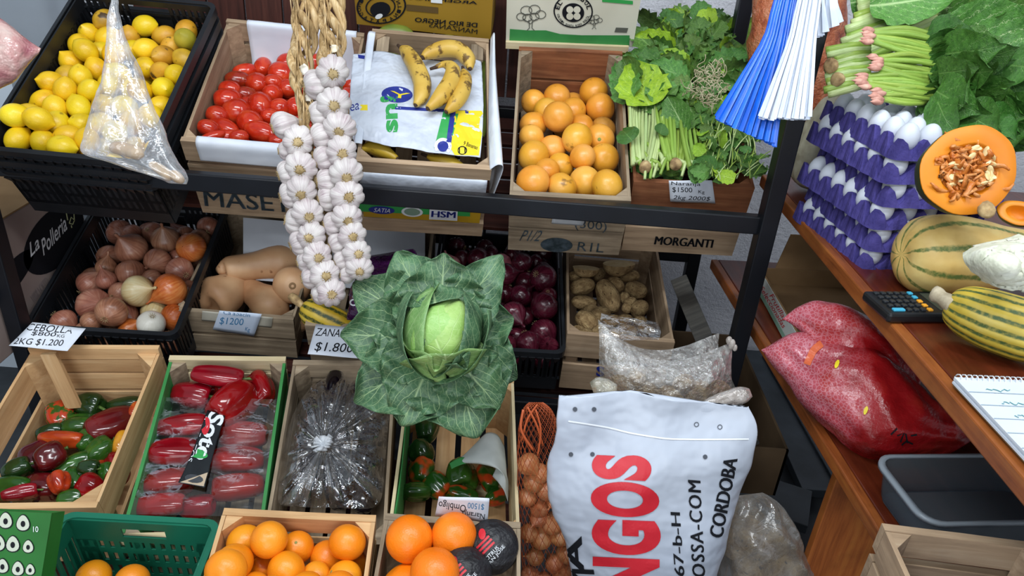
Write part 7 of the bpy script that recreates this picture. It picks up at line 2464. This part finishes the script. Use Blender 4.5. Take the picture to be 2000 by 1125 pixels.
# ------------------------------------------------------------------ net bag of small onions
nrows = [(1034, 786, 1062, 786, 1.50, .010), (1022, 800, 1078, 802, 1.50, .03), (1013, 835, 1090, 838, 1.52, .042), (1011, 890, 1102, 890, 1.55, .05), (1011, 950, 1112, 950, 1.58, .055), (1013, 1010, 1122, 1012, 1.61, .058), (1018, 1080, 1128, 1082, 1.66, .06), (1022, 1160, 1132, 1165, 1.72, .06), (1030, 1300, 1135, 1300, 1.82, .06), (1050, 1330, 1115, 1330, 1.85, .02)]
nb = empty('net_bag', m4(np.eye(3), P(1075, 1320, 1.84)), 'orange net bag of small onions between crate and sack', 'net bag')
noff = -np.array(nb.matrix_basis.translation)
NET = mat_plain('orange_net', '#b5552c', 0.5)
g = loft_pts(nrows, 48, 90, amp=0.003, scale=40)
mb = MB()
for s in (1, -1):
    for k in range(24):
        pts = [g[j, (2 * k + s * (j // 2)) % 48] + noff for j in range(0, 90, 2)]
        mb.tube(pts, 0.00065, 3, caps=False)
o = build(mb, 'net', NET, nb)
o['kind'] = 'stuff'
for k, (x0, y0, x1, y1, x2, y2) in enumerate(((1022, 800, 1018, 840, 1042, 880), (1030, 795, 1048, 830, 1060, 870), (1050, 790, 1030, 820, 1020, 860), (1046, 800, 1056, 840, 1050, 890))):
    pts = cr1(np.array([P(x0, y0, 1.46), P(x1, y1, 1.465), P(x2, y2, 1.48)]), 12)
    build(MB().tube([p + noff for p in pts], 0.0028, 6, flat=0.6), 'bunched_net', NET, nb)
ns = []
for j, y in enumerate((905, 940, 975, 1010, 1045, 1080, 1115)):
    for i, x in enumerate((1032, 1062, 1092)):
        ns.append((x + (9 if j % 2 else -6) + (y - 905) * 0.05 + rng.uniform(-7, 7), y + (i % 2) * 14 + rng.uniform(-7, 7), rng.uniform(.85, 1.1)))
nlab = row_labels([(x, y) for x, y, _ in ns], 'small onion in the orange net', '', 36)
nme = [onion_mesh(k, ONION_NET, 0.04).mesh('net_onion', ONION_NET) for k in range(3)]
for (x, y, s), lb in zip(ns, nlab):
    d = 1.545 + (y - 890) * 0.0006
    tag(link('net_onion', nme[rng.randrange(3)], None, m4(rand_rot() * (0.0235 * s / 0.04), P(x, y, d))), lb, 'onion', 'onions in the net bag')

# ------------------------------------------------------------------ clear netted film bag of potatoes behind the sack
pb = empty('film_bag', m4(np.eye(3), P(1310, 900, 1.6)), 'crinkled clear film bag of potatoes behind the white sack', 'plastic bag')
g = [[P(x, y, d) for x, y, d in r] for r in (
    ((1180, 640, 1.47), (1215, 672, 1.46), (1262, 698, 1.455), (1315, 704, 1.45), (1365, 694, 1.455), (1400, 680, 1.46), (1432, 668, 1.47)),
    ((1182, 680, 1.46), (1218, 700, 1.44), (1264, 722, 1.43), (1315, 728, 1.425), (1365, 720, 1.43), (1400, 706, 1.44), (1430, 696, 1.46)),
    ((1182, 725, 1.46), (1220, 740, 1.43), (1266, 750, 1.42), (1315, 756, 1.415), (1365, 752, 1.42), (1400, 742, 1.43), (1428, 735, 1.46)),
    ((1184, 775, 1.48), (1222, 785, 1.45), (1268, 790, 1.44), (1315, 795, 1.43), (1365, 792, 1.44), (1400, 785, 1.45), (1430, 780, 1.48)),
    ((1186, 860, 1.55), (1224, 870, 1.52), (1270, 880, 1.51), (1315, 885, 1.50), (1365, 880, 1.51), (1400, 870, 1.52), (1430, 860, 1.55)))]
sheet('front_film', g, FILM_MESHY, pb, 80, 60, 0.005, 60, 1.0, solid=0)
g2 = [[p + FW * 0.10 + UP * 0.012 for p in r] for r in g]
sheet('back_film', g2, FILM_MESHY, pb, 40, 30, 0.006, 50, 3.0, solid=0)
for (x, y, rr) in ((1430, 672, 9), (1424, 665, 7), (1436, 680, 6)):
    q = P(x, y, 1.46)
    build(lumpy(MB().lathe(sph_prof(8, 0.011 * rr / 9, 0.007 * rr / 9), 12), 0.3, 110, x), 'tied_corner', mat_film('milky_corner', haze=0.5, bscale=120, milky='#b9b0a8'), pb, True, m4(np.eye(3), q - np.array(pb.matrix_basis.translation)))
for k, (x, y, s) in enumerate(((1215, 760, 1), (1262, 775, 1.1), (1310, 782, 1.0), (1362, 775, 1.1), (1405, 765, .9), (1240, 745, .8), (1335, 752, .8))):
    W = P(x, y, 1.50)
    tag(link('bagged_potato', pm[k % 5], None, m4(rand_rot() @ np.diag([.026 * s, .026 * s, .033 * s]), W)), f'potato inside the clear film bag, {ORD[k + 1]} from left' if k < 5 else ('potato behind the others in the film bag, left one', 'potato behind the others in the film bag, right one')[k - 5], 'potato', 'potatoes in the film bag')
g = [[P(x, y, d) for x, y, d in r] for r in (((1175, 612, 1.60), (1200, 618, 1.60), (1240, 622, 1.60), (1285, 630, 1.60)), ((1172, 640, 1.57), (1205, 645, 1.56), (1245, 648, 1.56), (1290, 650, 1.57)), ((1185, 660, 1.55), (1210, 664, 1.54), (1250, 664, 1.54), (1286, 664, 1.55)))]
tag(sheet('film_scrap', g, FILM_CRINKLE, None, 40, 24, 0.009, 60, 5.0, solid=0), 'crumpled clear film lying over the front of the potatoes', 'plastic film')
loft_o = loft('small_clear_bag', [(1152, 748, 1160, 770, 1.40, .006), (1165, 738, 1170, 778, 1.40, .014), (1185, 740, 1190, 776, 1.40, .014), (1205, 752, 1205, 770, 1.40, .005)], mat_film('small_bag_film', haze=0.3, gloss=0.5, bscale=90, milky='#c9c4ae'), None, 24, 20, amp=0.003, scale=70)
tag(loft_o, 'small clear bag tip sticking out beside the white sack', 'plastic bag')
loft_o = loft('twisted_bag_end', [(1375, 782, 1385, 800, 1.36, .008), (1415, 762, 1425, 795, 1.36, .014), (1445, 754, 1458, 785, 1.36, .012), (1464, 760, 1470, 775, 1.36, .004)], mat_film('cloudy_film', haze=0.5, gloss=0.4, bscale=80, milky='#b8aea6'), None, 24, 20, amp=0.004, scale=60, fold=0.3)
tag(loft_o, 'cloudy twisted bag end beside the sack corner', 'plastic bag')

# ------------------------------------------------------------------ brown box behind the sack, plank, dark floor boards
def open_box(name, label, corners, h, mat, th=0.005, group=None, floor=True):
    """corners: four rim points (z up) in order; walls drop by h"""
    cs = [np.array(c, float) for c in corners]
    cen = sum(cs) / 4
    root = empty(name, m4(np.eye(3), cen - np.array([0, 0, h])), label, 'box', group)
    off = -np.array(root.matrix_basis.translation)
    for k in range(4):
        a, b = cs[k], cs[(k + 1) % 4]
        inn = unit(cen - (a + b) / 2) * th
        dz = np.array([0, 0, -h])
        q = [a, b, b + dz, a + dz]
        mb = MB().add([p + off for p in q + [p + inn for p in q]], [(0, 1, 2, 3), (7, 6, 5, 4), (0, 4, 5, 1), (1, 5, 6, 2), (2, 6, 7, 3), (3, 7, 4, 0)])
        build(mb, 'wall_panel', mat, root, False)
    if floor:
        q = [c + np.array([0, 0, -h + 0.002]) + unit(cen - c) * 0.008 for c in cs]
        build(MB().add([p + off for p in q + [p + np.array([0, 0, 0.004]) for p in q]], [(3, 2, 1, 0), (4, 5, 6, 7), (0, 1, 5, 4), (1, 2, 6, 5), (2, 3, 7, 6), (3, 0, 4, 7)]), 'floor_panel', mat, root, False)
    return root


zt = 0.50
A, B = on_z(1442, 655, zt), on_z(1541, 880, zt)
lx = np.array([-0.30, 0, 0])
open_box('brown_box', 'dark brown open cardboard box standing behind the white sack', [A, B, B + lx, A + lx], 0.14, CARD_DARK, 0.006)
a0 = on_z(1541, 880, zt)
pk = empty('plank', m4(np.eye(3), (0, 0, 0)), 'dark grey plank leaning behind the potato crate', 'plank')
q0, q1 = P(1345, 590, 1.95), P(1400, 720, 1.80)
Rp = basis_z(unit(q1 - q0), CAM - q0)
build(MB().box((0, 0, 0), (0.045, 0.02, np.linalg.norm(q1 - q0) + 0.3)), 'board', mat_wood('wood_grey_plank', [(0.25, '#2e2d2c'), (0.55, '#45433f'), (0.8, '#5a5751')]), pk, False, m4(Rp, (q0 + q1) / 2 + (q1 - q0) * 0.3), bevel=0.002)
# rough boards on the floor under the counter
for k, (x0, y0, x1, y1, w_) in enumerate(((1470, 690, 1600, 965, 0.11), (1500, 700, 1650, 960, 0.05), (1400, 940, 1580, 1000, 0.16))):
    a, b = on_z(x0, y0, 0.05 + 0.01 * k), on_z(x1, y1, 0.05 + 0.01 * k)
    fbo = empty('loose_plank', m4(np.eye(3), (a + b) / 2), ('wide grey board lying under the counter edge', 'narrow dark board lying beside the counter leg', 'grey board end lying behind the clear bag')[k], 'board', 'boards on the floor')
    build(MB().box((0, 0, 0), (w_, 0.03, np.linalg.norm(b - a))), 'board', mat_noise('dark_slate_board', [(0.3, '#2d3338'), (0.7, '#454d54')], 8, rough=0.5, var=0.1), fbo, False, m4(basis_z(unit(b - a), (0, 0, 1)), (0, 0, 0)), bevel=0.002)

# ------------------------------------------------------------------ clear rubbish bag at the foot of the counter
loft_o = loft('clear_bag', [(1438, 968, 1490, 962, 1.52, .01), (1424, 1000, 1522, 985, 1.52, .05), (1412, 1050, 1548, 1030, 1.54, .07), (1402, 1110, 1572, 1080, 1.57, .08), (1398, 1180, 1590, 1160, 1.62, .08), (1400, 1260, 1590, 1260, 1.68, .07)], mat_film('grey_clear_film', haze=0.22, gloss=0.7, bscale=34, bstr=1.0, milky='#a5a29e', var=0.35), None, 56, 50, amp=0.010, scale=26, fold=0.12, nfold=8)
tag(loft_o, 'grey crumpled clear plastic bag at the foot of the counter', 'plastic bag')
for k, (x, y, s) in enumerate(((1450, 1050, 1.3), (1500, 1060, 1.2), (1470, 1110, 1.4), (1530, 1110, 1.3))):
    tag(link('brown_lump', pm[k % 5], None, m4(rand_rot() @ np.diag([.04 * s, .03 * s, .04 * s]), P(x, y, 1.60))), ('brown lump in the clear bag, back near the sack', 'brown lump in the clear bag, back near the counter', 'brown lump in the clear bag, front near the sack', 'brown lump in the clear bag, front near the counter')[k], 'vegetable', 'lumps in the clear bag')

# ------------------------------------------------------------------ lower shelf: strawberry carton, red bag, tub
D0, D1 = on_z(1474, 556, 0.724), on_z(1541, 681, 0.724)
D1 = D1 + unit(D1 - D0) * 0.05
up_ = np.array([0, 0, 0.052])
L0, L1 = D0 + up_, D1 + up_
wv = np.array([0.30, 0.02, 0])
bx_ = open_box('strawberry_carton', 'open cardboard carton with red strawberry lettering on the lower shelf', [L0, L1, L1 + wv, L0 + wv], 0.052, CARD_KRAFT, 0.005)
boff = -np.array(bx_.matrix_basis.translation)
nrm = np.cross(L1 - L0, (0, 0, 1.0))
nrm = unit(nrm if nrm[0] < 0 else -nrm)
face = PlaneHit(L0 + nrm * 0.0015, nrm)
WC = mat_noise('white_printed_carton', [(0.3, '#b4bcb8'), (0.7, '#c9d0cc')], 10, rough=0.6, var=0)
q = [L0, L1, D1, D0]
build(MB().add([p + nrm * e + boff for e in (0.0015, 0.0) for p in q], [(0, 1, 2, 3), (7, 6, 5, 4), (0, 4, 5, 1), (1, 5, 6, 2), (2, 6, 7, 3), (3, 7, 4, 0)]), 'printed_side', WC, bx_, False)
txt('Seleccionadas', (1484, 563), (1529, 641), (1492, 559), face, RED_INK, bx_, off=0.001)
txt('Frutillas', (1503, 578), (1531, 627), (1511, 574), face, RED_INK, bx_, off=0.001)
decal('green_print', stroke_geo([[(1476, 556), (1542, 676)]], 6), (0, 0), (1, 0), (0, 1), face, mat_plain('pale_green_print', '#7fa894', 0.5), bx_, off=0.0008)
# folded-up back flap
q = [L0 + wv * 0.15, L0 + wv * 0.85, L0 + wv * 0.75 + np.array([0, .03, .085]), L0 + wv * 0.25 + np.array([0, .03, .085])]
build(MB().add([p + boff for p in q + [p + np.array([0, .004, 0]) for p in q]], [(0, 1, 2, 3), (7, 6, 5, 4), (0, 4, 5, 1), (1, 5, 6, 2), (2, 6, 7, 3), (3, 7, 4, 0)]), 'back_flap', CARD_KRAFT, bx_, False)

RB = NT('red_translucent_bag')
_v = RB.coord('Object', (1, 1, 1), False)
_sx = RB.n('ShaderNodeSeparateXYZ', {0: _v})
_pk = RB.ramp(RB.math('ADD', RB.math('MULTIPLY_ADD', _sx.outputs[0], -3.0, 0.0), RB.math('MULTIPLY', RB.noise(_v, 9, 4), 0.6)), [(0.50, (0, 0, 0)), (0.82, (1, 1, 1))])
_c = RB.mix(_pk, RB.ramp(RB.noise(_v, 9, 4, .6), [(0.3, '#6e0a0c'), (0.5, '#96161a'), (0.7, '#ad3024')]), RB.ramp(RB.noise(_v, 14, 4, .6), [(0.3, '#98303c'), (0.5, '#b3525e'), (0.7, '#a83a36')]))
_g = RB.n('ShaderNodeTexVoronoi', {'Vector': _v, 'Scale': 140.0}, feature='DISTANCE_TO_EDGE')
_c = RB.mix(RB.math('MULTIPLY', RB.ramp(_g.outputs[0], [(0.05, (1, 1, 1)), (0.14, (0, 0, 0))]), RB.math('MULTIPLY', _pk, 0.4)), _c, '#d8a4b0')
_b = RB.n('ShaderNodeTexVoronoi', {'Vector': _v, 'Scale': 26.0}, feature='SMOOTH_F1')
RB.bump(RB.math('ADD', _b.outputs['Distance'], RB.noise(_v, 36, 4, .6)), 0.5, 0.008)
RB = RB.fin(_c, 0.27, 0.5)
rb = empty('red_bag', m4(np.eye(3), on_z(1680, 780, 0.722)), 'bulging red plastic bag stuffed with netting on the lower shelf', 'plastic bag')
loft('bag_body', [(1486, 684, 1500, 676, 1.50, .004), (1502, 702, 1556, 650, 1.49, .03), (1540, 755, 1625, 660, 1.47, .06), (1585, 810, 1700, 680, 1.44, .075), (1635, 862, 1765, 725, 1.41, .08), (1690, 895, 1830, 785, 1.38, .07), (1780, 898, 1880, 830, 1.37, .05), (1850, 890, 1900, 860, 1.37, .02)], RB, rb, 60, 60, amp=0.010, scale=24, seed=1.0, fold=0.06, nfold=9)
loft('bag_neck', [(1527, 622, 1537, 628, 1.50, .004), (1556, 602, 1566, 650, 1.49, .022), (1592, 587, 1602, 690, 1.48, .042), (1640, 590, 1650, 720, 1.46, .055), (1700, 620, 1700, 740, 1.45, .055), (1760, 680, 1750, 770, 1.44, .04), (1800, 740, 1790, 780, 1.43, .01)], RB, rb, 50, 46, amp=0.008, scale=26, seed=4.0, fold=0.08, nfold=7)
rbv = bvh_of(rb.children[0])
decal('orange_strip', stroke_geo([cr1(np.array([(1577, 712), (1584, 695), (1592, 682), (1605, 672)], float), 12)], 14), (0, 0), (1, 0), (0, 1), rbv, mat_plain('orange_print', '#d0623a', 0.35), rb, off=0.002, maxlen=8)
decal('black_scrawl', stroke_geo([[(1740, 848), (1752, 836)], [(1752, 850), (1765, 845), (1758, 862)], [(1768, 846), (1772, 864)], [(1778, 850), (1790, 848)], [(1760, 868), (1770, 860), (1782, 866)]], 3), (0, 0), (1, 0), (0, 1), rbv, INK, rb, off=0.002, maxlen=8)
for (x, y) in ((1690, 805), (1634, 715)):
    decal('yellow_fleck', disc_geo(8), (x - 5, y + 8), (x + 5, y + 2), (x - 3, y - 8), rbv, YELLOW_INK, rb, off=0.002, maxlen=8)

TUBM = NT('translucent_tub_plastic')
_tr = TUBM.n('ShaderNodeBsdfTransparent', {'Color': lin('#c9d2da')})
_p = TUBM.bsdf
TUBM.set(_p.inputs['Base Color'], lin('#a9b2ba'))
TUBM.set(_p.inputs['Roughness'], 0.3)
_mx = TUBM.n('ShaderNodeMixShader', {0: 0.11, 1: _tr.outputs[0], 2: _p.outputs[0]})
TUBM.t.links.new(_mx.outputs[0], TUBM.out.inputs[0])
TUBM = TUBM.m
TUBR = TUBM.copy()
TUBR.name = 'tub_rim_plastic'
[n for n in TUBR.node_tree.nodes if n.type == 'MIX_SHADER'][0].inputs[0].default_value = 0.5
z0 = 0.80
T0, T1 = on_z(1709, 890, z0), on_z(1812, 1022, z0)
T2 = on_z(1960, 884, z0)
ty, tx = unit(T1 - T0), unit(T2 - T0)
tx = unit(tx - ty * (tx @ ty))
Lt, Wt = np.linalg.norm(T1 - T0), 0.30
tub = empty('plastic_tub', m4(np.stack([tx, -ty, [0, 0, 1.]], 1), (T0 + T1) / 2 + tx * Wt / 2 - np.array([0, 0, 0.075])), 'empty translucent plastic tub on the lower shelf', 'tub')


def rrect(w, l, r, z, n=6):
    out = []
    for cx, cy, a0 in ((w / 2 - r, l / 2 - r, 0), (-w / 2 + r, l / 2 - r, 90), (-w / 2 + r, -l / 2 + r, 180), (w / 2 - r, -l / 2 + r, 270)):
        for k in range(n):
            a = math.radians(a0 + 90 * k / (n - 1))
            out.append((cx + r * math.cos(a), cy + r * math.sin(a), z))
    return out


build(MB().grid(np.array([rrect(Wt * .86, Lt * .84, .025, .002), rrect(Wt * .9, Lt * .88, .028, .012), rrect(Wt * .97, Lt * .96, .03, .07)]), cu=True), 'tub_wall', TUBM, tub, solid=0.002)
b_ = MB().add(rrect(Wt * .87, Lt * .85, .025, .002), [tuple(range(24))])
build(b_, 'tub_floor', TUBM, tub, False, solid=0.002)
build(MB().grid(np.array([rrect(Wt * .97, Lt * .96, .03, .07), rrect(Wt * .97, Lt * .96, .03, .075), rrect(Wt * 1.04, Lt * 1.04, .035, .075), rrect(Wt * 1.04, Lt * 1.04, .035, .068)]), cu=True, cv=True), 'tub_rim', TUBR, tub)
# wooden crate at the very corner with trays inside
_a, _b = on_z(1722, 1022, 0.845), on_z(2040, 1062, 0.845)
_yw = math.degrees(math.atan2(_b[1] - _a[1], _b[0] - _a[0]))
_f = frame(_yw, 0)
C_CORNER = wood_crate('wooden crate in front of the plastic tub at the picture corner', ((_a + _b) / 2 - _f[:, 1] * 0.26, _yw, 0, 0, np.linalg.norm(_b - _a), 0.26, 0.12), WOOD_MID, [(0, .45), (.55, 1)], [(0, .5), (.62, 1)], [(.02, .48), (.55, 1)])
_t = link('egg_tray', TRAY_ME, None, m4(C_CORNER.R * 0.8, c_wld(C_CORNER, (-0.5 * 5 * EP * 0.8, 0.02, 0.012)) * 1.0))
_t.modifiers.new('solid', 'SOLIDIFY').thickness = 0.0028
tag(_t, 'empty purple egg tray inside the corner crate', 'egg tray')

# ------------------------------------------------------------------ calculator, notebook
A, B, Cc = on_z(1712, 600, 1.035), on_z(1858, 600, 1.035), on_z(1730, 630, 1.035)
xv = unit(B - A)
yv = np.array([-xv[1], xv[0], 0])
Lc, Wc = np.linalg.norm(B - A), 0.082
ca = empty('calculator', m4(np.stack([xv, yv, [0, 0, 1.]], 1), on_z(1732, 632, 1.022)), 'black pocket calculator lying at the counter edge', 'calculator')
CBK = mat_noise('black_calculator_plastic', [(0.3, '#0e1013'), (0.7, '#191c20')], 20, rough=0.4, var=0)
build(MB().box((Lc / 2, Wc / 2, 0.009), (Lc, Wc, 0.018)), 'case', CBK, ca, False, bevel=0.005)
KEY = mat_plain('dark_grey_key', '#24282d', 0.4)
KEYB = mat_plain('blue_key', '#3fa3c4', 0.4)
KEYO = mat_plain('orange_key', '#e09a2a', 0.4)
key_me = {}
for i in range(6):
    for j in range(5):
        m = KEY
        if i == 5:
            m = KEYO if j < 3 else KEYB
        if i == 1 and j == 0:
            continue
        bl_ = (i == 0 and j == 0)
        if bl_:
            m = KEYB
        kx, ky = 0.016 + i * 0.0125, 0.012 + j * 0.0142
        w_ = 0.0085 if not bl_ else 0.021
        build(MB().box((kx + (0.006 if bl_ else 0), ky, 0.0195), (w_, 0.0085, 0.004)), 'key', m, ca, False, bevel=0.0015)
build(MB().box((Lc * 0.80, Wc / 2, 0.0182), (Lc * 0.17, Wc * 0.72, 0.001)), 'screen', mat_plain('grey_lcd', '#3a4038', 0.2), ca, False)
txt('7 8 9', (1, 1), (2, 1), (1, 0), PlaneHit((0, 0, 0), (0, 0, 1)), WHITE_INK, None) if False else None

N0, N1, N2 = on_z(1866, 738, 1.036), on_z(2060, 747, 1.036), on_z(2012, 893, 1.036)
xv = unit(N1 - N0)
yv = unit(N2 - N0)
nbk = empty('notebook', m4(np.eye(3), N0 - np.array([0, 0, .014])), 'open spiral notebook with handwritten lines on the counter edge', 'notebook')
no = -np.array(nbk.matrix_basis.translation)
wN, lN = 0.21, np.linalg.norm(N2 - N0) * 1.25
PAGE = mat_noise('ruled_page', [(0.3, '#c3ccd8'), (0.7, '#d3dbe5')], 8, rough=0.7, var=0)
for k in range(4):
    z = -0.0125 + 0.0035 * k
    e = 0.002 * (k % 2)
    q = [N0 + xv * -e, N0 + xv * wN, N0 + xv * wN + yv * lN, N0 + yv * lN - xv * e]
    build(MB().add([p + no + np.array([0, 0, z + dz]) for dz in (0, 0.0032) for p in q], [(3, 2, 1, 0), (4, 5, 6, 7), (0, 1, 5, 4), (1, 2, 6, 5), (2, 3, 7, 6), (3, 0, 4, 7)]), 'page_block' if k < 3 else 'page', PAGE if k else CARD_KRAFT, nbk, False)
pl = PlaneHit(N0 + np.array([0, 0, 0.0015]), (0, 0, 1.0))
for k in range(26):
    a = (k + .5) / 26 * wN
    pts = []
    for i in range(10):
        t = 2 * math.pi * i / 9
        pts.append(N0 + xv * (a + 0.0012 * math.sin(t)) + yv * (0.001 - 0.0075 * math.cos(t)) + np.array([0, 0, -0.002 + 0.0075 * math.sin(t)]) + no)
    build(MB().tube(pts, 0.0010, 5), 'wire_loop', mat_plain('white_wire', '#d6dbe0', 0.3) if k == 0 else bpy.data.materials['white_wire'], nbk)
RULE = mat_plain('pale_rule', '#9fb0bd', 0.7)
TEAL = mat_plain('teal_pen', '#4d8f93', 0.7)
for k in range(6):
    f = 0.16 + 0.14 * k
    a, b = N0 + yv * lN * f, N0 + yv * lN * f + xv * wN
    (ax, ay, _), (bx, by, _) = px(a), px(b)
    decal('ruled_line', stroke_geo([[(ax, ay), (bx, by)]], 1.2), (0, 0), (1, 0), (0, 1), pl, RULE, nbk, off=0.0006)
    ln = []
    for s in range(3):
        x0 = 0.02 + 0.055 * s + rng.uniform(0, .02)
        pts = []
        for i in range(14):
            w_ = N0 + yv * (lN * (f - 0.03) + rng.uniform(-.004, .004)) + xv * (x0 + i * 0.0028)
            pts.append(px(w_)[:2])
        ln.append(pts)
    for q_ in ln:
        decal('handwriting', stroke_geo([q_], 1.3), (0, 0), (1, 0), (0, 1), pl, TEAL, nbk, off=0.0006)

# ------------------------------------------------------------------ things at the picture edges
# printed chicken-shop box beside the onions
xq = -1.24


def on_x(x, y, X):
    d = ray(x, y)[1]
    return CAM + d * ((X - CAM[0]) / d[0])


BX = mat_noise('pinkish_kraft_print', [(0.3, '#8a7a76'), (0.7, '#a3938c')], 5, rough=0.4, spec=0.4, var=0)
k0, k1 = on_x(158, 394, xq), on_x(30, 645, xq)
k2 = on_x(0, 432, xq)
ylo, yhi = min(k1[1], k2[1]) - 0.12, k0[1]
zlo, zhi = k1[2] - 0.05, max(k0[2], k2[2])
pbx = empty('printed_box', m4(np.eye(3), (xq - 0.15, (ylo + yhi) / 2, zlo)), 'pinkish cardboard box printed with black ovals beside the onions', 'box')
build(MB().box((0, 0, (zhi - zlo) / 2), (0.30, yhi - ylo, zhi - zlo)), 'box_body', BX, pbx, False, bevel=0.003)
build(MB().box((0, 0, (zhi - zlo) + 0.003), (0.302, yhi - ylo, 0.004)), 'top_flap', CARD_KRAFT, pbx, False)
sd = PlaneHit((xq, 0, 0), (1, 0, 0))
decal('black_oval', (lambda v, f: (v, f))(*disc_geo(36)), (22, 500), (118, 375), (90, 560), sd, INK, pbx, off=0.001)
txt('La', (59, 503), (77, 483), (53, 478), sd, WHITE_INK, pbx, off=0.0018, shear=0.25, bold=0.01)
txt('Polleria', (84, 500), (131, 447), (76, 472), sd, WHITE_INK, pbx, off=0.0018, shear=0.3, bold=0.01)
decal('lantern_emblem', stroke_geo([[(131, 430), (128, 415), (134, 408), (143, 415), (144, 432)], [(134, 436), (138, 424), (144, 430), (141, 438), (134, 436)], [(138, 440), (139, 445)]], 2.0), (0, 0), (1, 0), (0, 1), sd, mat_plain('pale_yellow_print', '#cfd6a0', 0.5), pbx, off=0.0018)
decal('black_oval', disc_geo(36), (-42, 590), (42, 478), (-4, 610), sd, INK, pbx, off=0.001)
decal('lantern_emblem', stroke_geo([[(6, 530), (3, 512), (9, 506), (17, 515), (18, 532)], [(8, 538), (12, 526), (18, 532), (16, 542), (8, 538)]], 2.0), (0, 0), (1, 0), (0, 1), sd, mat_plain('pale_grey_print', '#9fb0ae', 0.5), pbx, off=0.0018)
txt('100% POLLO', (58, 578), (88, 540), (66, 590), sd, mat_plain('faint_print', '#8d7f80', 0.5), pbx, off=0.0015)
# avocado carton in the lower corner
AVG = mat_noise('bright_green_carton', [(0.3, '#155a1a'), (0.7, '#1f7026')], 8, rough=0.5, var=0)
av, fp = carton('avocado_carton', 'bright green carton printed with avocado halves in the lower corner', (-130, 1172), (72, 1180), 1.12, 1.12, 0.132, 0.035, AVG, -40)
WHT = mat_plain('avocado_pale_print', '#b9bfae', 0.5)
for (x, y, s) in ((12, 1016, 1), (46, 1021, 1), (26, 1062, 1), (56, 1067, .8), (-2, 1060, 1), (36, 1110, .9), (60, 1112, .7), (6, 1105, .9)):
    pear = [(0.5 + 0.5 * math.cos(t) * (1 - 0.28 * math.sin(t)), 0.5 + 0.5 * math.sin(t)) for t in np.linspace(0, 6.283, 20)[:-1]]
    pg = (np.array(pear + [(0.5, 0.5)]), [(i, (i + 1) % 19, 19) for i in range(19)])
    decal('avocado_outline', pg, (x - 14 * s, y + 17 * s), (x + 14 * s, y + 17 * s), (x - 14 * s, y - 17 * s), fp, INK, av, off=0.001)
    decal('avocado_flesh', pg, (x - 12 * s, y + 15 * s), (x + 12 * s, y + 15 * s), (x - 12 * s, y - 15 * s), fp, WHT, av, off=0.0016)
    decal('avocado_stone', disc_geo(14), (x - 4 * s, y + 8 * s), (x + 5 * s, y + 8 * s), (x - 4 * s, y - 4 * s), fp, INK, av, off=0.0022)
txt('10', (66, 1039), (76, 1039), (66, 1028), fp, WHITE_INK, av, off=0.0016)
# pinkish bag hanging into the frame beside the lemons
PNK = mat_noise('pink_netted_contents', [(0.3, '#8f4a56'), (0.5, '#b98a86'), (0.75, '#c9b2aa')], 26, rough=0.2, spec=0.6, var=0, bscale=70, bstr=0.8, bdist=0.006)
lo_ = loft('pink_bag', [(-70, 0, -70, 210, 1.36, .05), (0, 38, 0, 172, 1.36, .05), (30, 58, 30, 158, 1.36, .04), (55, 78, 52, 128, 1.36, .02), (80, 94, 76, 104, 1.36, .004)], PNK, None, 36, 30, amp=0.004, scale=40)
tag(lo_, 'clear bag of pink netted produce reaching in beside the lemons', 'plastic bag')
# orange net bag behind the tassels
NETO = mat_noise('orange_netting', [(0.3, '#7d3622'), (0.5, '#b0603c'), (0.75, '#cf9270')], 34, rough=0.4, var=0, bscale=130, bstr=0.9, bdist=0.005)
lo_ = loft('orange_net_sack', [(1480, -60, 1650, -60, 1.82, .08), (1472, 20, 1650, 20, 1.84, .09), (1462, 90, 1640, 90, 1.86, .09), (1470, 150, 1630, 150, 1.88, .08), (1490, 215, 1610, 215, 1.9, .05), (1520, 240, 1590, 240, 1.92, .01)], NETO, None, 40, 36, amp=0.010, scale=26)
tag(lo_, 'orange net sack hanging behind the tassels and the post', 'net bag')

bpy.context.view_layer.update()
